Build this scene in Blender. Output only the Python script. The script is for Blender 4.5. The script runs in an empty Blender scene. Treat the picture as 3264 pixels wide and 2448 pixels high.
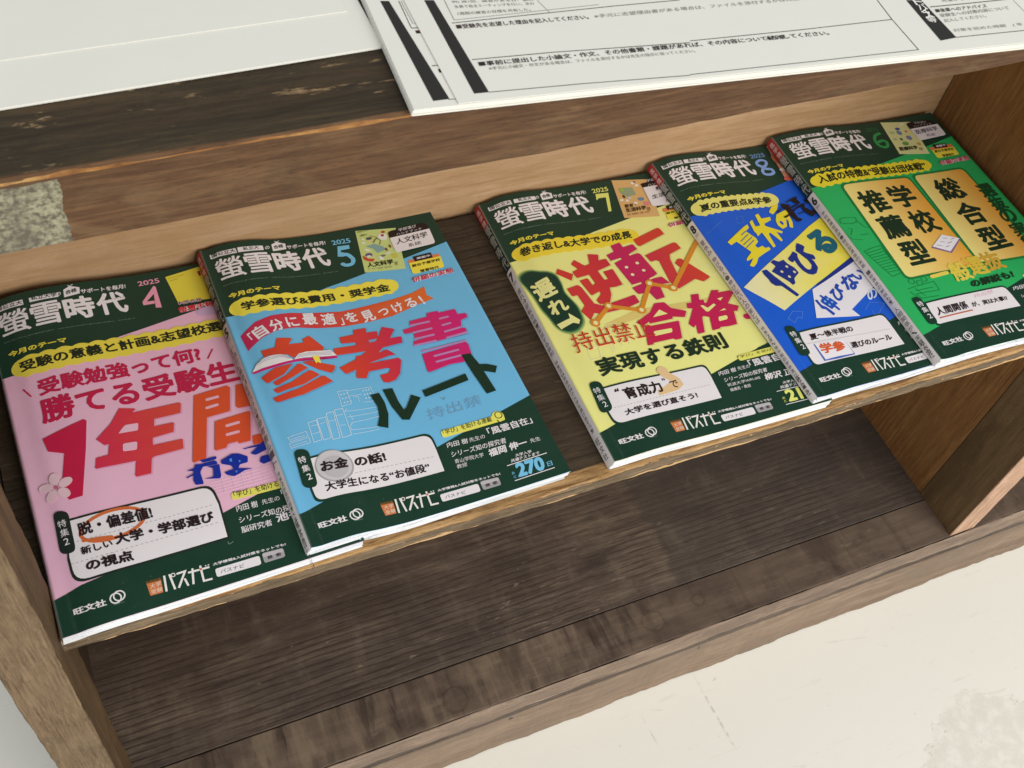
import bpy, bmesh, math, random
from mathutils import Vector, Matrix
from mathutils.geometry import tessellate_polygon
import numpy as np
R = math.radians
scene = bpy.context.scene
MM = 0.001
rng = random.Random(7)

# ---------------------------------------------------------------- camera
CAM_POS = Vector((-771.425478, -283.528899, 955.175714)) * MM
cam_data = bpy.data.cameras.new('camera')
cam = bpy.data.objects.new('camera', cam_data)
scene.collection.objects.link(cam)
cr = Vector((0.912306, -0.3878, 0.131564)); cu = Vector((0.241097, 0.768333, 0.592905)); cf = Vector((0.331013, 0.509191, -0.794452))
cam.matrix_world = Matrix(((cr.x, cu.x, -cf.x, CAM_POS.x), (cr.y, cu.y, -cf.y, CAM_POS.y), (cr.z, cu.z, -cf.z, CAM_POS.z), (0, 0, 0, 1)))
cam_data.sensor_width = 36.0
cam_data.lens = 38.1135
cam_data.clip_start = 0.02
cam_data.clip_end = 50.0
cam_data.dof.use_dof = True
cam_data.dof.focus_distance = 0.80
cam_data.dof.aperture_fstop = 44.0
scene.camera = cam

# ---------------------------------------------------------------- room light, lamps, exposure
world = bpy.data.worlds.new('World'); scene.world = world; world.use_nodes = True
bg = world.node_tree.nodes['Background']
bg.inputs[0].default_value = (0.90, 0.95, 1.0, 1.0)
bg.inputs[1].default_value = 0.44
def area(name, loc, target, size, size_y, energy, color):
    l = bpy.data.lights.new(name, 'AREA'); l.shape = 'RECTANGLE'; l.size = size; l.size_y = size_y
    l.energy = energy; l.color = color
    o = bpy.data.objects.new(name, l); scene.collection.objects.link(o)
    o.location = loc
    o.rotation_euler = (Vector(target) - Vector(loc)).to_track_quat('-Z', 'Y').to_euler()
    return o
area('ceiling_light', (-0.1, -0.9, 2.4), (-0.45, 0.05, 0.3), 1.8, 0.7, 7, (1.0, 0.97, 0.93))
area('window_light', (0.6, -2.3, 1.75), (-0.4, 0.1, 0.3), 2.4, 1.2, 76, (1.0, 0.975, 0.94))
area('left_fill', (-2.3, -1.3, 1.5), (-0.4, 0.1, 0.3), 1.0, 1.0, 9, (1.0, 0.98, 0.95))  # added fill from the left that brightens the magazine spines
scene.view_settings.view_transform = 'Standard'
scene.view_settings.look = 'None'
scene.view_settings.exposure = 0.15
scene.view_settings.gamma = 1.0
scene.cycles.use_denoising = True
scene.cycles.max_bounces = 8

# ---------------------------------------------------------------- helpers
def lin(h):
    h = h.lstrip('#'); o = []
    for i in (0, 2, 4):
        c = int(h[i:i+2], 16) / 255.0
        o.append(c / 12.92 if c <= 0.04045 else ((c + 0.055) / 1.055) ** 2.4)
    return (o[0], o[1], o[2], 1.0)
def link(o, parent=None):
    scene.collection.objects.link(o)
    if parent is not None: o.parent = parent
    return o
def empty(name, loc, label, cat, group=None):
    o = bpy.data.objects.new(name, None); link(o); o.location = loc; o.empty_display_size = 0.02
    o['label'] = label; o['category'] = cat
    if group: o['group'] = group
    return o
def mesh_obj(name, verts, faces, mat, parent=None, smooth=False, cols=None, uvs=None, origin=(0, 0, 0)):
    me = bpy.data.meshes.new(name)
    ox, oy, oz = origin
    me.from_pydata([(x - ox, y - oy, z - oz) for x, y, z in verts], [], faces)
    if cols is not None:
        a = me.color_attributes.new('Col', 'FLOAT_COLOR', 'POINT')
        a.data.foreach_set('color', np.asarray(cols, dtype=np.float32).ravel())
    if uvs is not None:
        uvl = me.uv_layers.new(name='UVMap'); idx = np.empty(len(me.loops), dtype=np.int64)
        me.loops.foreach_get('vertex_index', idx)
        uvl.data.foreach_set('uv', np.asarray(uvs, dtype=np.float32)[idx].ravel())
    if smooth: me.polygons.foreach_set('use_smooth', [True] * len(me.polygons))
    me.update()
    if mat: me.materials.append(mat)
    return link(bpy.data.objects.new(name, me), parent)

# ---------------------------------------------------------------- node helpers
class NT:
    def __init__(s, name):
        s.m = bpy.data.materials.new(name); s.m.use_nodes = True; s.t = s.m.node_tree
        s.b = s.t.nodes['Principled BSDF']
    def n(s, typ, **kw):
        x = s.t.nodes.new(typ)
        for k, v in kw.items(): setattr(x, k, v)
        return x
    def l(s, a, b): s.t.links.new(a, b)
    def coord(s, kind='Object'): return s.n('ShaderNodeTexCoord').outputs[kind]
    def mapping(s, src, scale=(1, 1, 1), loc=(0, 0, 0), rot=(0, 0, 0)):
        m = s.n('ShaderNodeMapping'); s.l(src, m.inputs[0]); m.inputs['Scale'].default_value = scale
        m.inputs['Location'].default_value = loc; m.inputs['Rotation'].default_value = rot; return m.outputs[0]
    def noise(s, vec, scale, detail=5, rough=0.6, dist=0.0):
        x = s.n('ShaderNodeTexNoise'); s.l(vec, x.inputs['Vector']); x.inputs['Scale'].default_value = scale
        x.inputs['Detail'].default_value = detail; x.inputs['Roughness'].default_value = rough
        x.inputs['Distortion'].default_value = dist; return x.outputs['Fac']
    def ramp(s, fac, stops):
        x = s.n('ShaderNodeValToRGB'); s.l(fac, x.inputs[0]); e = x.color_ramp.elements
        while len(e) < len(stops): e.new(0.5)
        for i, (p, c) in enumerate(stops):
            e[i].position = p; e[i].color = lin(c) if isinstance(c, str) else (c, c, c, 1)
        return x.outputs[0]
    def mix(s, fac, a, b, mode='MIX'):
        x = s.n('ShaderNodeMix', data_type='RGBA', blend_type=mode)
        for v, i in ((fac, 0), (a, 6), (b, 7)):
            if isinstance(v, (int, float)): x.inputs[i].default_value = v
            elif isinstance(v, str): x.inputs[i].default_value = lin(v)
            else: s.l(v, x.inputs[i])
        return x.outputs[2]
    def math(s, op, a, b=0.0, clamp=False):
        x = s.n('ShaderNodeMath', operation=op, use_clamp=clamp)
        for v, i in ((a, 0), (b, 1)):
            if isinstance(v, (int, float)): x.inputs[i].default_value = v
            else: s.l(v, x.inputs[i])
        return x.outputs[0]
    def sep(s, vec):
        x = s.n('ShaderNodeSeparateXYZ'); s.l(vec, x.inputs[0]); return x.outputs
    def step(s, v, a, b):        # smooth 0..1 between a and b
        x = s.n('ShaderNodeMapRange', interpolation_type='SMOOTHSTEP'); s.l(v, x.inputs[0])
        x.inputs['From Min'].default_value = a; x.inputs['From Max'].default_value = b; return x.outputs[0]
    def bump(s, h, strength, dist=0.001):
        x = s.n('ShaderNodeBump'); s.l(h, x.inputs['Height']); x.inputs['Strength'].default_value = strength
        x.inputs['Distance'].default_value = dist; s.l(x.outputs[0], s.b.inputs['Normal']); return x
    def out(s, col, rough=0.6, spec=0.4):
        if isinstance(col, str): s.b.inputs['Base Color'].default_value = lin(col)
        else: s.l(col, s.b.inputs['Base Color'])
        if isinstance(rough, float): s.b.inputs['Roughness'].default_value = rough
        else: s.l(rough, s.b.inputs['Roughness'])
        s.b.inputs['Specular IOR Level'].default_value = spec
        return s.m

AX = {'x': (1.0, 14.0, 14.0), 'y': (14.0, 1.0, 14.0), 'z': (14.0, 14.0, 1.0)}
def wood(name, dark, mid, light, axis='x', grain=14.0, blotch=None, blotch_amt=0.5, blotch_scale=9.0, fleck=None, fleck_amt=0.5,
         rings=0.0, ring_period=0.006, rough=0.7, bump=0.25, seed=0.0, ring_axis='y', extra=None, spec=0.25, fleck_cut=0.75):
    N = NT(name); c = N.coord(); sc = AX[axis]
    cm = N.mapping(c, sc, (seed, seed * 1.7, seed * .6))
    fine = N.noise(cm, grain * 2.6, 8, 0.72, 0.3)
    wide = N.noise(cm, grain * 0.45, 4, 0.55, 0.8)
    f = N.math('ADD', N.math('MULTIPLY', fine, 0.6), N.math('MULTIPLY', wide, 0.4))
    col = N.ramp(f, [(0.34, dark), (0.5, mid), (0.66, light)])
    h = f
    if blotch:
        bs = tuple(1.0 if s == 1.0 else 2.4 for s in sc)
        bn = N.noise(N.mapping(c, bs, (seed + 3, seed, 1)), blotch_scale, 6, 0.62, 0.5)
        col = N.mix(N.math('MULTIPLY', N.step(bn, 0.44, 0.66), blotch_amt), col, blotch)
    if rings:
        xyz = N.sep(c); a = {'x': 0, 'y': 1, 'z': 2}[ring_axis]
        dn = N.noise(N.mapping(c, tuple(1.0 if s == 1.0 else 3.0 for s in sc), (seed, 0, 2)), 7.0, 4, 0.6)
        ph = N.math('ADD', N.math('MULTIPLY', xyz[a], 6.2832 / ring_period), N.math('MULTIPLY', dn, 7.0))
        w = N.math('SINE', ph)
        ragged = N.noise(N.mapping(c, tuple(1.0 if s == 1.0 else 5.0 for s in sc), (7, seed, 0)), 60.0, 5, 0.7)
        patch = N.step(N.noise(N.mapping(c, (1, 1, 1), (2.2, seed, 4)), 9.0, 3, 0.5), 0.36, 0.62)
        groove = N.math('MULTIPLY', N.math('MULTIPLY', N.step(N.math('ADD', w, N.math('MULTIPLY', N.math('SUBTRACT', ragged, 0.5), 2.4)), 0.15, 0.95), patch), rings)
        col = N.mix(N.math('MULTIPLY', groove, 0.75), col, dark, 'MIX')
        h = N.math('SUBTRACT', h, N.math('MULTIPLY', groove, 0.9))
    if fleck:
        fs = tuple(1.0 if s == 1.0 else 5.0 for s in sc)
        fn = N.noise(N.mapping(c, fs, (seed + 11, seed + 5, 3)), 34.0, 6, 0.7, 0.4)
        gate = N.noise(c, 5.0, 3, 0.5)
        fk = N.math('MULTIPLY', N.step(N.math('ADD', fn, N.math('MULTIPLY', gate, 0.25)), fleck_cut, fleck_cut + 0.07), fleck_amt)
        col = N.mix(fk, col, fleck)
        h = N.math('ADD', h, N.math('MULTIPLY', fk, 0.3))
    if extra: col, h = extra(N, c, col, h)
    # pores, dents and dirt: crisp small-scale weathering over everything
    ps = tuple(1.0 if s == 1.0 else 6.0 / 14.0 * s for s in sc)
    pore = N.noise(N.mapping(c, ps, (seed, 2, seed)), 170.0, 4, 0.75)
    pm = N.step(pore, 0.56, 0.68)
    grit = N.noise(c, 520.0, 3, 0.7); dirt = N.noise(N.mapping(c, (1, 1, 1), (seed * 2, 0, 9)), 22.0, 6, 0.7, 0.6)
    col = N.mix(N.math('MULTIPLY', pm, 0.42), col, dark)
    col = N.mix(N.math('MULTIPLY', N.step(grit, 0.55, 0.75), 0.16), col, light)
    col = N.mix(N.math('MULTIPLY', N.step(dirt, 0.50, 0.72), 0.30), col, dark)
    col = N.mix(N.math('MULTIPLY', N.step(dirt, 0.42, 0.28), 0.22), col, light)
    h = N.math('SUBTRACT', N.math('ADD', h, N.math('MULTIPLY', dirt, 0.5)), N.math('MULTIPLY', pm, 0.3))
    N.bump(h, bump, 0.0016)
    rg = N.math('ADD', rough - 0.1, N.math('MULTIPLY', fine, 0.25))
    return N.out(col, rg, spec)

# ---------------------------------------------------------------- materials
def x_top(N, c, col, h):
    # front arris worn to bare wood, greenish paint patch at the left end of the front face
    xyz = N.sep(c); nz = N.noise(N.mapping(c, (1, 3, 3)), 34.0, 5, 0.7); nf = N.noise(N.mapping(c, (1.0, 6, 6)), 9.0, 4, 0.6)
    dz = N.math('ABSOLUTE', N.math('SUBTRACT', xyz[2], 0.7008))
    wdt = N.math('ADD', 0.0002, N.math('MULTIPLY', N.math('SUBTRACT', nf, 0.40, True), 0.012))
    edge = N.math('MULTIPLY', N.math('LESS_THAN', N.math('ADD', dz, N.math('MULTIPLY', nz, 0.0012)), wdt), N.math('LESS_THAN', xyz[1], 0.0022))
    col = N.mix(N.math('MULTIPLY', edge, 0.7), col, N.ramp(nz, [(0.35, '#6a4420'), (0.5, '#a4703a'), (0.66, '#cfa463')]))
    ps = N.math('ADD', N.math('MULTIPLY', xyz[0], -1.0), N.math('MULTIPLY', N.math('SUBTRACT', nz, 0.5), 0.006))
    sp = N.noise(c, 420.0, 3, 0.6); sp2 = N.noise(c, 60.0, 3, 0.6)
    patch = N.math('MULTIPLY', N.math('GREATER_THAN', ps, 0.7735), N.math('LESS_THAN', N.math('ADD', xyz[2], N.math('MULTIPLY', nz, 0.003)), 0.7008))
    pc = N.mix(N.step(sp2, 0.40, 0.60), '#5b554a', N.ramp(sp, [(0.38, '#5b5646'), (0.5, '#827d68'), (0.6, '#9d9880')]))
    pc = N.mix(N.math('MULTIPLY', N.step(sp, 0.42, 0.6), 0.4), pc, '#8f8b70')
    col = N.mix(patch, col, pc)
    h = N.math('ADD', h, N.math('MULTIPLY', N.math('MULTIPLY', patch, sp), 1.2))
    return col, h
def x_front_lighter(N, c, col, h):
    # front face lighter than the top: the brighter light on it is painted in
    xyz = N.sep(c)
    m = N.math('LESS_THAN', xyz[1], 0.0012)
    fine = N.noise(N.mapping(c, (1, 16, 16)), 30.0, 7, 0.7, 0.4)
    fc = N.ramp(fine, [(0.30, '#422c1b'), (0.5, '#563c26'), (0.70, '#6d4f34')])
    knot = N.noise(N.mapping(c, (1.0, 2.2, 2.2), (3, 1, 1)), 16.0, 4, 0.6, 1.2)
    fc = N.mix(N.math('MULTIPLY', N.step(knot, 0.5, 0.7), 0.35), fc, '#7a6245')
    col = N.mix(m, col, fc)
    return x_top(N, c, col, h)
M = {}
M['top'] = wood('weathered_dark_wood', '#211a13', '#393022', '#52432f', 'x', 12, '#4a3722', .45, 9, '#a08460', .8, bump=.3, fleck_cut=.725, extra=x_front_lighter, seed=1.3)
M['back'] = wood('bare_pale_wood', '#9c7850', '#b5916a', '#c6a582', 'x', 9, '#a3825f', .5, 5, bump=.06, seed=2.1, rough=.6)
def x_shelf(N, c, col, h):
    # bare tan rim and chipped front edge of the shelf board
    xyz = N.sep(c); nz = N.noise(N.mapping(c, (1, 3, 3)), 70.0, 5, 0.7); nf = N.noise(N.mapping(c, (1, 4, 4)), 18.0, 5, 0.65)
    fine = N.noise(N.mapping(c, (1, 16, 16)), 26.0, 7, 0.7, 0.4)
    rim = N.math('LESS_THAN', N.math('ADD', xyz[1], N.math('MULTIPLY', nf, 0.004)), 0.0335)
    tan = N.ramp(fine, [(0.36, '#7c5a3a'), (0.48, '#a5804f'), (0.62, '#c09a6c')])
    streak = N.noise(N.mapping(c, (1, 14, 14), (4, 4, 4)), 20.0, 5, 0.6)
    tan = N.mix(N.math('MULTIPLY', N.step(streak, 0.54, 0.62), 0.7), tan, '#6c4428')
    col = N.mix(rim, col, tan)
    # front face: grey brown with pale chips along both arrises
    top = N.math('SUBTRACT', 0.3352, xyz[2]); bot = N.math('SUBTRACT', xyz[2], 0.3212)
    k = N.math('MULTIPLY', N.math('SUBTRACT', nf, 0.40, True), 0.016)
    face = N.math('MULTIPLY', N.math('LESS_THAN', xyz[1], 0.0226), N.math('GREATER_THAN', top, N.math('ADD', 0.0002, k)))
    fc = N.ramp(fine, [(0.36, '#4f4130'), (0.5, '#6d5b45'), (0.64, '#85725a')])
    chip = N.math('LESS_THAN', bot, N.math('MULTIPLY', N.math('SUBTRACT', nf, 0.44, True), 0.02))
    spot = N.step(N.noise(N.mapping(c, (1, 1.6, 1.6), (1, 1, 5)), 90.0, 3, 0.5), 0.66, 0.70)
    fc = N.mix(N.math('MAXIMUM', chip, N.math('MULTIPLY', spot, 0.8)), fc, '#c6a070')
    col = N.mix(face, col, fc)
    return col, h
M['shelf'] = wood('grey_brown_shelf_wood', '#30261c', '#463a2d', '#5c4e3c', 'x', 12, '#3a3128', .5, 8, '#7c6c54', .35, rings=.5, ring_period=.0075, bump=.45, extra=x_shelf, seed=3.4)
def x_base(N, c, col, h):
    # darker purple-brown towards the back left, darker grey weathering at the right
    xyz = N.sep(c); n = N.noise(N.mapping(c, (1, 1, 1), (5, 1, 0)), 14.0, 5, 0.65); n2 = N.noise(N.mapping(c, (1.4, .5, 1), (2, 7, 0)), 30.0, 5, 0.65)
    r = N.step(N.math('ADD', xyz[0], N.math('MULTIPLY', N.math('SUBTRACT', n, .5), .05)), -.314, -.306)
    col = N.mix(N.math('MULTIPLY', r, .55), col, '#453e3a')
    bl = N.math('SUBTRACT', N.math('ADD', N.math('MULTIPLY', xyz[1], 3.2), N.math('MULTIPLY', n, .5)), N.math('MULTIPLY', xyz[0], .55))
    col = N.mix(N.math('MULTIPLY', N.step(bl, .92, 1.2), .6), col, '#3e3028')
    col = N.mix(N.math('MULTIPLY', N.step(n2, .52, .70), .16), col, '#8d7b68')
    col = N.mix(N.math('MULTIPLY', N.step(n2, .46, .30), .35), col, '#3b2f2a')
    return col, h
def x_base_front(N, c, col, h):
    # water marks: two dried rings, and dark and pale bands that cross the plank
    xyz = N.sep(c); n = N.noise(c, 45.0, 5, 0.6); st = N.noise(N.mapping(c, (1, .16, 1), (3, 0, 0)), 62.0, 4, 0.6, .3); st2 = N.noise(N.mapping(c, (1, .3, 1), (9, 2, 0)), 24.0, 4, 0.55)
    lft = N.math('SUBTRACT', 1.0, N.step(xyz[0], -.42, -.30))
    col = N.mix(N.math('MULTIPLY', N.math('MULTIPLY', N.step(st, .48, .64), lft), .45), col, '#85755f')
    col = N.mix(N.math('MULTIPLY', N.step(st, .46, .34), N.math('ADD', .25, N.math('MULTIPLY', lft, .5))), col, '#30251d')
    col = N.mix(N.math('MULTIPLY', N.step(st2, .52, .62), .55), col, '#3a2c22')
    for rx, ry, ra in ((-.353, .022, .0105), (-.562, .017, .011), (-.300, .027, .005)):
        dx = N.math('SUBTRACT', xyz[0], rx); dy = N.math('MULTIPLY', N.math('SUBTRACT', xyz[1], ry), .95)
        d = N.math('ADD', N.math('SQRT', N.math('ADD', N.math('MULTIPLY', dx, dx), N.math('MULTIPLY', dy, dy))), N.math('MULTIPLY', N.math('SUBTRACT', n, .5), .014))
        col = N.mix(N.math('MULTIPLY', N.step(d, ra, ra - .003), .16), col, '#7b6a56')
        rim = N.math('SUBTRACT', 1.0, N.step(N.math('ABSOLUTE', N.math('SUBTRACT', d, ra)), .0004, .0016))
        col = N.mix(N.math('MULTIPLY', rim, .28), col, '#3a2d24')
    return col, h
M['base_back'] = wood('dark_ridged_wood', '#382c25', '#5e5044', '#7c6d5c', 'x', 12, '#3b3230', .75, 4.2, '#9a8672', .6, rings=.8, ring_period=.0062, bump=.3, rough=.55, extra=x_base, seed=4.2)
M['base_front'] = wood('blotchy_dark_wood', '#54453a', '#635346', '#746354', 'x', 3, '#3c3028', .8, 8, '#8c7b66', .3, bump=.2, extra=x_base_front, seed=5.1)
M['side'] = wood('orange_brown_wood', '#684626', '#8a6238', '#a27a4c', 'z', 15, '#7c5832', .4, 7, rings=.6, ring_period=.0058, bump=.3, seed=6.2)
M['side_dark'] = wood('dark_brown_wood', '#241a10', '#3a2b1b', '#4d3a26', 'z', 12, '#2a2016', .5, 7, bump=.3, seed=6.9)  # left side board, a darker brown than the right one
def x_post(N, c, col, h):
    # front face of the posts is paler than the inner face
    xyz = N.sep(c); fine = N.noise(N.mapping(c, (22, 22, 1)), 30.0, 8, 0.75, 0.5)
    n2 = N.noise(N.mapping(c, (2.4, 2.4, 1)), 16.0, 5, 0.65)
    fc = N.ramp(fine, [(0.32, '#4a3a28'), (0.5, '#6e5a43'), (0.68, '#8a7459')])
    fc = N.mix(N.math('MULTIPLY', N.step(n2, 0.46, 0.66), 0.5), fc, '#7c6a4e')
    return N.mix(N.math('LESS_THAN', xyz[1], 0.0012), col, fc), h
M['post'] = wood('brown_post_wood', '#40301e', '#5d472e', '#79603f', 'z', 12, '#4a3a26', .5, 10, bump=.2, extra=x_post, seed=7.7)
def x_post_r(N, c, col, h):
    xyz = N.sep(c); fine = N.noise(N.mapping(c, (16, 16, 1)), 24.0, 7, 0.7, 0.5)
    fc = N.ramp(fine, [(0.34, '#9c7858'), (0.5, '#b8937a'), (0.66, '#cbaa90')])
    return N.mix(N.math('LESS_THAN', xyz[1], 0.0012), col, fc), h
M['post_r'] = wood('brown_divider_wood', '#54412b', '#6b5438', '#806848', 'z', 6, '#4e3d28', .7, 9, '#3a2a1a', .35, bump=.35, extra=x_post_r, seed=8.8)
M['lip'] = wood('pale_edge_wood', '#66554a', '#8a7664', '#a99684', 'x', 9, '#715f52', .7, 16, '#c2a88e', .5, bump=.35, seed=9.3)
M['groove'] = wood('dark_edge_wood', '#3e352f', '#5a4e45', '#75685b', 'x', 10, '#4a4038', .5, 14, '#94826c', .5, bump=.35, seed=9.9)
M['plinth'] = wood('plinth_wood', '#6c5a48', '#897461', '#9f8b76', 'x', 8, '#776858', .6, 7, bump=.25, seed=10.4)
def floor_mat():
    N = NT('cream_floor'); c = N.coord()
    a = N.noise(c, 3.0, 4, 0.5); b = N.noise(c, 90.0, 6, 0.7)
    col = N.mix(a, '#e2dfd4', '#ebe9e0'); col = N.mix(N.math('MULTIPLY', b, 0.25), col, '#dcd5c4')
    sc = N.noise(N.mapping(c, (2, 14, 1), (1, 2, 0), (0, 0, 0.5)), 9.0, 7, 0.75, 0.8)
    col = N.mix(N.math('MULTIPLY', N.step(sc, 0.60, 0.70), 0.22), col, '#a79c86')
    # worn patch where the coating has lifted
    xyz = N.sep(c); dx = N.math('SUBTRACT', xyz[0], -0.005); dy = N.math('SUBTRACT', xyz[1], -0.230)
    d = N.math('SQRT', N.math('ADD', N.math('MULTIPLY', dx, dx), N.math('MULTIPLY', N.math('MULTIPLY', dy, dy), 1.6)))
    pn = N.noise(c, 26.0, 6, 0.65, 0.5)
    dd = N.math('ADD', d, N.math('MULTIPLY', N.math('SUBTRACT', pn, 0.5), 0.11))
    inside = N.step(dd, 0.126, 0.106)
    pass
    rim = N.math('LESS_THAN', N.math('ABSOLUTE', N.math('SUBTRACT', dd, 0.116)), 0.0012)
    col = N.mix(N.math('MULTIPLY', N.math('MULTIPLY', inside, N.step(N.noise(c, 70.0, 5, 0.7), 0.30, 0.62)), 0.42), col, '#c6c2b4'); col = N.mix(N.math('MULTIPLY', N.math('MULTIPLY', rim, N.step(b, 0.45, 0.6)), 0.4), col, '#a0977f')
    for (ax, ay, bx, by, wd, am) in ((-.2815, .0025, -.2771, -.1035, .0022, .45), (-.3566, -.0182, -.3527, -.0704, .0012, .5), (-.3385, -.0186, -.3051, -.0159, .003, .4), (-.60, -.12, -.55, -.135, .002, .35), (-.13, -.02, -.06, -.035, .0015, .3)):      # drag marks left on the floor
        L2 = math.hypot(bx - ax, by - ay); ux, uy = (bx - ax) / L2, (by - ay) / L2
        tx = N.math('SUBTRACT', xyz[0], ax); ty = N.math('SUBTRACT', xyz[1], ay)
        al = N.math('ADD', N.math('MULTIPLY', tx, ux), N.math('MULTIPLY', ty, uy))
        ac = N.math('ADD', N.math('MULTIPLY', tx, -uy), N.math('MULTIPLY', ty, ux))
        ac = N.math('ADD', ac, N.math('MULTIPLY', N.math('SUBTRACT', a, 0.5), 0.02))
        mk = N.math('MULTIPLY', N.math('SUBTRACT', 1.0, N.step(N.math('ABSOLUTE', ac), 0.0, wd)), N.math('MULTIPLY', N.step(al, 0.0, 0.03), N.math('SUBTRACT', 1.0, N.step(al, L2 - 0.03, L2))))
        mk = N.math('MULTIPLY', mk, N.step(b, 0.42, 0.58)); col = N.mix(N.math('MULTIPLY', mk, am), col, '#8f8570')
    sp = N.step(N.noise(c, 75.0, 3, 0.6), 0.70, 0.74); col = N.mix(N.math('MULTIPLY', sp, 0.35), col, '#a89d88')
    N.bump(N.math('ADD', b, N.math('MULTIPLY', inside, -0.6)), 0.08, 0.001)
    return N.out(col, 0.45, 0.35)
M['floor'] = floor_mat()
def paper_mat(name, col, amt=.06, rough=.7):
    N = NT(name); c = N.coord(); n = N.noise(c, 40.0, 4, 0.6)
    d = tuple(v * (1 - amt) for v in lin(col)[:3]) + (1,)
    x = N.n('ShaderNodeMix', data_type='RGBA'); N.l(n, x.inputs[0]); x.inputs[6].default_value = lin(col); x.inputs[7].default_value = d
    return N.out(x.outputs[2], rough, 0.2)
M['paper'] = paper_mat('white_paper', '#e2e0d6')
M['paper_edge'] = paper_mat('paper_stack_edge', '#e9e6da', .2)
def page_mat():
    N = NT('page_edges'); c = N.coord()
    n = N.noise(N.mapping(c, (0.7, 0.7, 130.0)), 10.0, 3, 0.7)
    return N.out(N.ramp(n, [(0.32, '#a9adb4'), (0.46, '#dfe1e4'), (0.62, '#f2f2f1')]), 0.75, 0.2)
M['pages'] = page_mat()
def print_mat():
    # glossy printed cover: colour comes from the print itself, scuffed white along the hinge crease
    N = NT('printed_cover'); a = N.n('ShaderNodeAttribute'); a.attribute_name = 'Col'
    uvn = N.n('ShaderNodeUVMap'); uvn.uv_map = 'UVMap'; xyz = N.sep(uvn.outputs[0])
    sc = N.noise(N.mapping(uvn.outputs[0], (30.0, 6.0, 1)), 4.0, 6, 0.75)
    near = N.math('SUBTRACT', 1.0, N.step(N.math('ABSOLUTE', N.math('SUBTRACT', xyz[0], N.math('ADD', 0.072, N.math('MULTIPLY', sc, 0.012)))), 0.0, 0.016))
    gr = N.noise(N.mapping(uvn.outputs[0], (60, 12, 1)), 6.0, 5, 0.75)
    wear = N.math('MULTIPLY', near, N.step(gr, 0.50, 0.68))
    edge = N.math('MULTIPLY', N.math('SUBTRACT', 1.0, N.step(xyz[0], 0.0, 0.012)), 0.18)
    dust = N.math('MULTIPLY', N.step(N.noise(uvn.outputs[0], 30.0, 3, 0.6), 0.70, 0.74), 0.10)
    low = N.math('SUBTRACT', 1.0, N.step(xyz[1], 0.25, 0.5))
    fac = N.math('MAXIMUM', N.math('MAXIMUM', N.math('MULTIPLY', wear, N.math('ADD', 0.03, N.math('MULTIPLY', low, 0.16))), edge), dust)
    mot = N.noise(uvn.outputs[0], 3.0, 4, 0.6)
    base = N.mix(N.math('MULTIPLY', mot, 0.035), a.outputs['Color'], '#8d8d8d')
    col = N.mix(fac, base, '#c9d2cc')
    wob = N.noise(uvn.outputs[0], 2.2, 3, 0.5); N.bump(wob, 0.25, 0.003)
    return N.out(col, N.math('ADD', 0.42, N.math('MULTIPLY', mot, 0.14)), 0.4)
M['print'] = print_mat()
def ink_mat():
    N = NT('printed_ink'); a = N.n('ShaderNodeAttribute'); a.attribute_name = 'Col'
    return N.out(a.outputs['Color'], 0.6, 0.2)
M['ink'] = ink_mat()

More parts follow.
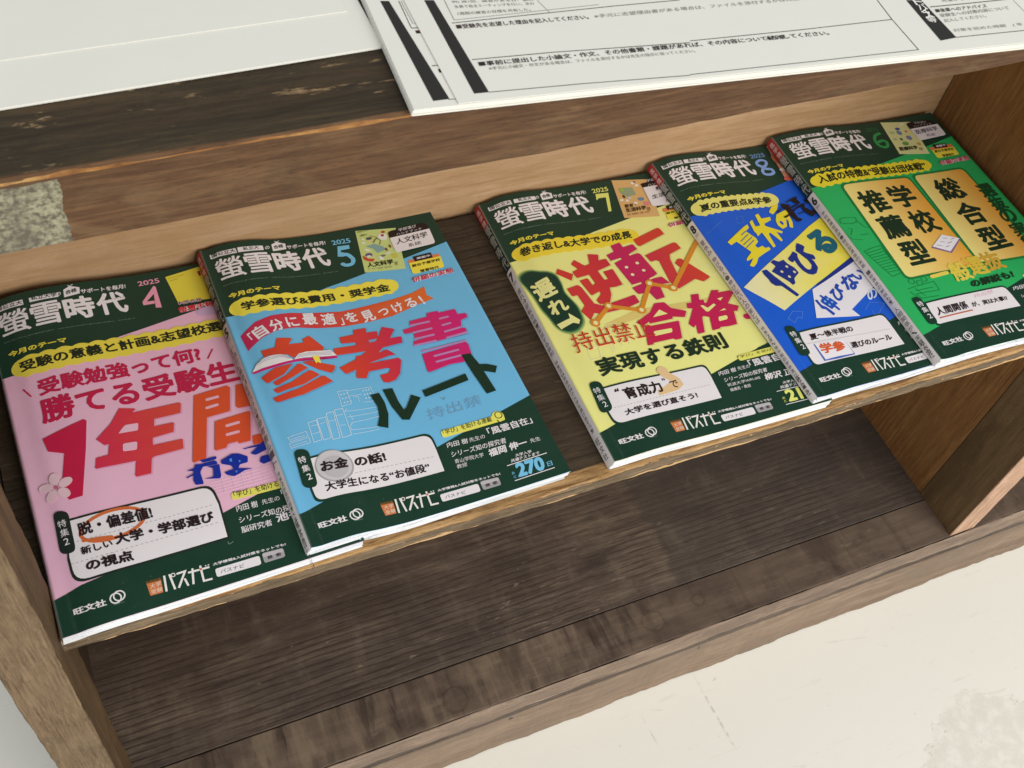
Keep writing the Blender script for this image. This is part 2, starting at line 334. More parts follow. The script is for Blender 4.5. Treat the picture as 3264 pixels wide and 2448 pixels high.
# ---------------------------------------------------------------- printed matter (lettering and artwork in mm on the sheet)
PRINT={
'C':[
('P',1,'0c3a2a','0,2570,0,1912,140,1910,400,1930,787,2036,1119,2103,1450,2162,1820,2232,1820,2570'),
('P',1,'0c3a2a','0,0,1820,0,1820,670,1347,558,1029,476,1024,484,800,300,400,310,169,285,0,246'),
('P',2,'f2eef2','53,2507,54,2509,54,2510,55,2511,56,2511,58,2511,240,2508,242,2508,243,2508,244,2507,244,2506,244,2504,244,2465,244,2464,244,2462,243,2462,242,2461,240,2461,56,2468,55,2469,54,2469,53,2470,52,2471,52,2472'),
('T',3,'17382c',0.02,'国公立大','63,2476,238,2468,66,2512'),
('T',2,'f2eef2',0.02,'の','454,2468,490,2475,460,2501'),
('P',2,'f2eef2','514,2519,560,2545,621,2522,612,2466,507,2450'),
('S',2,'f2eef2',0.5,'559,2543,548,2555'),
('S',2,'f2eef2',0.5,'559,2543,583,2557'),
('T',3,'17382c',0.03,'合格','520,2471,598,2485,524,2508'),
('T',2,'f2eef2',0.03,'サポートを毎月!','618,2461,917,2457,623,2504'),
('T',2,'8fa79b',0,'昭和7年10月6日 第三種郵便物認可\u3000令和7年4月14日発行(毎月1回14日発行)\u3000第95巻第2号','66,2190,917,2169,66,2198'),
('T',2,'faec50',0.045,'今月のテーマ','73,2062,448,2059,74,2109'),
('T',2,'f2eef2',0.04,'旺文社','90,111,275,107,90,156'),
('S',2,'f2eef2',0.85,'361,134,360,142,356,150,351,157,343,162,335,164,326,164,317,162,310,157,304,150,301,142,299,134,301,125,304,117,310,110,317,105,326,103,335,103,343,105,351,110,356,117,360,125,361,134,360,142'),
('S',3,'f2eef2',0.85,'383,141,382,150,378,158,372,165,365,170,356,172,348,172,339,170,332,165,326,158,322,150,321,141,322,133,326,125,332,118,339,113,348,111,356,111,365,113,372,118,378,125,382,133,383,141,382,150'),
('T',2,'7da090',0,'Obunsha','310,92,370,92,311,100'),
('S',2,'f4f2ee',1.25,'621,184,610,80'),
('S',2,'f4f2ee',1.25,'651,183,660,77'),
('S',2,'f4f2ee',0.55,'682,171,681,176,678,180,674,182,669,182,665,180,661,176,660,171,661,166,665,162,669,160,674,160,678,162,681,166,682,171,681,176'),
('S',2,'f4f2ee',1.25,'691,171,742,172,682,79'),
('S',3,'f4f2ee',1.2,'728,126,737,73'),
('S',2,'f4f2ee',1.25,'756,156,883,150'),
('S',3,'f4f2ee',1.25,'787,175,767,72'),
('S',3,'f4f2ee',1.25,'834,177,829,72,880,69'),
('P',2,'f4f2ee','869,166,869,168,866,170,864,170,861,168,860,166,861,163,864,161,866,161,869,163'),
('P',2,'f4f2ee','886,166,885,169,883,170,880,170,877,169,877,166,877,163,880,162,883,162,885,163'),
('P',4,'d06a44','840,153,838,157,835,160,830,160,826,157,825,153,826,148,830,146,835,146,838,148'),
('P',2,'d57d48','514,161,514,162,514,163,515,164,516,165,518,165,595,164,596,164,597,164,598,163,598,162,598,160,592,86,592,85,591,83,591,83,589,82,588,82,521,83,520,83,519,84,518,85,517,86,517,87'),
('P',2,'7c5a2c','515,182,597,180,598,166,513,166'),
('T',3,'f6dcc2',0.01,'大学','525,125,589,127,530,156'),
('T',3,'f6dcc2',0.01,'受験','524,89,590,91,528,118'),
('T',3,'3a2a14',0,'旺文社','520,169,588,168,521,182'),
('T',2,'f2eef2',0.03,'大学情報&入試対策をネットでも!','906,149,1354,135,907,169'),
('P',2,'f2eef2','909,111,910,116,912,121,915,124,919,126,925,126,1166,123,1172,122,1176,120,1179,117,1181,112,1181,107,1179,78,1178,72,1176,68,1173,65,1168,63,1162,62,923,69,918,69,913,71,910,75,908,79,908,85'),
('T',3,'50444c',0,'パスナビ','934,84,1078,78,937,109'),
('P',2,'a8a4a8','1199,117,1200,122,1202,127,1205,130,1210,132,1215,132,1316,126,1322,125,1326,123,1329,120,1331,115,1331,109,1329,77,1328,72,1326,67,1322,64,1318,62,1312,62,1214,63,1208,63,1203,65,1200,68,1198,73,1198,79'),
('P',3,'c4c0c4','1200,117,1201,121,1202,124,1205,127,1208,128,1213,128,1317,122,1321,121,1324,120,1326,117,1328,114,1328,110,1328,109,1327,104,1325,101,1323,99,1319,98,1315,97,1210,103,1206,104,1203,106,1201,108,1200,112,1200,116'),
('T',4,'3a3436',0.015,'検','1222,77,1254,77,1225,102'),
('T',4,'3a3436',0.015,'索','1276,77,1307,76,1278,102'),
],
'4':[
('P',2,'f2eef2','285,2501,286,2502,286,2503,287,2504,288,2505,289,2505,470,2504,471,2503,472,2503,473,2502,474,2501,474,2500,474,2468,474,2466,474,2465,473,2464,472,2464,470,2464,289,2466,288,2466,287,2466,286,2467,285,2468,285,2470'),
('T',3,'17382c',0.02,'私立大学','297,2478,465,2469,298,2514'),
('T',2,'f2a6c0',0.02,'2025','1004,2456,1154,2458,1004,2502'),
('P',2,'f2a6c0','1103,2438,1116,2426,1111,2226,1071,2233,1088,2363,1025,2303,1078,2300,1074,2273,996,2274,996,2306'),
('P',3,'efe24a','1201,2500,1533,2553,1516,2211,1228,2236'),
('S',4,'8c8430',0.25,'1216,2479,1335,2490'),
('S',4,'8c8430',0.3,'1224,2456,1284,2461'),
('P',4,'a01828','1429,2487,1429,2491,1430,2494,1432,2496,1435,2497,1438,2498,1440,2498,1444,2498,1447,2497,1449,2495,1450,2492,1450,2489,1448,2461,1447,2458,1446,2455,1444,2453,1442,2452,1439,2451,1438,2451,1435,2451,1433,2452,1431,2453,1430,2455,1430,2458'),
('P',4,'d8b8e0','1483,2111,1477,2126,1459,2139,1433,2148,1403,2151,1372,2148,1346,2139,1329,2126,1323,2111,1329,2095,1346,2082,1372,2074,1403,2071,1433,2074,1459,2082,1477,2095'),
('T',5,'f8e8e8',0.1,'大学合格','1222,2214,1395,2209,1219,2246'),
('T',6,'7c1c50',0.02,'大学合格','1222,2214,1395,2209,1219,2246'),
('T',5,'f8e8e8',0.1,'螢雪手帳','1213,2140,1462,2141,1213,2193'),
('T',6,'d8283c',0.03,'螢雪手帳','1213,2140,1462,2141,1213,2193'),
('P',3,'f2e250','151,2018,173,2027,194,2033,215,2033,236,2027,258,2018,279,2027,300,2032,321,2032,343,2027,364,2017,385,2026,406,2032,428,2032,449,2026,470,2017,491,2026,513,2032,534,2031,555,2026,576,2016,598,2025,619,2031,640,2031,661,2025,683,2016,704,2025,725,2031,747,2031,768,2025,789,2015,810,2025,832,2030,853,2030,874,2024,895,2015,917,2024,938,2030,959,2030,980,2024,1002,2014,1023,2024,1044,2029,1065,2029,1087,2023,1108,2014,1129,2023,1150,2029,1172,2029,1193,2023,1214,2013,1235,2023,1257,2028,1278,2028,1299,2022,1320,2013,1342,2022,1363,2028,1384,2028,1405,2022,1427,2013,1448,2022,1469,2027,1490,2027,1512,2021,1533,2012,1558,2008,1581,1998,1599,1982,1611,1962,1615,1940,1610,1917,1599,1897,1580,1881,1558,1871,1532,1852,1511,1855,1490,1863,1468,1863,1447,1855,1426,1852,1405,1856,1383,1864,1362,1864,1341,1856,1320,1853,1298,1856,1277,1864,1256,1864,1235,1856,1213,1853,1192,1857,1171,1864,1150,1865,1128,1857,1107,1854,1086,1857,1065,1865,1043,1865,1022,1857,1001,1854,980,1857,958,1865,937,1866,916,1858,895,1855,873,1858,852,1866,831,1866,810,1858,788,1855,767,1858,746,1866,725,1866,703,1859,682,1856,661,1859,640,1867,618,1867,597,1859,576,1856,554,1859,533,1867,512,1867,491,1860,469,1857,448,1860,427,1868,406,1868,384,1860,363,1857,342,1860,321,1868,299,1868,278,1861,257,1858,236,1861,214,1869,193,1869,172,1861,151,1858,125,1878,103,1888,84,1904,73,1924,69,1946,73,1969,85,1989,103,2005,126,2015'),
('T',4,'182818',0.034,'受験の意義と計画&志望校選び','127,1907,1564,1910,122,1997'),
('T',3,'c8184c',0.034,'受験勉強って何?','200,1676,1256,1684,202,1811'),
('S',3,'c8184c',1,'113,1774,151,1696'),
('S',3,'c8184c',1,'1344,1766,1290,1691'),
('T',3,'c8184c',0.034,'勝てる受験生','178,1456,1451,1444,181,1654'),
('P',4,'cc1a4a','154,1352,420,1417,435,1401,386,1189,299,865,219,864,189,946,258,1200,168,1248'),
('P',4,'e2a8c6','652,1426,653,1428,655,1429,657,1430,660,1430,662,1430,746,1405,748,1404,750,1403,750,1402,750,1400,748,1398,731,1382,730,1380,729,1379,730,1378,731,1377,733,1377,1020,1375,1022,1375,1025,1375,1027,1374,1029,1372,1031,1371,1031,1371,1033,1369,1034,1367,1035,1365,1035,1362,1034,1360,1016,1297,1015,1295,1013,1293,1012,1291,1009,1291,1007,1290,851,1290,848,1290,846,1289,844,1287,843,1286,842,1283,832,1241,832,1239,832,1237,833,1235,835,1234,837,1234,949,1229,952,1228,953,1227,954,1226,955,1224,954,1222,938,1163,937,1161,936,1159,934,1157,932,1156,929,1156,808,1149,805,1149,803,1148,801,1147,800,1145,799,1142,790,1100,790,1097,791,1095,792,1094,794,1093,796,1093,970,1087,972,1087,974,1086,975,1085,975,1083,975,1080,964,1020,963,1017,962,1015,960,1014,958,1013,955,1012,782,1007,779,1007,777,1006,774,1005,772,1004,769,1003,764,1000,762,998,760,996,758,994,757,992,756,989,731,896,730,893,729,892,727,890,725,889,722,889,643,891,642,891,640,891,639,892,638,893,637,894,636,894,636,895,635,897,635,898,635,900,635,901,662,999,662,1002,662,1004,661,1005,659,1006,656,1007,425,1018,424,1018,423,1018,422,1019,421,1020,420,1021,420,1021,420,1022,419,1023,419,1024,419,1026,420,1027,438,1089,439,1091,440,1093,442,1094,444,1095,447,1096,508,1099,510,1099,513,1100,514,1102,516,1104,517,1106,534,1168,534,1171,534,1173,533,1174,531,1175,529,1175,513,1176,511,1176,508,1177,506,1178,504,1180,502,1182,473,1225,471,1228,471,1230,471,1232,472,1234,474,1236,574,1323,576,1325,578,1327,580,1329,582,1331,584,1334'),
('PG',5,'d82c50','dc3848','e0503c','643,1436,644,1438,646,1439,648,1440,651,1440,653,1440,737,1415,739,1414,741,1413,741,1412,741,1410,739,1408,722,1392,721,1390,720,1389,721,1388,722,1387,724,1387,1011,1385,1013,1385,1016,1385,1018,1384,1020,1382,1022,1381,1022,1381,1024,1379,1025,1377,1026,1375,1026,1372,1025,1370,1007,1307,1006,1305,1004,1303,1003,1301,1000,1301,998,1300,842,1300,839,1300,837,1299,835,1297,834,1296,833,1293,823,1251,823,1249,823,1247,824,1245,826,1244,828,1244,940,1239,943,1238,944,1237,945,1236,946,1234,945,1232,929,1173,928,1171,927,1169,925,1167,923,1166,920,1166,799,1159,796,1159,794,1158,792,1157,791,1155,790,1152,781,1110,781,1107,782,1105,783,1104,785,1103,787,1103,961,1097,963,1097,965,1096,966,1095,966,1093,966,1090,955,1030,954,1027,953,1025,951,1024,949,1023,946,1022,773,1017,770,1017,768,1016,765,1015,763,1014,760,1013,755,1010,753,1008,751,1006,749,1004,748,1002,747,999,722,906,721,903,720,902,718,900,716,899,713,899,634,901,633,901,631,901,630,902,629,903,628,904,627,904,627,905,626,907,626,908,626,910,626,911,653,1009,653,1012,653,1014,652,1015,650,1016,647,1017,416,1028,415,1028,414,1028,413,1029,412,1030,411,1031,411,1031,411,1032,410,1033,410,1034,410,1036,411,1037,429,1099,430,1101,431,1103,433,1104,435,1105,438,1106,499,1109,501,1109,504,1110,505,1112,507,1114,508,1116,525,1178,525,1181,525,1183,524,1184,522,1185,520,1185,504,1186,502,1186,499,1187,497,1188,495,1190,493,1192,464,1235,462,1238,462,1240,462,1242,463,1244,465,1246,565,1333,567,1335,569,1337,571,1339,573,1341,575,1344'),
('P',6,'f2c2d8','644,1295,647,1297,651,1299,654,1300,658,1301,662,1301,723,1297,727,1297,729,1295,731,1293,731,1290,730,1287,721,1250,719,1247,718,1244,715,1242,712,1241,708,1241,606,1247,603,1247,601,1248,600,1250,601,1252,603,1254'),
('P',6,'f2c2d8','604,1151,606,1156,608,1160,612,1162,616,1163,621,1164,681,1159,686,1158,689,1156,691,1153,692,1149,691,1144,682,1110,680,1105,678,1101,674,1099,670,1098,665,1098,608,1105,603,1106,599,1108,597,1111,597,1115,597,1120'),
('P',4,'e2a8c6','1130,1396,1131,1398,1132,1400,1134,1402,1136,1403,1139,1403,1350,1420,1353,1420,1355,1419,1358,1418,1360,1417,1362,1415,1369,1405,1371,1403,1372,1401,1372,1398,1372,1396,1372,1393,1322,1216,1321,1214,1320,1212,1318,1211,1316,1210,1313,1209,1172,1204,1169,1203,1167,1203,1165,1201,1164,1199,1163,1197,1079,901,1078,899,1077,897,1075,895,1073,894,1070,894,998,888,995,888,993,889,992,890,992,892,992,895,992,899,993,902,993,905,994,907,994,910,995,913'),
('P',5,'e2542c','1121,1406,1122,1408,1123,1410,1125,1412,1127,1413,1130,1413,1341,1430,1344,1430,1346,1429,1349,1428,1351,1427,1353,1425,1360,1415,1362,1413,1363,1411,1363,1408,1363,1406,1363,1403,1313,1226,1312,1224,1311,1222,1309,1221,1307,1220,1304,1219,1163,1214,1160,1213,1158,1213,1156,1211,1155,1209,1154,1207,1070,911,1069,909,1068,907,1066,905,1064,904,1061,904,989,898,986,898,984,899,983,900,983,902,983,905,983,909,984,912,984,915,985,917,985,920,986,923'),
('P',4,'e2a8c6','1413,1400,1414,1402,1415,1404,1417,1405,1419,1406,1422,1406,1674,1402,1676,1402,1678,1401,1680,1399,1680,1397,1681,1395,1672,1199,1671,1197,1670,1195,1669,1194,1667,1193,1664,1193,1387,1215,1384,1215,1381,1216,1379,1217,1377,1219,1375,1221,1371,1227,1369,1229,1368,1231,1368,1234,1368,1236,1368,1239'),
('P',5,'e2542c','1404,1410,1405,1412,1406,1414,1408,1415,1410,1416,1413,1416,1665,1412,1667,1412,1669,1411,1671,1409,1671,1407,1672,1405,1663,1209,1662,1207,1661,1205,1660,1204,1658,1203,1655,1203,1378,1225,1375,1225,1372,1226,1370,1227,1368,1229,1366,1231,1362,1237,1360,1239,1359,1241,1359,1244,1359,1246,1359,1249'),
('P',4,'e2a8c6','1203,1151,1203,1153,1205,1155,1207,1156,1209,1157,1211,1158,1431,1171,1434,1171,1436,1170,1438,1169,1439,1167,1440,1164,1441,1160,1441,1157,1441,1154,1441,1152,1441,1149,1440,1146,1383,945,1382,943,1380,941,1379,940,1376,939,1374,939,1308,941,1305,942,1304,942,1302,944,1301,946,1301,948,1301,953,1301,955,1301,957,1299,959,1297,959,1295,960,1244,960,1241,959,1238,959,1236,958,1234,956,1232,954,1221,939,1219,937,1217,936,1214,935,1212,934,1209,934,1157,934,1155,934,1153,934,1151,935,1149,936,1148,938,1148,938,1146,940,1145,941,1145,943,1145,945,1145,947'),
('P',5,'e2542c','1194,1161,1194,1163,1196,1165,1198,1166,1200,1167,1202,1168,1422,1181,1425,1181,1427,1180,1429,1179,1430,1177,1431,1174,1432,1170,1432,1167,1432,1164,1432,1162,1432,1159,1431,1156,1374,955,1373,953,1371,951,1370,950,1367,949,1365,949,1299,951,1296,952,1295,952,1293,954,1292,956,1292,958,1292,963,1292,965,1292,967,1290,969,1288,969,1286,970,1235,970,1232,969,1229,969,1227,968,1225,966,1223,964,1212,949,1210,947,1208,946,1205,945,1203,944,1200,944,1148,944,1146,944,1144,944,1142,945,1140,946,1139,948,1139,948,1137,950,1136,951,1136,953,1136,955,1136,957'),
('P',4,'e2a8c6','1397,965,1397,967,1398,969,1400,970,1402,971,1404,972,1488,972,1491,972,1493,971,1494,969,1495,968,1495,965,1489,898,1489,896,1488,894,1486,893,1484,892,1481,892,1397,902,1395,902,1393,903,1392,905,1391,907,1391,910'),
('P',5,'e2542c','1388,975,1388,977,1389,979,1391,980,1393,981,1395,982,1479,982,1482,982,1484,981,1485,979,1486,978,1486,975,1480,908,1480,906,1479,904,1477,903,1475,902,1472,902,1388,912,1386,912,1384,913,1383,915,1382,917,1382,920'),
('S',6,'f0b8c8',2.2,'1194,1354,1265,1357'),
('S',6,'f0b8c8',2.2,'1176,1289,1246,1294'),
('S',6,'f0b8c8',2.2,'1260,1110,1337,1113'),
('S',6,'f0b8c8',2.2,'1243,1041,1316,1042'),
('P',7,'0a2ca0','1029,896,1028,898,1028,900,1029,901,1030,902,1033,902,1125,901,1127,901,1129,900,1131,898,1131,896,1131,893,1128,885,1127,883,1126,880,1124,879,1121,878,1118,878,1048,879,1045,879,1042,880,1040,881,1038,883,1036,886'),
('P',7,'0a2ca0','935,846,933,847,932,848,932,849,933,849,936,850,971,854,974,854,976,856,979,857,980,859,982,862,987,873,988,876,990,878,992,879,995,879,998,879,1022,873,1025,873,1028,872,1031,872,1034,872,1038,872,1103,874,1106,874,1109,873,1112,872,1114,871,1116,869,1121,864,1122,862,1124,859,1125,857,1125,854,1125,851,1124,848,1123,846,1122,843,1120,842,1118,841,1115,841,1040,847,1037,847,1034,847,1031,845,1029,844,1027,841,1011,821,1009,818,1008,815,1007,813,1006,810,1006,806,1005,730,1004,727,1003,725,1002,724,999,723,997,723,962,729,959,730,957,731,955,733,954,736,954,738,952,763,951,766,951,769,952,772,952,775,953,778,959,796,959,798,959,800,958,802,956,802,953,802,920,794,918,794,917,794,916,795,916,796,916,798,916,798,916,800,917,801,918,803,919,804,921,804,957,815,960,817,962,818,964,820,966,823,967,825,967,827,968,830,967,833,966,835,964,836,962,837'),
('P',7,'0a2ca0','1062,836,1059,837,1059,838,1059,839,1060,840,1063,840,1127,837,1129,837,1131,835,1133,834,1134,832,1133,829,1123,752,1122,749,1121,746,1120,743,1118,741,1116,738,1114,736,1112,734,1110,732,1107,732,1104,732,1102,732,1023,755,1021,756,1020,756,1020,757,1021,757,1024,757,1066,756,1069,756,1071,757,1073,758,1075,760,1076,763,1088,810,1088,813,1088,816,1087,818,1085,820,1083,822'),
('P',7,'0a2ca0','1151,853,1151,856,1153,858,1155,860,1157,862,1160,863,1223,885,1226,886,1229,886,1232,886,1235,886,1238,885,1263,878,1266,877,1269,876,1271,875,1274,873,1277,871,1313,841,1315,839,1317,837,1318,834,1318,831,1317,828,1309,800,1308,797,1306,795,1304,793,1302,792,1299,792,1263,792,1260,791,1257,791,1254,789,1252,787,1250,785,1243,774,1242,772,1242,769,1242,767,1244,766,1247,765,1318,740,1320,739,1321,739,1321,738,1320,738,1317,738,1282,739,1279,739,1276,739,1273,739,1269,738,1266,737,1206,718,1203,718,1200,717,1197,718,1195,719,1192,720,1162,739,1160,741,1157,743,1156,745,1154,748,1153,751,1151,759,1151,762,1151,764,1152,765,1154,767,1157,767,1202,771,1205,772,1207,773,1208,775,1209,777,1208,780,1204,794,1203,797,1201,799,1199,801,1197,804,1195,805,1153,829,1151,830,1149,833,1148,835,1148,838,1148,841'),
('P',7,'0a2ca0','1309,899,1309,900,1309,901,1310,902,1311,902,1312,902,1411,905,1414,905,1416,904,1418,902,1419,900,1420,897,1421,896,1421,893,1420,891,1419,889,1417,888,1414,888,1314,895,1313,895,1312,896,1311,896,1310,897,1309,899'),
('P',7,'0a2ca0','1348,846,1345,847,1344,849,1344,851,1346,853,1348,855,1444,918,1446,919,1448,919,1450,919,1452,917,1453,915,1462,892,1463,889,1464,886,1463,883,1463,880,1462,877,1449,854,1447,852,1445,849,1443,848,1440,846,1438,845,1378,831,1375,831,1372,831,1369,832,1366,833,1363,834'),
('P',7,'0a2ca0','1395,802,1397,804,1399,806,1401,808,1404,808,1407,809,1460,807,1463,807,1465,806,1467,804,1467,802,1467,799,1462,763,1462,760,1460,758,1459,756,1456,755,1453,754,1405,748,1402,748,1400,748,1397,749,1395,751,1393,753,1384,766,1382,769,1381,771,1381,774,1382,777,1383,780'),
('P',8,'4aa8e8','1203,852,1219,854,1215,829,1202,831'),
('P',8,'4aa8e8','1254,821,1267,824,1260,803'),
('P',8,'4a78d8','1210,754,1231,754,1219,734'),
('P',6,'f0ccd6','164,1081,150,1077,139,1064,132,1047,132,1027,139,1010,150,997,164,993,178,997,189,1010,195,1027,195,1047,189,1064,178,1077'),
('P',6,'f0ccd6','63,1008,63,993,71,979,86,968,104,961,123,962,138,969,147,981,147,995,138,1010,124,1021,105,1027,86,1026,71,1020'),
('P',6,'f0ccd6','101,889,115,885,131,888,147,899,158,914,164,932,162,949,153,960,139,965,123,962,108,951,96,935,91,917,93,901'),
('P',6,'f0ccd6','226,889,235,901,236,917,231,935,220,951,204,962,188,965,174,960,166,949,164,932,169,914,181,899,196,888,212,885'),
('P',6,'f0ccd6','264,1008,256,1020,241,1026,222,1027,204,1021,189,1010,181,995,181,981,189,969,204,962,223,961,242,968,256,979,265,993'),
('P',7,'c86a78','177,975,173,984,164,988,154,984,151,975,154,966,164,962,173,966'),
('S',3,'f6dcec',0.3,'1049,718,1486,726'),
('S',4,'f6dcec',0.3,'1121,749,1112,619'),
('S',3,'f6dcec',0.3,'1043,695,1478,701'),
('S',4,'f6dcec',0.3,'1184,744,1176,621'),
('S',3,'f6dcec',0.3,'1037,673,1471,676'),
('S',4,'f6dcec',0.3,'1247,740,1241,623'),
('S',3,'f6dcec',0.3,'1031,651,1463,651'),
('S',4,'f6dcec',0.3,'1311,735,1306,625'),
('S',3,'f6dcec',0.3,'1025,629,1455,627'),
('S',4,'f6dcec',0.3,'1374,730,1371,627'),
('P',3,'1c2a24','176,735,980,712,1005,708,1025,700,1040,686,1050,666,1056,642,1063,568,1054,297,212,298,181,301,158,311,141,328,131,352,127,382,127,473'),
('P',4,'f2eef2','191,720,966,697,990,694,1011,685,1026,671,1036,651,1041,627,1049,553,1039,312,226,313,196,316,172,326,155,343,145,367,142,397,141,488'),
('P',5,'1c2a24','108,778,110,793,116,803,125,809,136,811,151,807,155,806,169,799,181,790,189,779,193,765,194,749,187,544,184,529,179,517,170,510,158,507,142,509,139,509,123,514,111,521,103,532,99,545,98,561'),
('T',6,'f2eef2',0,'特','120,692,170,692,120,744'),
('T',6,'f2eef2',0,'集','122,628,172,628,122,680'),
('T',6,'f2eef2',0,'2','131,568,161,568,131,614'),
('S',5,'d8703c',2.2,'610,628,605,647,591,665,570,681,543,694,510,703,473,708,434,710,394,707,356,700,320,690,289,676,263,659,245,641,234,621,231,601,237,582,250,564,271,548,299,535,332,526,368,520,408,519,447,521,486,528,521,539,552,553,578,569,597,588,608,608,610,628,605,647'),
('S',6,'d8703c',1.8,'238,558,327,547,398,532'),
('T',7,'24141a',0.034,'脱・偏差値!','223,596,658,580,222,687'),
('T',7,'24141a',0.03,'新しい','211,468,393,464,210,522'),
('T',7,'24141a',0.042,'大学・学部選び','410,468,1000,439,410,547'),
('T',7,'24141a',0.042,'の視点','216,353,487,335,217,427'),
('S',5,'8a868c',0.25,'200,569,214,569'),
('S',5,'8a868c',0.25,'139,436,154,434'),
('S',5,'8a868c',0.25,'226,568,240,567'),
('S',5,'8a868c',0.25,'167,433,183,433'),
('S',5,'8a868c',0.25,'252,567,267,566'),
('S',5,'8a868c',0.25,'196,432,211,432'),
('S',5,'8a868c',0.25,'279,566,293,565'),
('S',5,'8a868c',0.25,'224,431,240,430'),
('S',5,'8a868c',0.25,'305,565,320,564'),
('S',5,'8a868c',0.25,'253,430,268,429'),
('S',5,'8a868c',0.25,'332,564,346,563'),
('S',5,'8a868c',0.25,'281,429,297,429'),
('S',5,'8a868c',0.25,'359,563,373,563'),
('S',5,'8a868c',0.25,'310,428,326,428'),
('S',5,'8a868c',0.25,'385,563,400,563'),
('S',5,'8a868c',0.25,'339,428,354,428'),
('S',5,'8a868c',0.25,'412,563,427,563'),
('S',5,'8a868c',0.25,'368,427,383,427'),
('S',5,'8a868c',0.25,'439,563,454,563'),
('S',5,'8a868c',0.25,'397,427,412,428'),
('S',5,'8a868c',0.25,'466,563,481,563'),
('S',5,'8a868c',0.25,'426,428,441,428'),
('S',5,'8a868c',0.25,'493,563,508,563'),
('S',5,'8a868c',0.25,'455,428,471,428'),
('S',5,'8a868c',0.25,'520,563,535,563'),
('S',5,'8a868c',0.25,'484,428,500,428'),
('S',5,'8a868c',0.25,'548,563,562,563'),
('S',5,'8a868c',0.25,'513,429,529,429'),
('S',5,'8a868c',0.25,'575,563,590,563'),
('S',5,'8a868c',0.25,'543,429,559,429'),
('S',5,'8a868c',0.25,'602,563,617,563'),
('S',5,'8a868c',0.25,'572,429,588,429'),
('S',5,'8a868c',0.25,'630,563,645,563'),
('S',5,'8a868c',0.25,'602,429,618,429'),
('S',5,'8a868c',0.25,'657,563,672,563'),
('S',5,'8a868c',0.25,'632,429,648,429'),
('S',5,'8a868c',0.25,'685,563,700,563'),
('S',5,'8a868c',0.25,'661,429,678,429'),
('S',5,'8a868c',0.25,'713,563,728,562'),
('S',5,'8a868c',0.25,'691,429,708,429'),
('S',5,'8a868c',0.25,'741,562,756,562'),
('S',5,'8a868c',0.25,'721,429,738,429'),
('S',5,'8a868c',0.25,'769,562,784,562'),
('S',5,'8a868c',0.25,'752,429,768,429'),
('S',5,'8a868c',0.25,'797,562,812,562'),
('S',5,'8a868c',0.25,'782,429,798,429'),
('S',5,'8a868c',0.25,'825,562,840,561'),
('S',5,'8a868c',0.25,'812,428,829,428'),
('S',5,'8a868c',0.25,'853,561,868,561'),
('S',5,'8a868c',0.25,'843,428,859,428'),
('S',5,'8a868c',0.25,'881,561,896,561'),
('S',5,'8a868c',0.25,'873,428,890,428'),
('S',5,'8a868c',0.25,'909,560,925,560'),
('S',5,'8a868c',0.25,'904,428,920,428'),
('S',5,'8a868c',0.25,'938,560,953,560'),
('S',5,'8a868c',0.25,'934,427,951,427'),
('S',5,'8a868c',0.25,'966,559,982,559'),
('S',5,'8a868c',0.25,'965,427,982,427'),
('S',5,'8a868c',0.25,'995,559,1010,559'),
('S',5,'8a868c',0.25,'996,427,1013,427'),
('P',4,'eee86a','1139,582,1140,589,1143,596,1147,600,1154,602,1162,603,1553,590,1561,589,1568,586,1572,582,1575,575,1576,567,1576,556,1575,548,1573,542,1569,538,1563,536,1555,535,1160,549,1152,550,1146,553,1142,557,1139,563,1139,571'),
('T',5,'24341c',0.01,'「学び」を助ける連載','1156,564,1525,550,1157,610'),
('T',3,'f2eef2',0.01,'内田 樹','1141,461,1275,454,1144,509'),
('T',3,'f2eef2',0,'先生の','1302,459,1416,455,1306,496'),
('T',3,'f2eef2',0.01,'「風雲自在」','1438,482,1730,480,1438,527'),
('T',3,'f2eef2',0.01,'シリーズ知の探究者','1134,378,1547,357,1137,425'),
('T',3,'f2eef2',0.01,'脳研究者','1129,306,1321,297,1131,353'),
('T',3,'f2eef2',0.03,'池谷','1351,305,1511,302,1355,369'),
('S',3,'7c9488',0.4,'1032,279,1032,276,1032,271,1032,266,1033,262,1035,260,1040,260,1047,262,1054,265,1060,268,1065,270'),
],
'5':[
('P',2,'f2eef2','258,2508,259,2510,259,2511,260,2512,261,2512,263,2512,443,2509,444,2509,445,2508,446,2507,446,2506,446,2505,443,2467,442,2466,442,2465,441,2464,440,2463,438,2463,256,2463,255,2463,254,2463,253,2464,253,2465,253,2467'),
('T',3,'17382c',0.02,'私立大','293,2473,412,2475,297,2507'),
('T',2,'7cccf2',0.02,'2025','964,2438,1109,2429,966,2487'),
('P',2,'7cccf2','994,2414,1008,2414,1003,2350,996,2350,1019,2347,1004,2304,963,2315'),
('P',3,'7cccf2','993,2415,1084,2409,1076,2370,982,2371'),
('S',2,'7cccf2',3.4,'983,2326,991,2326,1002,2325,1015,2324,1027,2322,1037,2318,1044,2311,1051,2302,1056,2291,1060,2281,1063,2273,1065,2265,1064,2258,1063,2252,1062,2247,1061,2243'),
('S',3,'7cccf2',3,'1065,2253,1063,2248,1060,2241,1056,2233,1051,2226,1047,2220,1041,2217,1034,2214,1027,2213,1020,2212,1014,2212,1007,2212,1001,2214,994,2215,989,2217,985,2218'),
('P',2,'7cccf2','995,2232,995,2235,993,2239,991,2242,988,2244,984,2246,980,2247,976,2248,972,2247,968,2246,964,2244,961,2242,959,2239,958,2235,957,2232,958,2228,959,2225,961,2222,964,2219,968,2217,972,2216,976,2216,980,2216,984,2217,988,2219,991,2222,993,2225,995,2228'),
('P',3,'cfe08c','1179,2536,1491,2482,1414,2056,1105,2106'),
('P',4,'8ab0ae','1199,2358,1276,2367,1329,2320,1339,2286,1264,2269,1248,2320'),
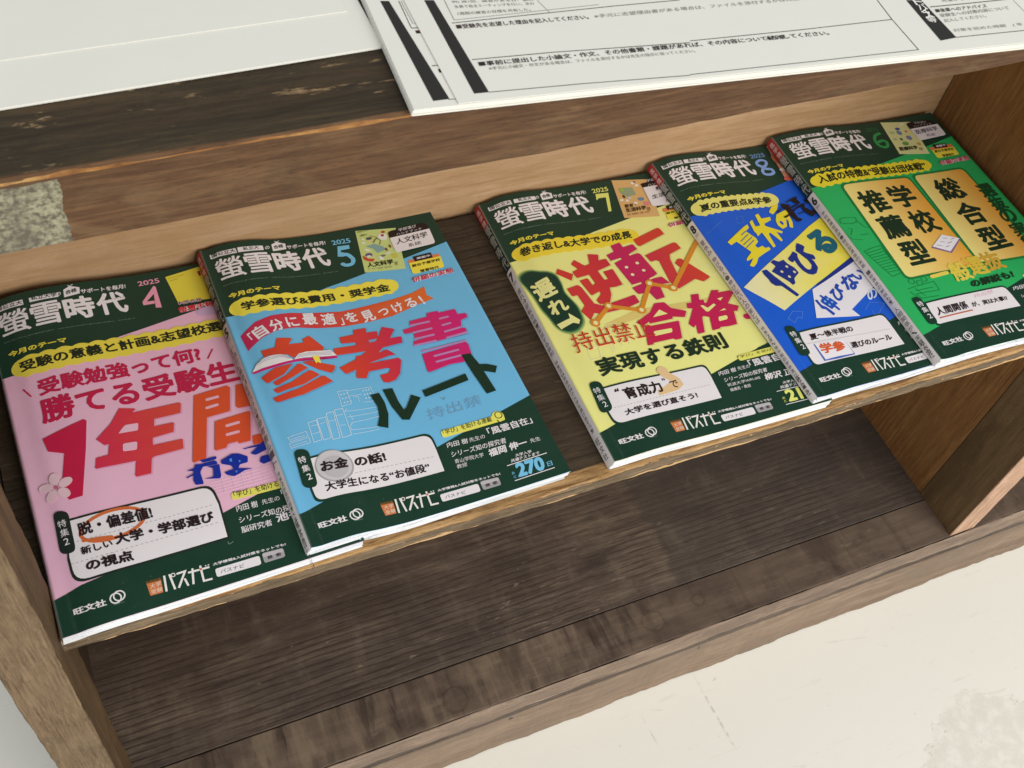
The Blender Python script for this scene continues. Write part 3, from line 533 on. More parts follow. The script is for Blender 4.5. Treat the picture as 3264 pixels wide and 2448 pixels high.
('P',5,'e8c8a0','1278,2420,1276,2429,1270,2436,1260,2440,1250,2440,1241,2436,1235,2429,1232,2420,1235,2411,1241,2403,1250,2399,1260,2399,1270,2403,1276,2411'),
('P',5,'4c5a50','1278,2430,1276,2436,1269,2441,1259,2443,1248,2443,1238,2441,1231,2436,1228,2430,1231,2424,1238,2419,1248,2416,1259,2416,1269,2419,1276,2424'),
('P',5,'eef0ea','1396,2421,1393,2436,1383,2449,1368,2456,1352,2456,1338,2449,1328,2436,1324,2421,1328,2405,1338,2393,1352,2386,1368,2386,1383,2393,1393,2405'),
('P',5,'b8402e','1397,2466,1396,2471,1391,2475,1385,2478,1378,2478,1371,2475,1367,2471,1365,2466,1367,2461,1371,2457,1378,2454,1385,2454,1391,2457,1396,2461'),
('P',5,'b8402e','1378,2434,1376,2440,1372,2444,1367,2447,1361,2447,1355,2444,1351,2440,1350,2434,1351,2428,1355,2424,1361,2421,1367,2421,1372,2424,1376,2428'),
('P',5,'eef0ea','1391,2402,1389,2411,1383,2418,1375,2421,1366,2421,1358,2418,1353,2411,1351,2402,1353,2393,1358,2386,1366,2382,1375,2382,1383,2386,1389,2393'),
('P',5,'eef0ea','1211,2398,1209,2403,1205,2408,1199,2410,1192,2410,1186,2408,1182,2403,1181,2398,1182,2392,1186,2387,1192,2385,1199,2385,1205,2387,1209,2392'),
('P',5,'f2f2e4','1217,2434,1216,2438,1213,2442,1208,2444,1203,2444,1199,2442,1196,2438,1195,2434,1196,2429,1199,2426,1203,2424,1208,2424,1213,2426,1216,2429'),
('P',5,'8c5040','1352,2285,1351,2293,1348,2299,1344,2303,1340,2303,1336,2299,1333,2293,1332,2285,1333,2277,1336,2271,1340,2268,1344,2268,1348,2271,1351,2277'),
('P',5,'8c5040','1390,2309,1389,2317,1386,2323,1382,2327,1377,2327,1373,2323,1371,2317,1370,2309,1371,2301,1373,2295,1377,2291,1382,2291,1386,2295,1389,2301'),
('P',5,'6a5c8c','1222,2266,1220,2275,1212,2282,1201,2286,1188,2286,1177,2282,1169,2275,1166,2266,1169,2258,1177,2251,1188,2247,1201,2247,1212,2251,1220,2258'),
('P',5,'eee6e0','1207,2253,1205,2258,1200,2262,1193,2264,1185,2264,1178,2262,1173,2258,1171,2253,1173,2247,1178,2243,1185,2241,1193,2241,1200,2243,1205,2247'),
('P',5,'d8cc50','1406,2204,1403,2214,1396,2223,1386,2227,1375,2227,1365,2223,1358,2214,1356,2204,1358,2194,1365,2185,1375,2181,1386,2181,1396,2185,1403,2194'),
('P',5,'7c7078','1315,2229,1313,2234,1308,2237,1300,2239,1291,2239,1283,2237,1277,2234,1275,2229,1277,2225,1283,2222,1291,2220,1300,2220,1308,2222,1313,2225'),
('P',5,'eef0ea','1368,2246,1365,2250,1358,2252,1348,2253,1336,2253,1326,2252,1318,2250,1316,2246,1318,2243,1326,2241,1336,2240,1348,2240,1358,2241,1365,2243'),
('P',6,'d84a34','1148,2272,1181,2228,1224,2216,1201,2192,1167,2206,1142,2232'),
('P',6,'f4f4ee','1174,2338,1209,2324,1230,2302,1192,2307'),
('P',6,'f4f4ee','1254,2234,1282,2226,1291,2188,1261,2198'),
('S',6,'8c5c30',0.5,'1268,2455,1310,2427,1331,2382,1309,2345'),
('S',6,'5c7c4c',0.8,'1269,2377,1297,2408,1318,2417'),
('T',6,'5a6c34',0.01,'学部選びブック','1185,2510,1265,2504,1188,2524'),
('T',6,'4a3c20',0.02,'人文科学ガイド','1191,2465,1250,2461,1197,2487'),
('T',6,'1c1c14',0.03,'人文科学','1142,2145,1343,2127,1150,2194'),
('T',6,'1c1c14',0,'系統','1347,2109,1370,2108,1355,2147'),
('T',6,'6a703c',0,'文・人文・外国語・教育学部','1137,2122,1317,2097,1139,2136'),
('P',7,'1c0c10','1410,2422,1412,2435,1417,2445,1425,2452,1435,2456,1448,2458,1698,2469,1711,2468,1722,2464,1729,2457,1735,2447,1737,2434,1740,2395,1406,2385'),
('P',8,'f2eef2','1406,2388,1740,2396,1732,2266,1730,2255,1726,2246,1720,2240,1711,2236,1700,2235,1432,2229,1421,2230,1413,2234,1407,2240,1403,2248,1402,2259'),
('T',8,'f2eef2',0,'学部選び','1501,2433,1649,2438,1505,2464'),
('T',8,'f2eef2',0,'ハンドブック','1469,2397,1678,2402,1473,2422'),
('T',9,'2c1c24',0.015,'人文科学','1436,2305,1698,2316,1444,2364'),
('T',9,'2c1c24',0,'系統','1515,2252,1621,2255,1518,2289'),
('P',2,'f0854c','1459,2131,1714,2130,1707,2098,1454,2098'),
('P',4,'faec50','1456,2103,1716,2101,1705,2007,1703,1999,1699,1992,1694,1987,1687,1985,1678,1984,1469,1986,1460,1987,1454,1990,1449,1995,1447,2002,1447,2010'),
('P',5,'1c0c10','1509,2154,1657,2156,1654,2104,1507,2103'),
('T',6,'f2eef2',0.02,'連載中','1526,2118,1639,2118,1530,2140'),
('T',5,'3c3410',0.025,'駿台予備学校','1465,2052,1697,2054,1471,2081'),
('T',5,'3c3410',0.025,'螢雪時代','1506,1984,1659,1983,1510,2013'),
('T',6,'f2eef2',0.11,'併願の実態','1414,1905,1751,1909,1420,1955'),
('T',7,'c81e4c',0.025,'併願の実態','1414,1905,1751,1909,1420,1955'),
('P',3,'faec50','122,2026,142,2034,163,2039,183,2038,203,2033,223,2023,243,2031,263,2036,284,2036,304,2030,323,2021,344,2029,364,2034,384,2033,404,2027,424,2018,445,2026,465,2031,485,2030,505,2025,525,2016,545,2024,566,2028,586,2028,606,2022,626,2013,646,2021,666,2026,686,2025,706,2019,726,2010,747,2018,767,2023,787,2023,807,2017,827,2008,847,2016,868,2020,888,2020,908,2014,928,2005,948,2013,968,2018,989,2017,1009,2011,1029,2002,1049,2010,1069,2015,1089,2015,1109,2009,1129,2000,1150,2008,1170,2013,1190,2012,1210,2006,1230,1997,1253,1993,1274,1983,1291,1968,1301,1949,1304,1928,1300,1908,1289,1889,1271,1875,1250,1866,1226,1849,1206,1852,1186,1860,1166,1860,1146,1854,1125,1851,1105,1855,1085,1863,1065,1863,1045,1856,1025,1854,1005,1857,985,1865,964,1866,944,1859,924,1857,904,1860,884,1868,864,1868,843,1862,823,1859,803,1863,783,1870,763,1871,743,1864,723,1862,702,1865,682,1873,662,1874,642,1867,622,1865,602,1868,582,1876,562,1876,541,1869,521,1867,501,1871,481,1878,461,1879,441,1872,420,1870,400,1873,380,1881,360,1882,340,1875,320,1872,300,1876,280,1884,259,1884,239,1877,219,1875,199,1878,179,1886,159,1887,138,1880,118,1878,95,1896,74,1906,58,1921,48,1940,44,1961,49,1982,60,2000,77,2014,98,2023'),
('T',4,'182818',0.0345,'学参選び&費用・奨学金','131,1923,1232,1880,130,2001'),
('PG',2,'c8205c','e0452c','e8742c','55,1720,179,1800,306,1831,446,1836,627,1815,810,1787,1007,1792,1209,1798,1368,1815,1481,1849,1468,1764,1508,1716,1372,1696,1152,1647,954,1643,762,1649,581,1675,448,1697,310,1692,190,1654,69,1580'),
('T',4,'f2eef2',0.03,'「','115,1656,141,1664,95,1718'),
('T',4,'f2eef2',0.03,'自','160,1645,252,1678,125,1743'),
('T',4,'f2eef2',0.03,'分','275,1680,372,1695,259,1783'),
('T',4,'f2eef2',0.03,'に','392,1703,480,1707,387,1797'),
('T',4,'f2eef2',0.03,'最','509,1711,611,1706,515,1821'),
('T',4,'f2eef2',0.03,'適','641,1686,743,1681,647,1796'),
('T',4,'f2eef2',0.03,'」','768,1661,795,1660,770,1727'),
('T',4,'f2eef2',0.03,'を','818,1669,906,1672,815,1764'),
('T',4,'f2eef2',0.03,'見','938,1640,1035,1651,927,1745'),
('T',4,'f2eef2',0.03,'つ','1070,1663,1147,1676,1059,1724'),
('T',4,'f2eef2',0.03,'け','1186,1662,1268,1679,1167,1750'),
('T',4,'f2eef2',0.03,'る','1293,1673,1375,1691,1275,1761'),
('T',4,'f2eef2',0.04,'!','1413,1682,1432,1686,1394,1770'),
('P',3,'62acd8','157,1528,157,1530,157,1532,158,1534,160,1534,163,1535,249,1536,251,1537,254,1538,256,1539,257,1541,259,1543,289,1608,290,1610,292,1611,293,1612,296,1613,298,1613,388,1595,390,1594,392,1593,392,1592,392,1590,390,1588,359,1548,357,1546,357,1545,358,1543,359,1543,361,1543,458,1543,460,1544,462,1544,463,1546,464,1548,464,1550,461,1569,461,1571,461,1574,462,1576,464,1577,466,1578,514,1598,516,1599,519,1599,521,1598,522,1597,524,1595,587,1489,588,1486,589,1484,589,1481,588,1479,587,1477,577,1463,575,1461,573,1460,571,1459,569,1458,566,1458,458,1462,455,1462,452,1462,450,1461,447,1460,444,1459,356,1424,354,1423,351,1423,349,1423,347,1424,345,1426,321,1455,319,1457,317,1458,315,1459,312,1460,310,1460,171,1462,168,1462,166,1463,165,1465,164,1467,163,1469'),
('PG',4,'d8442c','e04a2a','dc482c','148,1538,148,1540,148,1542,149,1544,151,1544,154,1545,240,1546,242,1547,245,1548,247,1549,248,1551,250,1553,280,1618,281,1620,283,1621,284,1622,287,1623,289,1623,379,1605,381,1604,383,1603,383,1602,383,1600,381,1598,350,1558,348,1556,348,1555,349,1553,350,1553,352,1553,449,1553,451,1554,453,1554,454,1556,455,1558,455,1560,452,1579,452,1581,452,1584,453,1586,455,1587,457,1588,505,1608,507,1609,510,1609,512,1608,513,1607,515,1605,578,1499,579,1496,580,1494,580,1491,579,1489,578,1487,568,1473,566,1471,564,1470,562,1469,560,1468,557,1468,449,1472,446,1472,443,1472,441,1471,438,1470,435,1469,347,1434,345,1433,342,1433,340,1433,338,1434,336,1436,312,1465,310,1467,308,1468,306,1469,303,1470,301,1470,162,1472,159,1472,157,1473,156,1475,155,1477,154,1479'),
('P',3,'62acd8','97,1313,96,1316,96,1318,97,1320,98,1321,101,1323,198,1365,200,1366,203,1367,206,1368,208,1368,211,1368,324,1372,327,1372,328,1371,328,1370,328,1369,326,1368,254,1305,252,1303,250,1302,247,1301,245,1299,242,1298,134,1264,131,1263,128,1263,126,1263,123,1263,121,1264,120,1265,118,1266,116,1267,114,1269,113,1271,112,1274'),
('PG',4,'d8442c','e04a2a','dc482c','88,1323,87,1326,87,1328,88,1330,89,1331,92,1333,189,1375,191,1376,194,1377,197,1378,199,1378,202,1378,315,1382,318,1382,319,1381,319,1380,319,1379,317,1378,245,1315,243,1313,241,1312,238,1311,236,1309,233,1308,125,1274,122,1273,119,1273,117,1273,114,1273,112,1274,111,1275,109,1276,107,1277,105,1279,104,1281,103,1284'),
('P',3,'62acd8','159,1250,159,1252,159,1254,160,1256,161,1258,164,1259,264,1292,267,1293,269,1294,272,1295,274,1297,276,1298,360,1361,362,1363,364,1364,367,1364,369,1364,372,1363,380,1360,383,1359,385,1358,388,1356,390,1355,392,1353,416,1325,417,1323,418,1321,417,1320,416,1318,414,1317,309,1267,307,1266,304,1264,302,1263,299,1262,296,1261,189,1224,187,1223,184,1223,182,1223,179,1224,177,1225,171,1228,169,1229,167,1231,165,1233,164,1235,163,1238'),
('PG',4,'d8442c','e04a2a','dc482c','150,1260,150,1262,150,1264,151,1266,152,1268,155,1269,255,1302,258,1303,260,1304,263,1305,265,1307,267,1308,351,1371,353,1373,355,1374,358,1374,360,1374,363,1373,371,1370,374,1369,376,1368,379,1366,381,1365,383,1363,407,1335,408,1333,409,1331,408,1330,407,1328,405,1327,300,1277,298,1276,295,1274,293,1273,290,1272,287,1271,180,1234,178,1233,175,1233,173,1233,170,1234,168,1235,162,1238,160,1239,158,1241,156,1243,155,1245,154,1248'),
('P',3,'62acd8','144,1192,143,1195,144,1197,144,1198,146,1199,149,1200,272,1223,275,1224,277,1224,280,1225,282,1226,285,1228,416,1294,418,1295,421,1295,423,1296,426,1296,429,1295,435,1294,438,1293,440,1292,442,1291,445,1289,447,1288,478,1255,479,1253,480,1251,480,1250,478,1248,476,1247,356,1189,354,1188,351,1187,349,1186,346,1186,343,1185,171,1162,168,1162,166,1162,163,1163,161,1164,158,1165,158,1165,156,1167,154,1169,152,1171,151,1173,150,1176'),
('PG',4,'d8442c','e04a2a','dc482c','135,1202,134,1205,135,1207,135,1208,137,1209,140,1210,263,1233,266,1234,268,1234,271,1235,273,1236,276,1238,407,1304,409,1305,412,1305,414,1306,417,1306,420,1305,426,1304,429,1303,431,1302,433,1301,436,1299,438,1298,469,1265,470,1263,471,1261,471,1260,469,1258,467,1257,347,1199,345,1198,342,1197,340,1196,337,1196,334,1195,162,1172,159,1172,157,1172,154,1173,152,1174,149,1175,149,1175,147,1177,145,1179,143,1181,142,1183,141,1186'),
('P',3,'62acd8','120,1128,120,1130,120,1132,121,1134,122,1135,125,1135,298,1157,301,1158,304,1158,307,1159,309,1160,312,1161,494,1236,496,1236,499,1237,501,1237,504,1236,507,1236,510,1234,512,1233,515,1232,517,1230,519,1228,520,1226,550,1185,551,1183,551,1181,551,1180,550,1179,547,1178,330,1105,327,1104,324,1103,322,1102,319,1102,316,1102,161,1090,158,1090,155,1090,152,1090,150,1090,147,1091,139,1092,136,1093,134,1094,132,1096,131,1098,129,1100'),
('PG',4,'d8442c','e04a2a','dc482c','111,1138,111,1140,111,1142,112,1144,113,1145,116,1145,289,1167,292,1168,295,1168,298,1169,300,1170,303,1171,485,1246,487,1246,490,1247,492,1247,495,1246,498,1246,501,1244,503,1243,506,1242,508,1240,510,1238,511,1236,541,1195,542,1193,542,1191,542,1190,541,1189,538,1188,321,1115,318,1114,315,1113,313,1112,310,1112,307,1112,152,1100,149,1100,146,1100,143,1100,141,1100,138,1101,130,1102,127,1103,125,1104,123,1106,122,1108,120,1110'),
('P',3,'62acd8','403,1367,401,1369,401,1370,401,1371,402,1372,405,1373,454,1378,457,1378,459,1378,462,1378,465,1377,467,1376,608,1313,610,1312,611,1310,612,1309,612,1307,611,1304,599,1283,598,1280,596,1278,595,1276,593,1274,591,1272,571,1255,569,1254,567,1253,564,1253,562,1253,560,1254,489,1295,487,1296,485,1298,482,1299,480,1301,478,1303'),
('PG',4,'d8442c','e04a2a','dc482c','394,1377,392,1379,392,1380,392,1381,393,1382,396,1383,445,1388,448,1388,450,1388,453,1388,456,1387,458,1386,599,1323,601,1322,602,1320,603,1319,603,1317,602,1314,590,1293,589,1290,587,1288,586,1286,584,1284,582,1282,562,1265,560,1264,558,1263,555,1263,553,1263,551,1264,480,1305,478,1306,476,1308,473,1309,471,1311,469,1313'),
('P',3,'62acd8','724,1540,725,1543,726,1545,728,1546,730,1547,732,1547,826,1548,829,1549,831,1549,832,1551,834,1553,834,1555,839,1582,840,1584,841,1586,843,1587,845,1588,848,1588,929,1584,932,1584,933,1583,935,1582,935,1580,934,1577,926,1548,925,1546,926,1544,927,1542,928,1541,931,1541,997,1534,999,1533,1001,1532,1002,1530,1002,1528,1002,1526,995,1490,995,1488,995,1486,995,1486,996,1487,998,1488,1048,1555,1050,1557,1052,1558,1054,1559,1056,1558,1059,1557,1125,1521,1127,1519,1129,1517,1129,1516,1128,1514,1127,1512,1075,1451,1073,1449,1073,1448,1073,1446,1075,1446,1077,1445,1148,1438,1150,1438,1152,1437,1153,1435,1153,1433,1153,1431,1144,1388,1143,1386,1142,1384,1140,1383,1138,1382,1136,1381,998,1379,995,1379,993,1378,990,1378,988,1376,986,1375,951,1349,949,1347,949,1346,949,1345,950,1345,952,1345,1006,1354,1008,1354,1011,1354,1013,1353,1015,1352,1017,1350,1052,1300,1053,1298,1053,1296,1052,1295,1051,1294,1049,1294,1011,1296,1008,1296,1006,1296,1003,1295,1000,1295,997,1295,856,1274,854,1274,852,1273,852,1273,854,1273,856,1272,1060,1260,1063,1259,1065,1258,1067,1257,1068,1255,1070,1253,1074,1239,1075,1237,1075,1234,1075,1231,1074,1229,1073,1226,1030,1132,1029,1130,1028,1127,1026,1125,1024,1123,1022,1121,983,1086,981,1084,979,1083,976,1081,974,1081,971,1080,928,1074,925,1074,922,1074,920,1074,917,1075,914,1076,895,1084,892,1085,891,1087,889,1089,889,1091,888,1094,887,1145,887,1147,888,1149,889,1151,891,1151,894,1152,944,1153,946,1153,949,1154,951,1155,953,1156,955,1158,971,1177,972,1179,973,1181,973,1183,972,1185,970,1187,962,1193,960,1195,958,1196,955,1197,952,1198,950,1198,830,1202,828,1202,825,1202,823,1201,821,1199,819,1197,789,1155,788,1153,786,1151,784,1151,781,1150,779,1151,728,1168,726,1169,724,1171,723,1173,723,1175,723,1177,741,1234,742,1236,742,1238,741,1239,739,1239,737,1239,669,1222,666,1222,664,1222,662,1223,660,1225,659,1227,637,1278,636,1280,636,1282,637,1284,638,1286,641,1287,766,1328,768,1329,770,1331,772,1332,774,1335,775,1337,780,1348,781,1351,782,1353,784,1354,787,1355,789,1355,817,1354,820,1354,822,1355,825,1356,828,1357,830,1358,860,1377,862,1378,863,1379,862,1380,861,1381,859,1381,647,1396,645,1396,643,1397,642,1399,642,1401,642,1403,651,1451,651,1454,652,1456,654,1457,656,1458,659,1458,813,1451,816,1451,818,1452,819,1454,820,1455,820,1458,819,1469,818,1471,817,1473,816,1475,814,1476,811,1477,725,1488,722,1489,720,1490,719,1491,718,1494,719,1496'),
('PG',4,'e0482a','d83a38','d42454','715,1550,716,1553,717,1555,719,1556,721,1557,723,1557,817,1558,820,1559,822,1559,823,1561,825,1563,825,1565,830,1592,831,1594,832,1596,834,1597,836,1598,839,1598,920,1594,923,1594,924,1593,926,1592,926,1590,925,1587,917,1558,916,1556,917,1554,918,1552,919,1551,922,1551,988,1544,990,1543,992,1542,993,1540,993,1538,993,1536,986,1500,986,1498,986,1496,986,1496,987,1497,989,1498,1039,1565,1041,1567,1043,1568,1045,1569,1047,1568,1050,1567,1116,1531,1118,1529,1120,1527,1120,1526,1119,1524,1118,1522,1066,1461,1064,1459,1064,1458,1064,1456,1066,1456,1068,1455,1139,1448,1141,1448,1143,1447,1144,1445,1144,1443,1144,1441,1135,1398,1134,1396,1133,1394,1131,1393,1129,1392,1127,1391,989,1389,986,1389,984,1388,981,1388,979,1386,977,1385,942,1359,940,1357,940,1356,940,1355,941,1355,943,1355,997,1364,999,1364,1002,1364,1004,1363,1006,1362,1008,1360,1043,1310,1044,1308,1044,1306,1043,1305,1042,1304,1040,1304,1002,1306,999,1306,997,1306,994,1305,991,1305,988,1305,847,1284,845,1284,843,1283,843,1283,845,1283,847,1282,1051,1270,1054,1269,1056,1268,1058,1267,1059,1265,1061,1263,1065,1249,1066,1247,1066,1244,1066,1241,1065,1239,1064,1236,1021,1142,1020,1140,1019,1137,1017,1135,1015,1133,1013,1131,974,1096,972,1094,970,1093,967,1091,965,1091,962,1090,919,1084,916,1084,913,1084,911,1084,908,1085,905,1086,886,1094,883,1095,882,1097,880,1099,880,1101,879,1104,878,1155,878,1157,879,1159,880,1161,882,1161,885,1162,935,1163,937,1163,940,1164,942,1165,944,1166,946,1168,962,1187,963,1189,964,1191,964,1193,963,1195,961,1197,953,1203,951,1205,949,1206,946,1207,943,1208,941,1208,821,1212,819,1212,816,1212,814,1211,812,1209,810,1207,780,1165,779,1163,777,1161,775,1161,772,1160,770,1161,719,1178,717,1179,715,1181,714,1183,714,1185,714,1187,732,1244,733,1246,733,1248,732,1249,730,1249,728,1249,660,1232,657,1232,655,1232,653,1233,651,1235,650,1237,628,1288,627,1290,627,1292,628,1294,629,1296,632,1297,757,1338,759,1339,761,1341,763,1342,765,1345,766,1347,771,1358,772,1361,773,1363,775,1364,778,1365,780,1365,808,1364,811,1364,813,1365,816,1366,819,1367,821,1368,851,1387,853,1388,854,1389,853,1390,852,1391,850,1391,638,1406,636,1406,634,1407,633,1409,633,1411,633,1413,642,1461,642,1464,643,1466,645,1467,647,1468,650,1468,804,1461,807,1461,809,1462,810,1464,811,1465,811,1468,810,1479,809,1481,808,1483,807,1485,805,1486,802,1487,716,1498,713,1499,711,1500,710,1501,709,1504,710,1506'),
('P',5,'7aa4cc','906,1481,971,1479,952,1457,908,1457'),
('P',3,'62acd8','1258,1546,1258,1548,1259,1550,1261,1552,1263,1552,1265,1553,1394,1555,1397,1555,1399,1556,1400,1557,1402,1559,1403,1562,1407,1580,1408,1583,1409,1585,1411,1586,1413,1587,1415,1587,1490,1583,1493,1582,1495,1581,1496,1580,1497,1578,1497,1575,1497,1572,1497,1569,1498,1567,1500,1566,1502,1565,1504,1565,1619,1562,1622,1561,1624,1560,1625,1559,1626,1557,1626,1554,1626,1516,1626,1514,1627,1512,1628,1510,1630,1509,1632,1508,1684,1501,1686,1500,1688,1499,1689,1497,1690,1495,1690,1493,1686,1467,1685,1464,1684,1462,1682,1461,1680,1459,1678,1459,1634,1449,1632,1449,1630,1447,1628,1446,1626,1444,1625,1441,1611,1401,1610,1398,1608,1396,1606,1395,1604,1394,1601,1394,1496,1386,1494,1386,1493,1386,1493,1386,1494,1385,1496,1385,1624,1375,1626,1374,1628,1373,1630,1371,1630,1369,1631,1367,1630,1347,1630,1344,1629,1342,1628,1341,1626,1340,1623,1339,1485,1327,1483,1326,1482,1326,1482,1326,1483,1326,1485,1326,1668,1317,1671,1317,1673,1316,1674,1314,1674,1312,1674,1310,1671,1283,1670,1281,1669,1279,1667,1277,1665,1276,1663,1276,1174,1266,1172,1266,1170,1267,1168,1268,1168,1270,1168,1272,1169,1301,1169,1304,1170,1306,1172,1307,1174,1308,1176,1309,1367,1317,1369,1318,1370,1318,1370,1318,1369,1318,1367,1318,1223,1330,1220,1331,1218,1332,1217,1333,1216,1335,1216,1338,1219,1360,1220,1362,1221,1364,1222,1366,1224,1367,1227,1367,1374,1378,1376,1378,1378,1378,1378,1378,1376,1379,1374,1379,1250,1390,1248,1390,1246,1391,1245,1393,1244,1395,1244,1397,1245,1423,1246,1425,1247,1427,1248,1429,1250,1430,1253,1430,1382,1439,1384,1439,1385,1439,1385,1439,1384,1439,1382,1440,1193,1450,1190,1450,1188,1451,1187,1452,1186,1454,1186,1457,1187,1483,1188,1485,1188,1487,1190,1489,1192,1490,1194,1490,1388,1505,1390,1505,1391,1505,1391,1505,1390,1506,1388,1506,1261,1515,1259,1516,1257,1517,1256,1518,1255,1520,1255,1523'),
('PG',4,'d82c60','d61c74','d41c78','1249,1556,1249,1558,1250,1560,1252,1562,1254,1562,1256,1563,1385,1565,1388,1565,1390,1566,1391,1567,1393,1569,1394,1572,1398,1590,1399,1593,1400,1595,1402,1596,1404,1597,1406,1597,1481,1593,1484,1592,1486,1591,1487,1590,1488,1588,1488,1585,1488,1582,1488,1579,1489,1577,1491,1576,1493,1575,1495,1575,1610,1572,1613,1571,1615,1570,1616,1569,1617,1567,1617,1564,1617,1526,1617,1524,1618,1522,1619,1520,1621,1519,1623,1518,1675,1511,1677,1510,1679,1509,1680,1507,1681,1505,1681,1503,1677,1477,1676,1474,1675,1472,1673,1471,1671,1469,1669,1469,1625,1459,1623,1459,1621,1457,1619,1456,1617,1454,1616,1451,1602,1411,1601,1408,1599,1406,1597,1405,1595,1404,1592,1404,1487,1396,1485,1396,1484,1396,1484,1396,1485,1395,1487,1395,1615,1385,1617,1384,1619,1383,1621,1381,1621,1379,1622,1377,1621,1357,1621,1354,1620,1352,1619,1351,1617,1350,1614,1349,1476,1337,1474,1336,1473,1336,1473,1336,1474,1336,1476,1336,1659,1327,1662,1327,1664,1326,1665,1324,1665,1322,1665,1320,1662,1293,1661,1291,1660,1289,1658,1287,1656,1286,1654,1286,1165,1276,1163,1276,1161,1277,1159,1278,1159,1280,1159,1282,1160,1311,1160,1314,1161,1316,1163,1317,1165,1318,1167,1319,1358,1327,1360,1328,1361,1328,1361,1328,1360,1328,1358,1328,1214,1340,1211,1341,1209,1342,1208,1343,1207,1345,1207,1348,1210,1370,1211,1372,1212,1374,1213,1376,1215,1377,1218,1377,1365,1388,1367,1388,1369,1388,1369,1388,1367,1389,1365,1389,1241,1400,1239,1400,1237,1401,1236,1403,1235,1405,1235,1407,1236,1433,1237,1435,1238,1437,1239,1439,1241,1440,1244,1440,1373,1449,1375,1449,1376,1449,1376,1449,1375,1449,1373,1450,1184,1460,1181,1460,1179,1461,1178,1462,1177,1464,1177,1467,1178,1493,1179,1495,1179,1497,1181,1499,1183,1500,1185,1500,1379,1515,1381,1515,1382,1515,1382,1515,1381,1516,1379,1516,1252,1525,1250,1526,1248,1527,1247,1528,1246,1530,1246,1533'),
('P',3,'62acd8','1237,1234,1238,1237,1239,1239,1241,1240,1243,1241,1245,1241,1424,1245,1427,1245,1430,1245,1433,1245,1435,1245,1438,1245,1574,1248,1577,1247,1579,1247,1581,1246,1583,1244,1584,1242,1589,1232,1590,1229,1591,1227,1591,1224,1591,1222,1591,1219,1577,1122,1576,1119,1575,1117,1573,1115,1572,1113,1569,1112,1504,1084,1501,1083,1499,1083,1496,1082,1493,1082,1491,1082,1402,1092,1400,1092,1397,1092,1394,1092,1391,1092,1388,1092,1312,1083,1309,1082,1306,1082,1304,1082,1301,1081,1298,1081,1236,1073,1233,1073,1231,1073,1228,1074,1226,1075,1224,1076,1223,1076,1221,1078,1220,1079,1219,1081,1218,1084,1218,1086'),
('PG',4,'d62064','d61c74','d41c78','1228,1244,1229,1247,1230,1249,1232,1250,1234,1251,1236,1251,1415,1255,1418,1255,1421,1255,1424,1255,1426,1255,1429,1255,1565,1258,1568,1257,1570,1257,1572,1256,1574,1254,1575,1252,1580,1242,1581,1239,1582,1237,1582,1234,1582,1232,1582,1229,1568,1132,1567,1129,1566,1127,1564,1125,1563,1123,1560,1122,1495,1094,1492,1093,1490,1093,1487,1092,1484,1092,1482,1092,1393,1102,1391,1102,1388,1102,1385,1102,1382,1102,1379,1102,1303,1093,1300,1092,1297,1092,1295,1092,1292,1091,1289,1091,1227,1083,1224,1083,1222,1083,1219,1084,1217,1085,1215,1086,1214,1086,1212,1088,1211,1089,1210,1091,1209,1094,1209,1096'),
('S',5,'c08cc4',1.7,'1247,1522,1388,1516'),
('S',5,'c08cc4',1.7,'1244,1453,1381,1451'),
('S',5,'c08cc4',1.7,'1234,1394,1375,1391'),
('S',5,'c08cc4',1.7,'1206,1339,1368,1333'),
('S',5,'c08cc4',1.7,'1243,1273,1576,1267'),
('S',5,'c08cc4',1.7,'1475,1518,1538,1518'),
('S',5,'c08cc4',1.7,'1470,1454,1532,1456'),
('S',5,'c08cc4',1.7,'1464,1392,1596,1396'),
('S',5,'c08cc4',1.7,'1458,1334,1613,1337'),
('S',5,'c08cc4',1.7,'1308,1206,1491,1206'),
('S',5,'c08cc4',1.7,'1302,1153,1487,1153'),
('P',6,'06301f','751,1015,817,1016,826,928,816,831,775,720,711,754,750,825,767,907'),
('P',6,'06301f','850,1035,919,1028,919,913,931,833,954,845,1025,937,1078,894,937,742,891,756,860,880'),
('P',6,'06301f','1112,947,1457,990,1457,929,1112,887'),
('P',6,'06301f','1494,1154,1563,1148,1587,1035,1640,1020,1701,981,1666,928,1592,969,1607,782,1534,777,1511,967'),
('P',6,'d41c74','42,1395,45,1377,206,1383,349,1393,516,1411,642,1381,643,1404,376,1417'),
('P',7,'f4f2f4','44,1395,90,1450,146,1478,213,1486,265,1477,307,1453,336,1411,213,1404,113,1401'),
('P',7,'f4f2f4','339,1413,384,1457,443,1470,494,1468,615,1460,645,1403,517,1413,417,1419'),
('S',8,'a8a0b4',0.3,'87,1439,169,1457,259,1456,319,1425'),
('S',8,'a8a0b4',0.3,'364,1426,463,1437,611,1419'),
('S',8,'a8a0b4',0.3,'103,1454,174,1473,261,1463,320,1430'),
('S',8,'a8a0b4',0.3,'368,1437,467,1447,615,1430'),
('S',8,'a8a0b4',0.3,'120,1470,179,1489,263,1470,322,1434'),
('S',8,'a8a0b4',0.3,'371,1448,470,1457,619,1441'),
('P',9,'faec50','471,1423,519,1421,513,1352,491,1368,479,1354'),
('S',2,'cce8f6',0.55,'267,885,327,892,313,733,256,727,267,885'),
('S',2,'cce8f6',0.55,'331,899,394,907,376,736,324,728,331,899'),
('S',2,'cce8f6',0.55,'407,933,460,942,435,726,384,719,407,933'),
('S',2,'cce8f6',0.55,'471,952,531,956,517,733,452,723,471,952'),
('S',2,'cce8f6',0.45,'108,817,235,824,234,784,116,780,108,817'),
('S',2,'cce8f6',0.45,'102,768,237,771,234,732,105,730,102,768'),
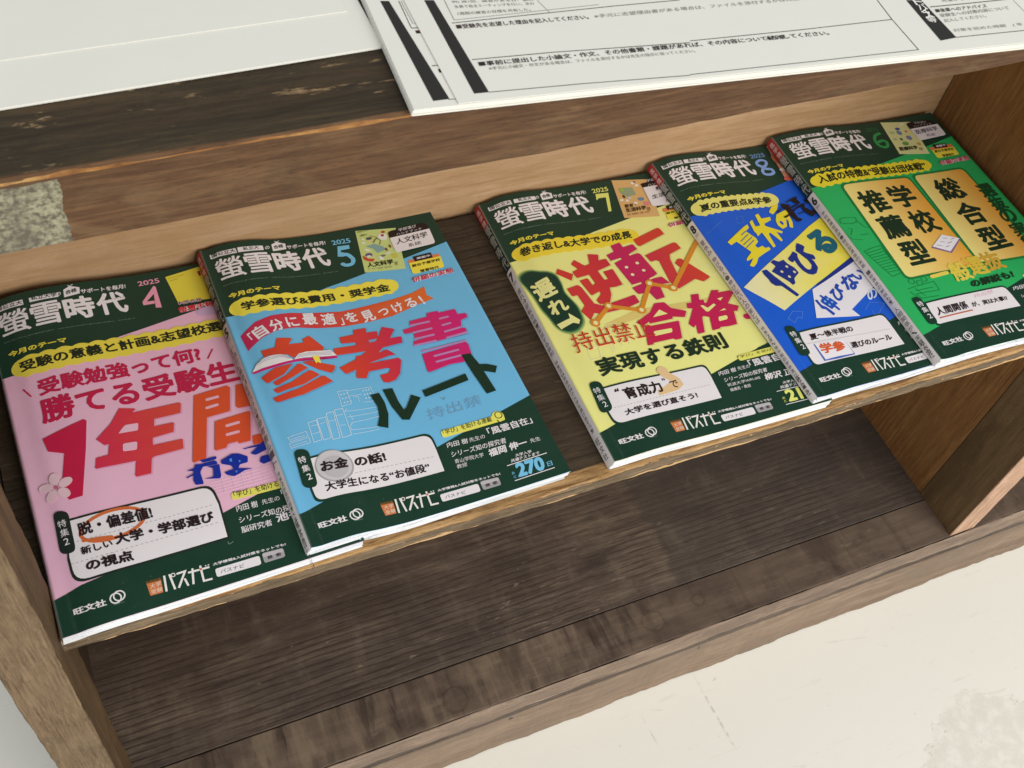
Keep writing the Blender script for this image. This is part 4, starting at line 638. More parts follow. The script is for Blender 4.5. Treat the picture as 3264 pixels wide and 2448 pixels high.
('S',2,'cce8f6',0.45,'120,795,217,798'),
('S',2,'cce8f6',0.45,'114,745,219,750'),
('S',2,'cce8f6',0.45,'535,928,753,911'),
('S',2,'cce8f6',0.45,'538,879,759,872'),
('S',2,'cce8f6',0.45,'546,829,749,832'),
('S',2,'cce8f6',0.45,'531,772,726,753'),
('S',2,'cce8f6',0.45,'528,737,717,731'),
('S',2,'cce8f6',0.45,'560,899,568,849'),
('S',2,'cce8f6',0.45,'535,928,557,948'),
('S',2,'cce8f6',0.45,'531,772,529,802,562,832'),
('S',2,'cce8f6',0.45,'544,1100,610,1099,604,982,532,972,544,1100'),
('S',2,'cce8f6',0.45,'704,1089,777,1084,780,992'),
('S',2,'cce8f6',0.45,'608,1094,704,1089'),
('S',2,'cce8f6',0.45,'617,1047,697,1040'),
('S',2,'cce8f6',0.45,'632,1031,667,1029,662,986'),
('S',2,'cce8f6',0.45,'685,974,770,963'),
('S',2,'cce8f6',0.45,'274,854,323,857'),
('S',2,'cce8f6',0.45,'268,791,318,796'),
('S',2,'cce8f6',0.45,'338,856,380,866'),
('S',2,'cce8f6',0.45,'405,867,448,872'),
('S',2,'cce8f6',0.45,'469,904,519,909'),
('S',2,'cce8f6',0.45,'468,820,509,824'),
('P',2,'cce8f6','566,1070,562,1076,555,1076,552,1070,555,1064,562,1064'),
('P',2,'cce8f6','725,1066,722,1072,715,1072,711,1066,715,1060,722,1060'),
('P',2,'cce8f6','589,1071,585,1077,578,1077,575,1071,578,1065,585,1065'),
('P',2,'cce8f6','746,1065,742,1071,735,1071,732,1065,735,1059,742,1059'),
('P',2,'cce8f6','612,1073,608,1079,601,1079,598,1073,601,1067,608,1067'),
('P',2,'cce8f6','766,1065,763,1071,756,1071,752,1065,756,1059,763,1059'),
('P',2,'cce8f6','566,1035,562,1041,555,1041,552,1035,555,1029,562,1029'),
('P',2,'cce8f6','724,1033,720,1039,713,1039,710,1033,713,1027,720,1027'),
('P',2,'cce8f6','589,1036,585,1042,578,1042,575,1036,578,1030,585,1030'),
('P',2,'cce8f6','744,1033,741,1039,734,1039,730,1033,734,1027,741,1027'),
('P',2,'cce8f6','612,1038,608,1044,601,1044,598,1038,601,1032,608,1032'),
('P',2,'cce8f6','765,1032,761,1038,754,1038,751,1032,754,1026,761,1026'),
('P',2,'cce8f6','566,1000,563,1006,556,1006,552,1000,556,994,563,994'),
('P',2,'cce8f6','722,1001,719,1007,712,1007,708,1001,712,995,719,995'),
('P',2,'cce8f6','589,1002,585,1008,578,1008,575,1002,578,995,585,995'),
('P',2,'cce8f6','743,1000,739,1006,732,1006,729,1000,732,994,739,994'),
('P',2,'cce8f6','612,1003,608,1009,601,1009,598,1003,601,997,608,997'),
('P',2,'cce8f6','763,1000,760,1006,753,1006,749,1000,753,993,760,993'),
('T',3,'7cb0d0',0,'持出禁','1064,697,1474,702,1071,788'),
('S',3,'7fa0b4',0.5,'1212,850,1225,829,1243,847'),
('P',4,'f2ee6a','1101,569,1102,577,1105,583,1110,588,1116,590,1124,591,1538,589,1546,588,1553,585,1558,581,1562,575,1564,567,1568,552,1568,545,1567,539,1564,534,1558,532,1550,531,1120,531,1112,532,1106,535,1102,539,1100,545,1100,553'),
('P',4,'f2ee6a','1572,574,1569,591,1559,606,1545,616,1528,620,1511,616,1497,606,1488,591,1484,574,1488,556,1497,541,1511,531,1528,528,1545,531,1559,541,1569,556'),
('S',5,'24341c',0.6,'1561,584,1559,596,1552,605,1542,610,1530,610,1520,605,1514,596,1511,584,1514,572,1520,563,1530,558,1542,558,1552,563,1559,572,1561,584,1559,596'),
('S',5,'24341c',0.7,'1510,550,1518,527'),
('T',5,'24341c',0.01,'「学び」を助ける連載','1112,552,1476,549,1116,594'),
('T',3,'f2eef2',0.01,'内田 樹','1097,448,1247,439,1105,490'),
('T',3,'f2eef2',0,'先生の','1259,441,1374,438,1265,476'),
('T',3,'f2eef2',0.02,'「風雲自在」','1408,448,1742,444,1408,510'),
('T',3,'f2eef2',0.01,'シリーズ知の探究者','1096,368,1497,355,1105,413'),
('T',3,'f2eef2',0,'青山学院大学','1099,314,1305,303,1105,348'),
('T',3,'f2eef2',0.03,'福岡 伸一','1340,286,1627,285,1350,348'),
('T',3,'f2eef2',0,'先生','1655,298,1730,296,1659,331'),
('T',3,'f2eef2',0,'教授','1097,272,1170,271,1103,304'),
('T',3,'f2eef2',0.02,'大学入学','1508,229,1628,223,1512,253'),
('T',3,'f2eef2',0.02,'共通テストまで','1461,197,1674,194,1467,223'),
('S',3,'f2eef2',0.6,'1423,184,1725,188'),
('S',3,'f2eef2',0.6,'1425,59,1726,63'),
('T',3,'7cccf2',0.05,'270','1460,73,1665,69,1476,183'),
('T',3,'7cccf2',0.01,'日','1686,84,1723,85,1691,121'),
('T',3,'7cccf2',0,'あ','1428,108,1448,107,1431,129'),
('T',3,'7cccf2',0,'と','1428,78,1447,77,1432,99'),
('P',3,'0c3a2a','173,629,970,606,993,603,1011,594,1024,581,1031,563,1034,540,1033,471,1023,270,178,285,159,288,144,294,133,305,127,320,125,339,124,396'),
('P',4,'f2eef2','188,614,956,591,979,588,996,580,1009,566,1017,548,1019,525,1019,456,1008,285,192,300,173,303,158,309,148,320,141,335,139,354,138,411'),
('P',5,'0c3a2a','108,667,111,683,117,695,127,701,140,704,156,701,160,700,176,694,188,685,196,674,200,659,200,643,182,441,179,425,173,414,163,406,151,404,135,405,131,406,115,411,104,418,96,429,91,443,91,459'),
('T',6,'f2eef2',0.01,'特','118,595,168,595,118,647'),
('T',6,'f2eef2',0.01,'集','120,527,170,527,120,579'),
('T',6,'f2eef2',0.01,'2','133,464,163,464,133,510'),
('P',5,'aeacb0','451,518,450,540,444,560,435,580,422,598,406,613,388,625,369,635,347,640,325,642,304,640,282,635,262,625,244,613,229,598,216,580,207,560,201,540,199,518,201,497,207,476,216,456,229,438,244,423,262,411,282,402,304,396,325,394,347,396,369,402,388,411,406,423,422,438,435,456,444,476,450,497'),
('P',6,'d2d0d4','441,522,439,542,434,561,425,579,414,596,399,610,383,621,364,630,345,635,325,637,305,635,285,630,267,621,250,610,236,596,224,579,216,561,211,542,209,522,211,502,216,482,224,464,236,448,250,434,267,422,285,414,305,408,325,407,345,408,364,414,383,422,399,434,414,448,425,464,434,482,439,502'),
('P',7,'c2c0c4','413,508,411,526,406,543,397,558,385,572,370,582,354,589,337,593,319,593,302,589,285,582,271,572,259,558,250,543,245,526,243,508,245,491,250,474,259,458,271,445,285,435,302,428,319,424,337,424,354,428,370,435,385,445,397,458,406,474,411,491'),
('T',8,'24141a',0.045,'お金','230,489,415,488,242,570'),
('T',5,'24141a',0.045,'の話!','458,477,674,473,463,558'),
('T',5,'24141a',0.034,'大学生になる“お値段”','214,346,924,312,219,415'),
('S',5,'8a868c',0.25,'374,433,392,433'),
('S',5,'8a868c',0.25,'405,434,423,435'),
('S',5,'8a868c',0.25,'436,435,454,436'),
('S',5,'8a868c',0.25,'467,436,484,436'),
('S',5,'8a868c',0.25,'498,436,515,436'),
('S',5,'8a868c',0.25,'529,436,546,436'),
('S',5,'8a868c',0.25,'560,436,578,436'),
('S',5,'8a868c',0.25,'591,436,609,436'),
('S',5,'8a868c',0.25,'622,435,640,435'),
('S',5,'8a868c',0.25,'653,434,670,434'),
('S',5,'8a868c',0.25,'684,433,701,432'),
('S',5,'8a868c',0.25,'715,431,732,430'),
('S',5,'8a868c',0.25,'745,429,763,428'),
('S',5,'8a868c',0.25,'776,427,794,426'),
('S',5,'8a868c',0.25,'807,425,825,424'),
('S',5,'8a868c',0.25,'838,423,856,422'),
('S',5,'8a868c',0.25,'870,421,887,419'),
('S',5,'8a868c',0.25,'901,418,918,417'),
('S',5,'8a868c',0.25,'932,416,950,414'),
('S',5,'8a868c',0.25,'963,413,981,412'),
],
'6':[
('P',2,'f2eef2','258,2507,258,2508,259,2509,260,2510,261,2510,262,2511,456,2506,458,2506,459,2505,459,2504,460,2503,460,2502,454,2473,454,2471,453,2470,452,2469,451,2469,450,2469,255,2475,254,2475,253,2475,252,2476,252,2477,252,2479'),
('T',3,'17382c',0.02,'私立大','287,2478,424,2474,302,2514'),
('T',2,'1f6c3c',0.01,'2025','980,2458,1121,2454,990,2505'),
('S',2,'2c9c54',3,'1106,2420,1097,2418,1084,2415,1069,2412,1054,2407,1041,2400,1030,2391,1020,2380,1010,2368,1002,2356,996,2343,992,2330,990,2315,990,2301,991,2287,994,2276,999,2266,1007,2257,1016,2250,1026,2244,1035,2241,1045,2239,1055,2240,1065,2243,1074,2247,1082,2253,1089,2261,1095,2271,1101,2283,1104,2293,1105,2302,1103,2310,1097,2316,1090,2321,1082,2325,1073,2327,1061,2326,1047,2323,1033,2319,1020,2314,1011,2312'),
('P',3,'dfe0a0','1208,2554,1519,2499,1441,2071,1134,2132'),
('P',5,'4c54a0','1354,2437,1351,2446,1341,2453,1328,2455,1315,2453,1305,2446,1302,2437,1305,2428,1315,2421,1328,2419,1341,2421,1351,2428'),
('P',5,'708cb0','1338,2386,1335,2401,1325,2412,1312,2416,1299,2412,1290,2401,1286,2386,1290,2371,1299,2360,1312,2356,1325,2360,1335,2371'),
('P',5,'7c80b4','1397,2304,1394,2319,1383,2330,1369,2334,1355,2330,1345,2319,1341,2304,1345,2289,1355,2278,1369,2274,1383,2278,1394,2289'),
('P',5,'d8604c','1407,2388,1405,2395,1400,2400,1393,2402,1386,2400,1381,2395,1379,2388,1381,2381,1386,2376,1393,2374,1400,2376,1405,2381'),
('P',5,'6ca04c','1319,2244,1314,2257,1302,2266,1285,2270,1268,2266,1255,2257,1251,2244,1255,2231,1268,2221,1285,2218,1302,2221,1314,2231'),
('P',5,'4c7c54','1294,2304,1292,2313,1286,2320,1278,2322,1270,2320,1265,2313,1262,2304,1265,2295,1270,2288,1278,2286,1286,2288,1292,2295'),
('P',5,'c0cc94','1270,2401,1266,2411,1255,2418,1240,2421,1225,2418,1214,2411,1210,2401,1214,2391,1225,2383,1240,2381,1255,2383,1266,2391'),
('P',5,'eceed0','1438,2485,1434,2493,1423,2499,1408,2501,1393,2499,1382,2493,1378,2485,1382,2477,1393,2471,1408,2469,1423,2471,1434,2477'),
('P',5,'c4a83c','1437,2210,1434,2220,1427,2227,1417,2230,1407,2227,1400,2220,1397,2210,1400,2200,1407,2193,1417,2190,1427,2193,1434,2200'),
('P',5,'b8c498','1234,2317,1231,2325,1224,2331,1214,2333,1204,2331,1196,2325,1194,2317,1196,2309,1204,2303,1214,2301,1224,2303,1231,2309'),
('T',6,'2c2414',0.03,'医療科学','1170,2165,1364,2149,1181,2214'),
('T',6,'2c2414',0,'系統','1364,2131,1401,2126,1383,2169'),
('P',7,'1c0c10','1454,2454,1457,2466,1462,2476,1470,2483,1480,2487,1493,2488,1682,2483,1699,2481,1714,2476,1727,2469,1740,2459,1750,2446,1778,2409,1450,2404'),
('P',8,'f2eef2','1455,2405,1777,2408,1773,2284,1771,2273,1768,2264,1761,2258,1753,2254,1742,2253,1484,2245,1474,2246,1465,2249,1459,2255,1456,2263,1454,2274'),
('T',8,'c8c0c4',0,'学部選び','1540,2456,1678,2446,1546,2485'),
('T',8,'c8c0c4',0,'ハンドブック','1510,2417,1713,2413,1518,2446'),
('T',9,'5c5470',0.02,'医療科学','1476,2325,1734,2327,1481,2384'),
('T',9,'5c5470',0,'系統','1556,2274,1659,2267,1562,2311'),
('P',2,'f0854c','1487,2145,1741,2139,1740,2100,1488,2109'),
('P',4,'faec50','1488,2109,1740,2100,1733,2018,1732,2010,1728,2003,1723,1998,1716,1996,1707,1995,1504,1998,1496,1999,1489,2002,1485,2007,1482,2014,1482,2023'),
('P',5,'1c0c10','1543,2169,1686,2156,1681,2111,1539,2119'),
('T',6,'f2eef2',0.02,'連載中','1557,2129,1666,2124,1567,2156'),
('T',5,'3c3410',0.025,'駿台予備学校','1499,2068,1716,2057,1511,2101'),
('T',5,'3c3410',0.025,'螢雪時代','1543,1999,1671,1993,1552,2033'),
('T',6,'f2eef2',0.11,'併願の実態','1447,1904,1789,1905,1458,1963'),
('T',7,'c81e4c',0.025,'併願の実態','1447,1904,1789,1905,1458,1963'),
('P',3,'f2e234','110,2028,127,2039,144,2046,161,2046,178,2039,195,2027,212,2039,229,2046,245,2046,262,2039,279,2027,296,2038,313,2045,330,2045,347,2038,363,2027,380,2038,397,2045,414,2045,431,2038,448,2026,465,2038,481,2045,498,2045,515,2038,532,2026,549,2037,566,2044,583,2044,599,2037,616,2026,633,2037,650,2044,667,2044,684,2037,701,2026,717,2037,734,2044,751,2044,768,2037,785,2025,802,2037,819,2044,836,2044,852,2036,869,2025,886,2036,903,2043,920,2043,937,2036,953,2025,970,2036,987,2043,1004,2043,1021,2036,1038,2024,1055,2036,1072,2043,1088,2043,1105,2035,1122,2024,1139,2035,1156,2042,1173,2042,1190,2035,1206,2024,1223,2035,1240,2042,1257,2042,1274,2035,1291,2023,1314,2020,1335,2011,1352,1997,1363,1979,1366,1959,1363,1940,1352,1922,1335,1908,1314,1899,1290,1876,1273,1880,1257,1890,1240,1890,1223,1880,1206,1877,1189,1880,1172,1890,1155,1890,1138,1881,1122,1877,1105,1881,1088,1890,1071,1890,1054,1881,1037,1877,1020,1881,1004,1891,987,1891,970,1881,953,1877,936,1881,919,1891,902,1891,886,1881,869,1878,852,1882,835,1891,818,1891,801,1882,784,1878,768,1882,751,1892,734,1892,717,1882,700,1878,683,1882,666,1892,650,1892,633,1882,616,1879,599,1882,582,1892,565,1892,548,1883,531,1879,515,1883,498,1893,481,1893,464,1883,447,1879,430,1883,413,1893,397,1893,380,1883,363,1880,346,1883,329,1893,312,1893,295,1884,279,1880,262,1884,245,1893,228,1893,211,1884,194,1880,177,1884,161,1894,144,1894,127,1884,110,1880,87,1903,65,1912,49,1926,38,1944,34,1964,38,1984,49,2002,66,2016,87,2025'),
('T',4,'182818',0.034,'入試の特徴&“受験は団体戦”','104,1929,1291,1896,120,2028'),
('P',2,'14803e','263,1815,267,1840,276,1860,291,1873,311,1881,336,1883,969,1864,994,1861,1013,1852,1027,1837,1035,1817,1038,1792,1030,822,1027,797,1018,777,1004,763,985,755,959,753,284,766,259,769,240,778,227,793,219,812,218,837'),
('PG',3,'f6e890','f4cc5c','eca83c','286,1808,289,1828,296,1843,308,1854,323,1860,343,1861,962,1842,981,1839,997,1832,1008,1821,1014,1805,1016,1785,1008,829,1006,809,999,794,988,783,972,777,952,775,291,788,272,791,257,798,246,809,240,825,239,845'),
('P',2,'14803e','1062,1804,1066,1829,1075,1848,1090,1861,1110,1869,1135,1870,1587,1849,1612,1845,1632,1836,1646,1821,1655,1801,1658,1776,1669,797,1666,772,1658,753,1644,740,1625,733,1600,732,1080,769,1055,774,1036,784,1023,799,1016,819,1014,844'),
('PG',3,'f6e890','f4cc5c','eca83c','1084,1797,1088,1816,1095,1831,1107,1842,1122,1848,1142,1849,1580,1827,1600,1824,1616,1816,1627,1805,1633,1789,1636,1769,1647,804,1645,784,1639,769,1628,759,1612,754,1593,753,1087,792,1068,796,1053,804,1042,815,1037,831,1035,851'),
('T',4,'12301c',0.034,'推','335,1492,605,1492,335,1758'),
('T',4,'12301c',0.034,'薦','335,1188,605,1188,335,1452'),
('T',4,'12301c',0.034,'型','355,888,625,888,355,1152'),
('T',4,'12301c',0.034,'学','660,1502,930,1502,660,1768'),
('T',4,'12301c',0.034,'校','670,1192,940,1192,670,1458'),
('T',4,'12301c',0.034,'総','1200,1498,1470,1498,1200,1762'),
('T',4,'12301c',0.034,'合','1205,1188,1475,1188,1205,1452'),
('T',4,'12301c',0.034,'型','1220,882,1490,882,1220,1148'),
('T',4,'0c4a24',0.034,'選','1602,1442,1768,1442,1602,1608'),
('T',4,'0c4a24',0.034,'抜','1598,1278,1762,1278,1598,1442'),
('T',4,'0c4a24',0.034,'の','1592,1122,1758,1122,1592,1288'),
('T',4,'0c4a24',0.034,'実','1588,958,1752,958,1588,1122'),
('T',4,'0c4a24',0.034,'態','1588,798,1752,798,1588,962'),
('P',6,'8c6c9c','859,1142,1026,1069,826,939,667,1028'),
('P',7,'f2f0f6','872,1148,1020,1078,824,958,687,1041'),
('S',8,'7c7090',0.5,'852,1109,897,1098'),
('S',8,'7c7090',0.5,'925,1082,970,1087'),
('S',8,'7c7090',0.5,'800,1076,843,1063'),
('S',8,'7c7090',0.5,'856,1045,917,1055'),
('S',8,'7c7090',0.5,'736,1046,790,1029'),
('S',8,'7c7090',0.5,'810,1012,860,1016'),
('S',6,'ecd85c',3.6,'456,746,625,754'),
('T',6,'e8d454',0.035,'般','657,643,858,643,657,844'),
('T',6,'e0c444',0.035,'選','858,668,1059,668,858,869'),
('T',6,'d4aa3c',0.035,'抜','1054,683,1254,683,1054,884'),
('T',5,'12301c',0.04,'の解説も!','755,556,1241,573,775,636'),
('S',2,'12803c',0.5,'49,1523,103,1524,193,1495,171,1452,113,1447,27,1480,49,1523'),
('S',2,'12803c',0.5,'-1,1382,24,1293,106,1263'),
('S',2,'12803c',0.5,'57,1415,89,1392,41,1337'),
('S',2,'12803c',0.5,'184,1462,205,1386,258,1356'),
('S',2,'12803c',0.5,'122,1314,200,1305'),
('S',2,'12803c',0.5,'153,1162,223,1160,222,853,127,844,45,1145,153,1162'),
('S',2,'12803c',0.5,'54,1122,214,1129'),
('S',2,'12803c',0.5,'61,1093,217,1098'),
('S',2,'12803c',0.5,'68,1065,220,1068'),
('S',2,'12803c',0.5,'75,1036,223,1037'),
('S',2,'12803c',0.5,'82,1007,226,1007'),
('S',2,'12803c',0.5,'89,979,229,977'),
('S',2,'12803c',0.5,'96,951,232,946'),
('S',2,'12803c',0.5,'103,923,235,916'),
('S',2,'12803c',0.5,'110,894,238,886'),
('S',2,'12803c',0.5,'176,692,446,699,437,608,212,623,231,571,398,556'),
('S',2,'12803c',0.5,'178,661,216,556'),
('S',2,'12803c',0.5,'238,681,275,587'),
('S',2,'12803c',0.5,'228,653,398,648'),
('S',2,'12803c',0.5,'278,749,274,762,265,771,252,775,239,771,229,762,226,749,229,736,239,726,252,723,265,726,274,736,278,749,274,762'),
('S',2,'12803c',0.5,'337,717,334,730,324,739,311,743,298,739,289,730,285,717,289,704,298,694,311,691,324,694,334,704,337,717,334,730'),
('S',2,'12803c',0.5,'400,742,396,755,387,765,374,768,361,765,351,755,348,742,351,729,361,720,374,716,387,720,396,729,400,742,396,755'),
('P',3,'0c3a2a','215,530,1041,525,1056,523,1067,518,1075,510,1081,499,1084,485,1087,443,1083,278,212,290,202,291,194,295,189,301,187,309,188,320,194,353'),
('P',4,'f2eef2','229,515,1027,510,1041,508,1052,503,1061,495,1066,484,1069,470,1073,428,1069,293,227,305,216,306,208,310,203,316,201,324,202,335,208,368'),
('P',5,'0c3a2a','139,566,141,579,146,589,153,596,164,599,177,599,180,599,194,596,204,591,211,583,216,572,217,558,214,357,212,343,207,331,199,324,187,319,172,318,169,318,155,321,143,326,136,334,131,346,130,361'),
('T',6,'f2eef2',0.01,'特','154,502,204,502,154,554'),
('T',6,'f2eef2',0.01,'集','157,439,207,439,157,491'),
('T',6,'f2eef2',0.01,'2','169,375,199,375,169,421'),
('T',6,'24141a',0.03,'人間関係','251,375,575,376,261,452'),
('T',6,'24141a',0.03,'が、実は大事!?','613,377,997,371,622,426'),
('S',6,'c8704c',1.2,'248,354,591,352'),
('T',5,'eabccc',0,'持出禁','696,458,913,467,710,494'),
('T',3,'f2eef2',0.01,'内田 樹','1130,453,1341,447,1147,492'),
('T',3,'f2eef2',0.01,'シリーズ','1150,369,1325,366,1154,399'),
('S',3,'ecea70',2.4,'1336,568,1429,565'),
],
'7':[
('P',2,'f2eef2','270,2504,270,2506,271,2507,272,2508,273,2508,274,2508,457,2504,458,2503,459,2503,460,2502,460,2501,460,2500,454,2467,453,2465,453,2464,452,2463,450,2463,449,2463,268,2465,266,2465,265,2465,265,2466,264,2467,264,2469'),
('T',3,'17382c',0.02,'私立大','301,2475,421,2470,308,2510'),
('T',2,'e8ec7c',0.02,'2025','973,2449,1120,2446,980,2499'),
('P',2,'e8ec7c','991,2436,1106,2427,1039,2221,1011,2221,1061,2382,993,2384,975,2367,970,2372'),
('P',3,'e2b878','1196,2556,1501,2495,1414,2065,1109,2120'),
('P',4,'9aa884','1212,2453,1333,2437,1332,2347,1243,2341,1204,2393'),
('P',5,'9cc840','1256,2426,1254,2435,1246,2442,1236,2444,1226,2442,1219,2435,1216,2426,1219,2417,1226,2411,1236,2408,1246,2411,1254,2417'),
('P',5,'f4eee0','1377,2480,1374,2489,1368,2495,1360,2497,1351,2495,1345,2489,1343,2480,1345,2472,1351,2465,1360,2463,1368,2465,1374,2472'),
('P',5,'f4eee0','1399,2446,1397,2454,1390,2460,1381,2462,1372,2460,1366,2454,1363,2446,1366,2438,1372,2433,1381,2430,1390,2433,1397,2438'),
('P',5,'8c7060','1392,2489,1391,2494,1386,2498,1380,2499,1374,2498,1370,2494,1368,2489,1370,2484,1374,2480,1380,2479,1386,2480,1391,2484'),
('P',5,'f4eee0','1237,2298,1235,2306,1230,2311,1222,2313,1215,2311,1209,2306,1207,2298,1209,2291,1215,2285,1222,2283,1230,2285,1235,2291'),
('P',5,'f4eee0','1298,2256,1295,2264,1290,2270,1282,2272,1274,2270,1268,2264,1266,2256,1268,2248,1274,2242,1282,2240,1290,2242,1295,2248'),
('P',5,'6c8cb0','1376,2288,1372,2298,1361,2305,1346,2308,1331,2305,1320,2298,1316,2288,1320,2278,1331,2270,1346,2268,1361,2270,1372,2278'),
('P',5,'5c4030','1227,2348,1225,2358,1221,2366,1215,2368,1209,2366,1204,2358,1203,2348,1204,2338,1209,2331,1215,2328,1221,2331,1225,2338'),
('P',5,'e88c8c','1395,2227,1391,2240,1382,2249,1369,2253,1356,2249,1346,2240,1343,2227,1346,2214,1356,2204,1369,2201,1382,2204,1391,2214'),
('P',5,'c0d8e0','1270,2324,1268,2331,1263,2336,1256,2338,1249,2336,1244,2331,1242,2324,1244,2317,1249,2312,1256,2310,1263,2312,1268,2317'),
('P',5,'f4eee0','1196,2316,1193,2322,1187,2327,1178,2328,1169,2327,1162,2322,1160,2316,1162,2310,1169,2306,1178,2304,1187,2306,1193,2310'),
('T',6,'3c2810',0.02,'教育・','1165,2221,1270,2216,1177,2262'),
('T',6,'3c2810',0.03,'生活科学','1152,2172,1337,2164,1165,2217'),
('T',6,'3c2810',0,'系統','1337,2146,1370,2144,1347,2188'),
('T',6,'8c4c28',0,'家政・教員養成・栄養・生活学','1145,2136,1349,2123,1151,2157'),
('P',7,'1c0c10','1421,2429,1420,2437,1422,2444,1425,2449,1431,2452,1439,2454,1588,2466,1633,2383,1425,2404'),
('P',8,'f2eef2','1423,2405,1725,2410,1682,2160,1429,2178,1419,2180,1411,2184,1405,2191,1403,2199,1403,2210'),
('T',8,'f2eef2',0,'学部選び','1486,2458,1661,2464,1493,2488'),
('T',8,'f2eef2',0,'ハンドブック','1475,2408,1706,2417,1481,2437'),
('T',9,'2c1c24',0.015,'教育・','1518,2345,1671,2350,1528,2386'),
('T',9,'2c1c24',0.015,'生活科学','1439,2256,1690,2279,1455,2304'),
('T',9,'2c1c24',0,'系統','1537,2196,1633,2197,1548,2232'),
('P',2,'f0854c','1474,2139,1774,2153,1765,2116,1464,2103'),
('P',4,'faec50','1480,2099,1780,2112,1757,2018,1754,2010,1750,2003,1744,1999,1736,1996,1727,1995,1485,2002,1476,2003,1470,2006,1466,2011,1465,2017,1465,2026'),
('P',5,'1c0c10','1517,2158,1685,2167,1681,2120,1511,2117'),
('T',6,'f2eef2',0.02,'連載中','1531,2124,1659,2130,1539,2148'),
('T',5,'3c3410',0.025,'駿台予備学校','1476,2066,1722,2080,1483,2091'),
('T',5,'3c3410',0.025,'螢雪時代','1517,2001,1681,2004,1523,2024'),
('T',6,'f2eef2',0.11,'併願の実態','1424,1922,1781,1936,1436,1968'),
('T',7,'c81e4c',0.025,'併願の実態','1424,1922,1781,1936,1436,1968'),
('P',3,'f6de3c','122,2025,141,2033,160,2038,179,2038,198,2032,216,2022,235,2031,254,2036,273,2035,292,2029,311,2020,330,2028,349,2033,367,2032,386,2026,405,2017,424,2025,443,2030,462,2029,480,2023,499,2014,518,2022,537,2027,556,2027,575,2021,593,2011,612,2020,631,2024,650,2024,669,2018,688,2009,707,2017,726,2022,744,2021,763,2015,782,2006,801,2014,820,2019,839,2018,857,2012,876,2003,895,2011,914,2016,933,2016,952,2010,970,2000,989,2009,1008,2013,1027,2013,1046,2007,1065,1998,1089,1993,1110,1983,1127,1967,1137,1948,1140,1927,1136,1906,1124,1887,1107,1872,1085,1863,1060,1845,1041,1849,1023,1857,1004,1857,985,1850,966,1848,947,1851,928,1860,910,1860,890,1853,872,1851,853,1854,834,1862,815,1863,796,1856,777,1854,759,1857,740,1865,721,1866,702,1859,683,1856,664,1860,646,1868,627,1868,608,1861,589,1859,570,1863,551,1871,533,1871,513,1864,495,1862,476,1865,457,1873,438,1874,419,1867,400,1865,382,1868,363,1876,344,1877,325,1870,306,1867,287,1871,269,1879,250,1879,231,1873,212,1870,193,1874,174,1882,156,1882,136,1875,118,1873,94,1892,73,1902,56,1918,45,1938,42,1959,46,1980,58,1999,76,2013,98,2023'),
('T',4,'182818',0.0345,'巻き返し&大学での成長','99,1924,1076,1897,114,2007'),
('P',1,'c4d07a','-4,1744,2,1763,15,1777,30,1785,53,1793,77,1795,96,1792,117,1786,137,1776,147,1768,165,1755,185,1745,209,1737,235,1727,257,1713,270,1703,286,1683,296,1660,299,1629,300,1592,297,1556,292,1528,288,1496,291,1465,296,1446,305,1415,314,1384,320,1365,328,1334,331,1302,331,1281,329,1250,325,1219,323,1200,314,1171,298,1146,274,1123,251,1107,225,1097,208,1094,180,1094,155,1103,135,1117,114,1138,98,1162,91,1178,82,1206,75,1234,72,1260,67,1293,60,1325,54,1345,47,1377,42,1409,39,1452,36,1499,31,1545,24,1589,17,1622,9,1655,-1,1690,-5,1710,-6,1731'),
('P',2,'86a862','3,1736,9,1754,22,1768,36,1776,58,1784,81,1786,99,1783,119,1777,138,1767,148,1759,166,1747,185,1737,208,1730,231,1720,253,1706,265,1696,281,1677,290,1654,293,1624,294,1588,291,1553,286,1526,283,1496,285,1465,290,1447,299,1417,308,1386,313,1368,320,1338,323,1307,323,1286,321,1256,318,1226,316,1207,308,1179,292,1155,269,1133,247,1117,222,1107,206,1104,179,1105,155,1114,136,1127,116,1147,101,1170,94,1186,85,1213,79,1241,76,1266,71,1298,64,1329,59,1348,52,1379,48,1411,45,1453,42,1498,37,1543,30,1585,24,1617,17,1650,7,1683,3,1703,2,1724'),
('P',3,'40704a','11,1728,17,1746,29,1759,42,1767,63,1775,85,1777,102,1774,122,1768,139,1758,149,1751,166,1739,184,1729,206,1722,228,1713,249,1699,260,1689,275,1671,284,1649,287,1620,288,1585,285,1551,281,1525,277,1495,280,1465,284,1447,292,1418,301,1389,306,1371,313,1341,316,1311,316,1292,314,1262,311,1233,309,1215,301,1188,286,1164,264,1142,243,1127,220,1118,204,1115,179,1115,156,1124,138,1137,119,1156,104,1179,98,1194,89,1221,84,1248,80,1272,76,1303,69,1333,65,1352,58,1382,53,1413,51,1453,48,1497,43,1541,37,1582,31,1613,24,1644,14,1677,10,1697,10,1716'),
('P',4,'0c3a2a','21,1719,26,1736,37,1749,50,1757,69,1764,90,1765,106,1763,124,1757,141,1748,150,1740,166,1729,183,1720,203,1713,225,1704,244,1691,255,1681,269,1663,277,1642,280,1614,281,1581,278,1548,274,1522,271,1494,273,1465,277,1448,285,1420,293,1392,298,1374,304,1346,307,1317,307,1298,305,1270,302,1241,300,1224,293,1198,279,1175,258,1154,239,1139,216,1130,202,1127,178,1128,156,1136,140,1149,122,1168,108,1189,102,1204,94,1230,89,1255,86,1279,81,1309,75,1338,71,1356,64,1385,60,1415,58,1454,55,1496,51,1538,45,1578,39,1608,32,1638,24,1670,20,1688,19,1707'),
('T',5,'f2f0a0',0.04,'遅','67,1459,237,1492,45,1637'),
('T',5,'f2f0a0',0.04,'れ','105,1295,255,1319,96,1434'),
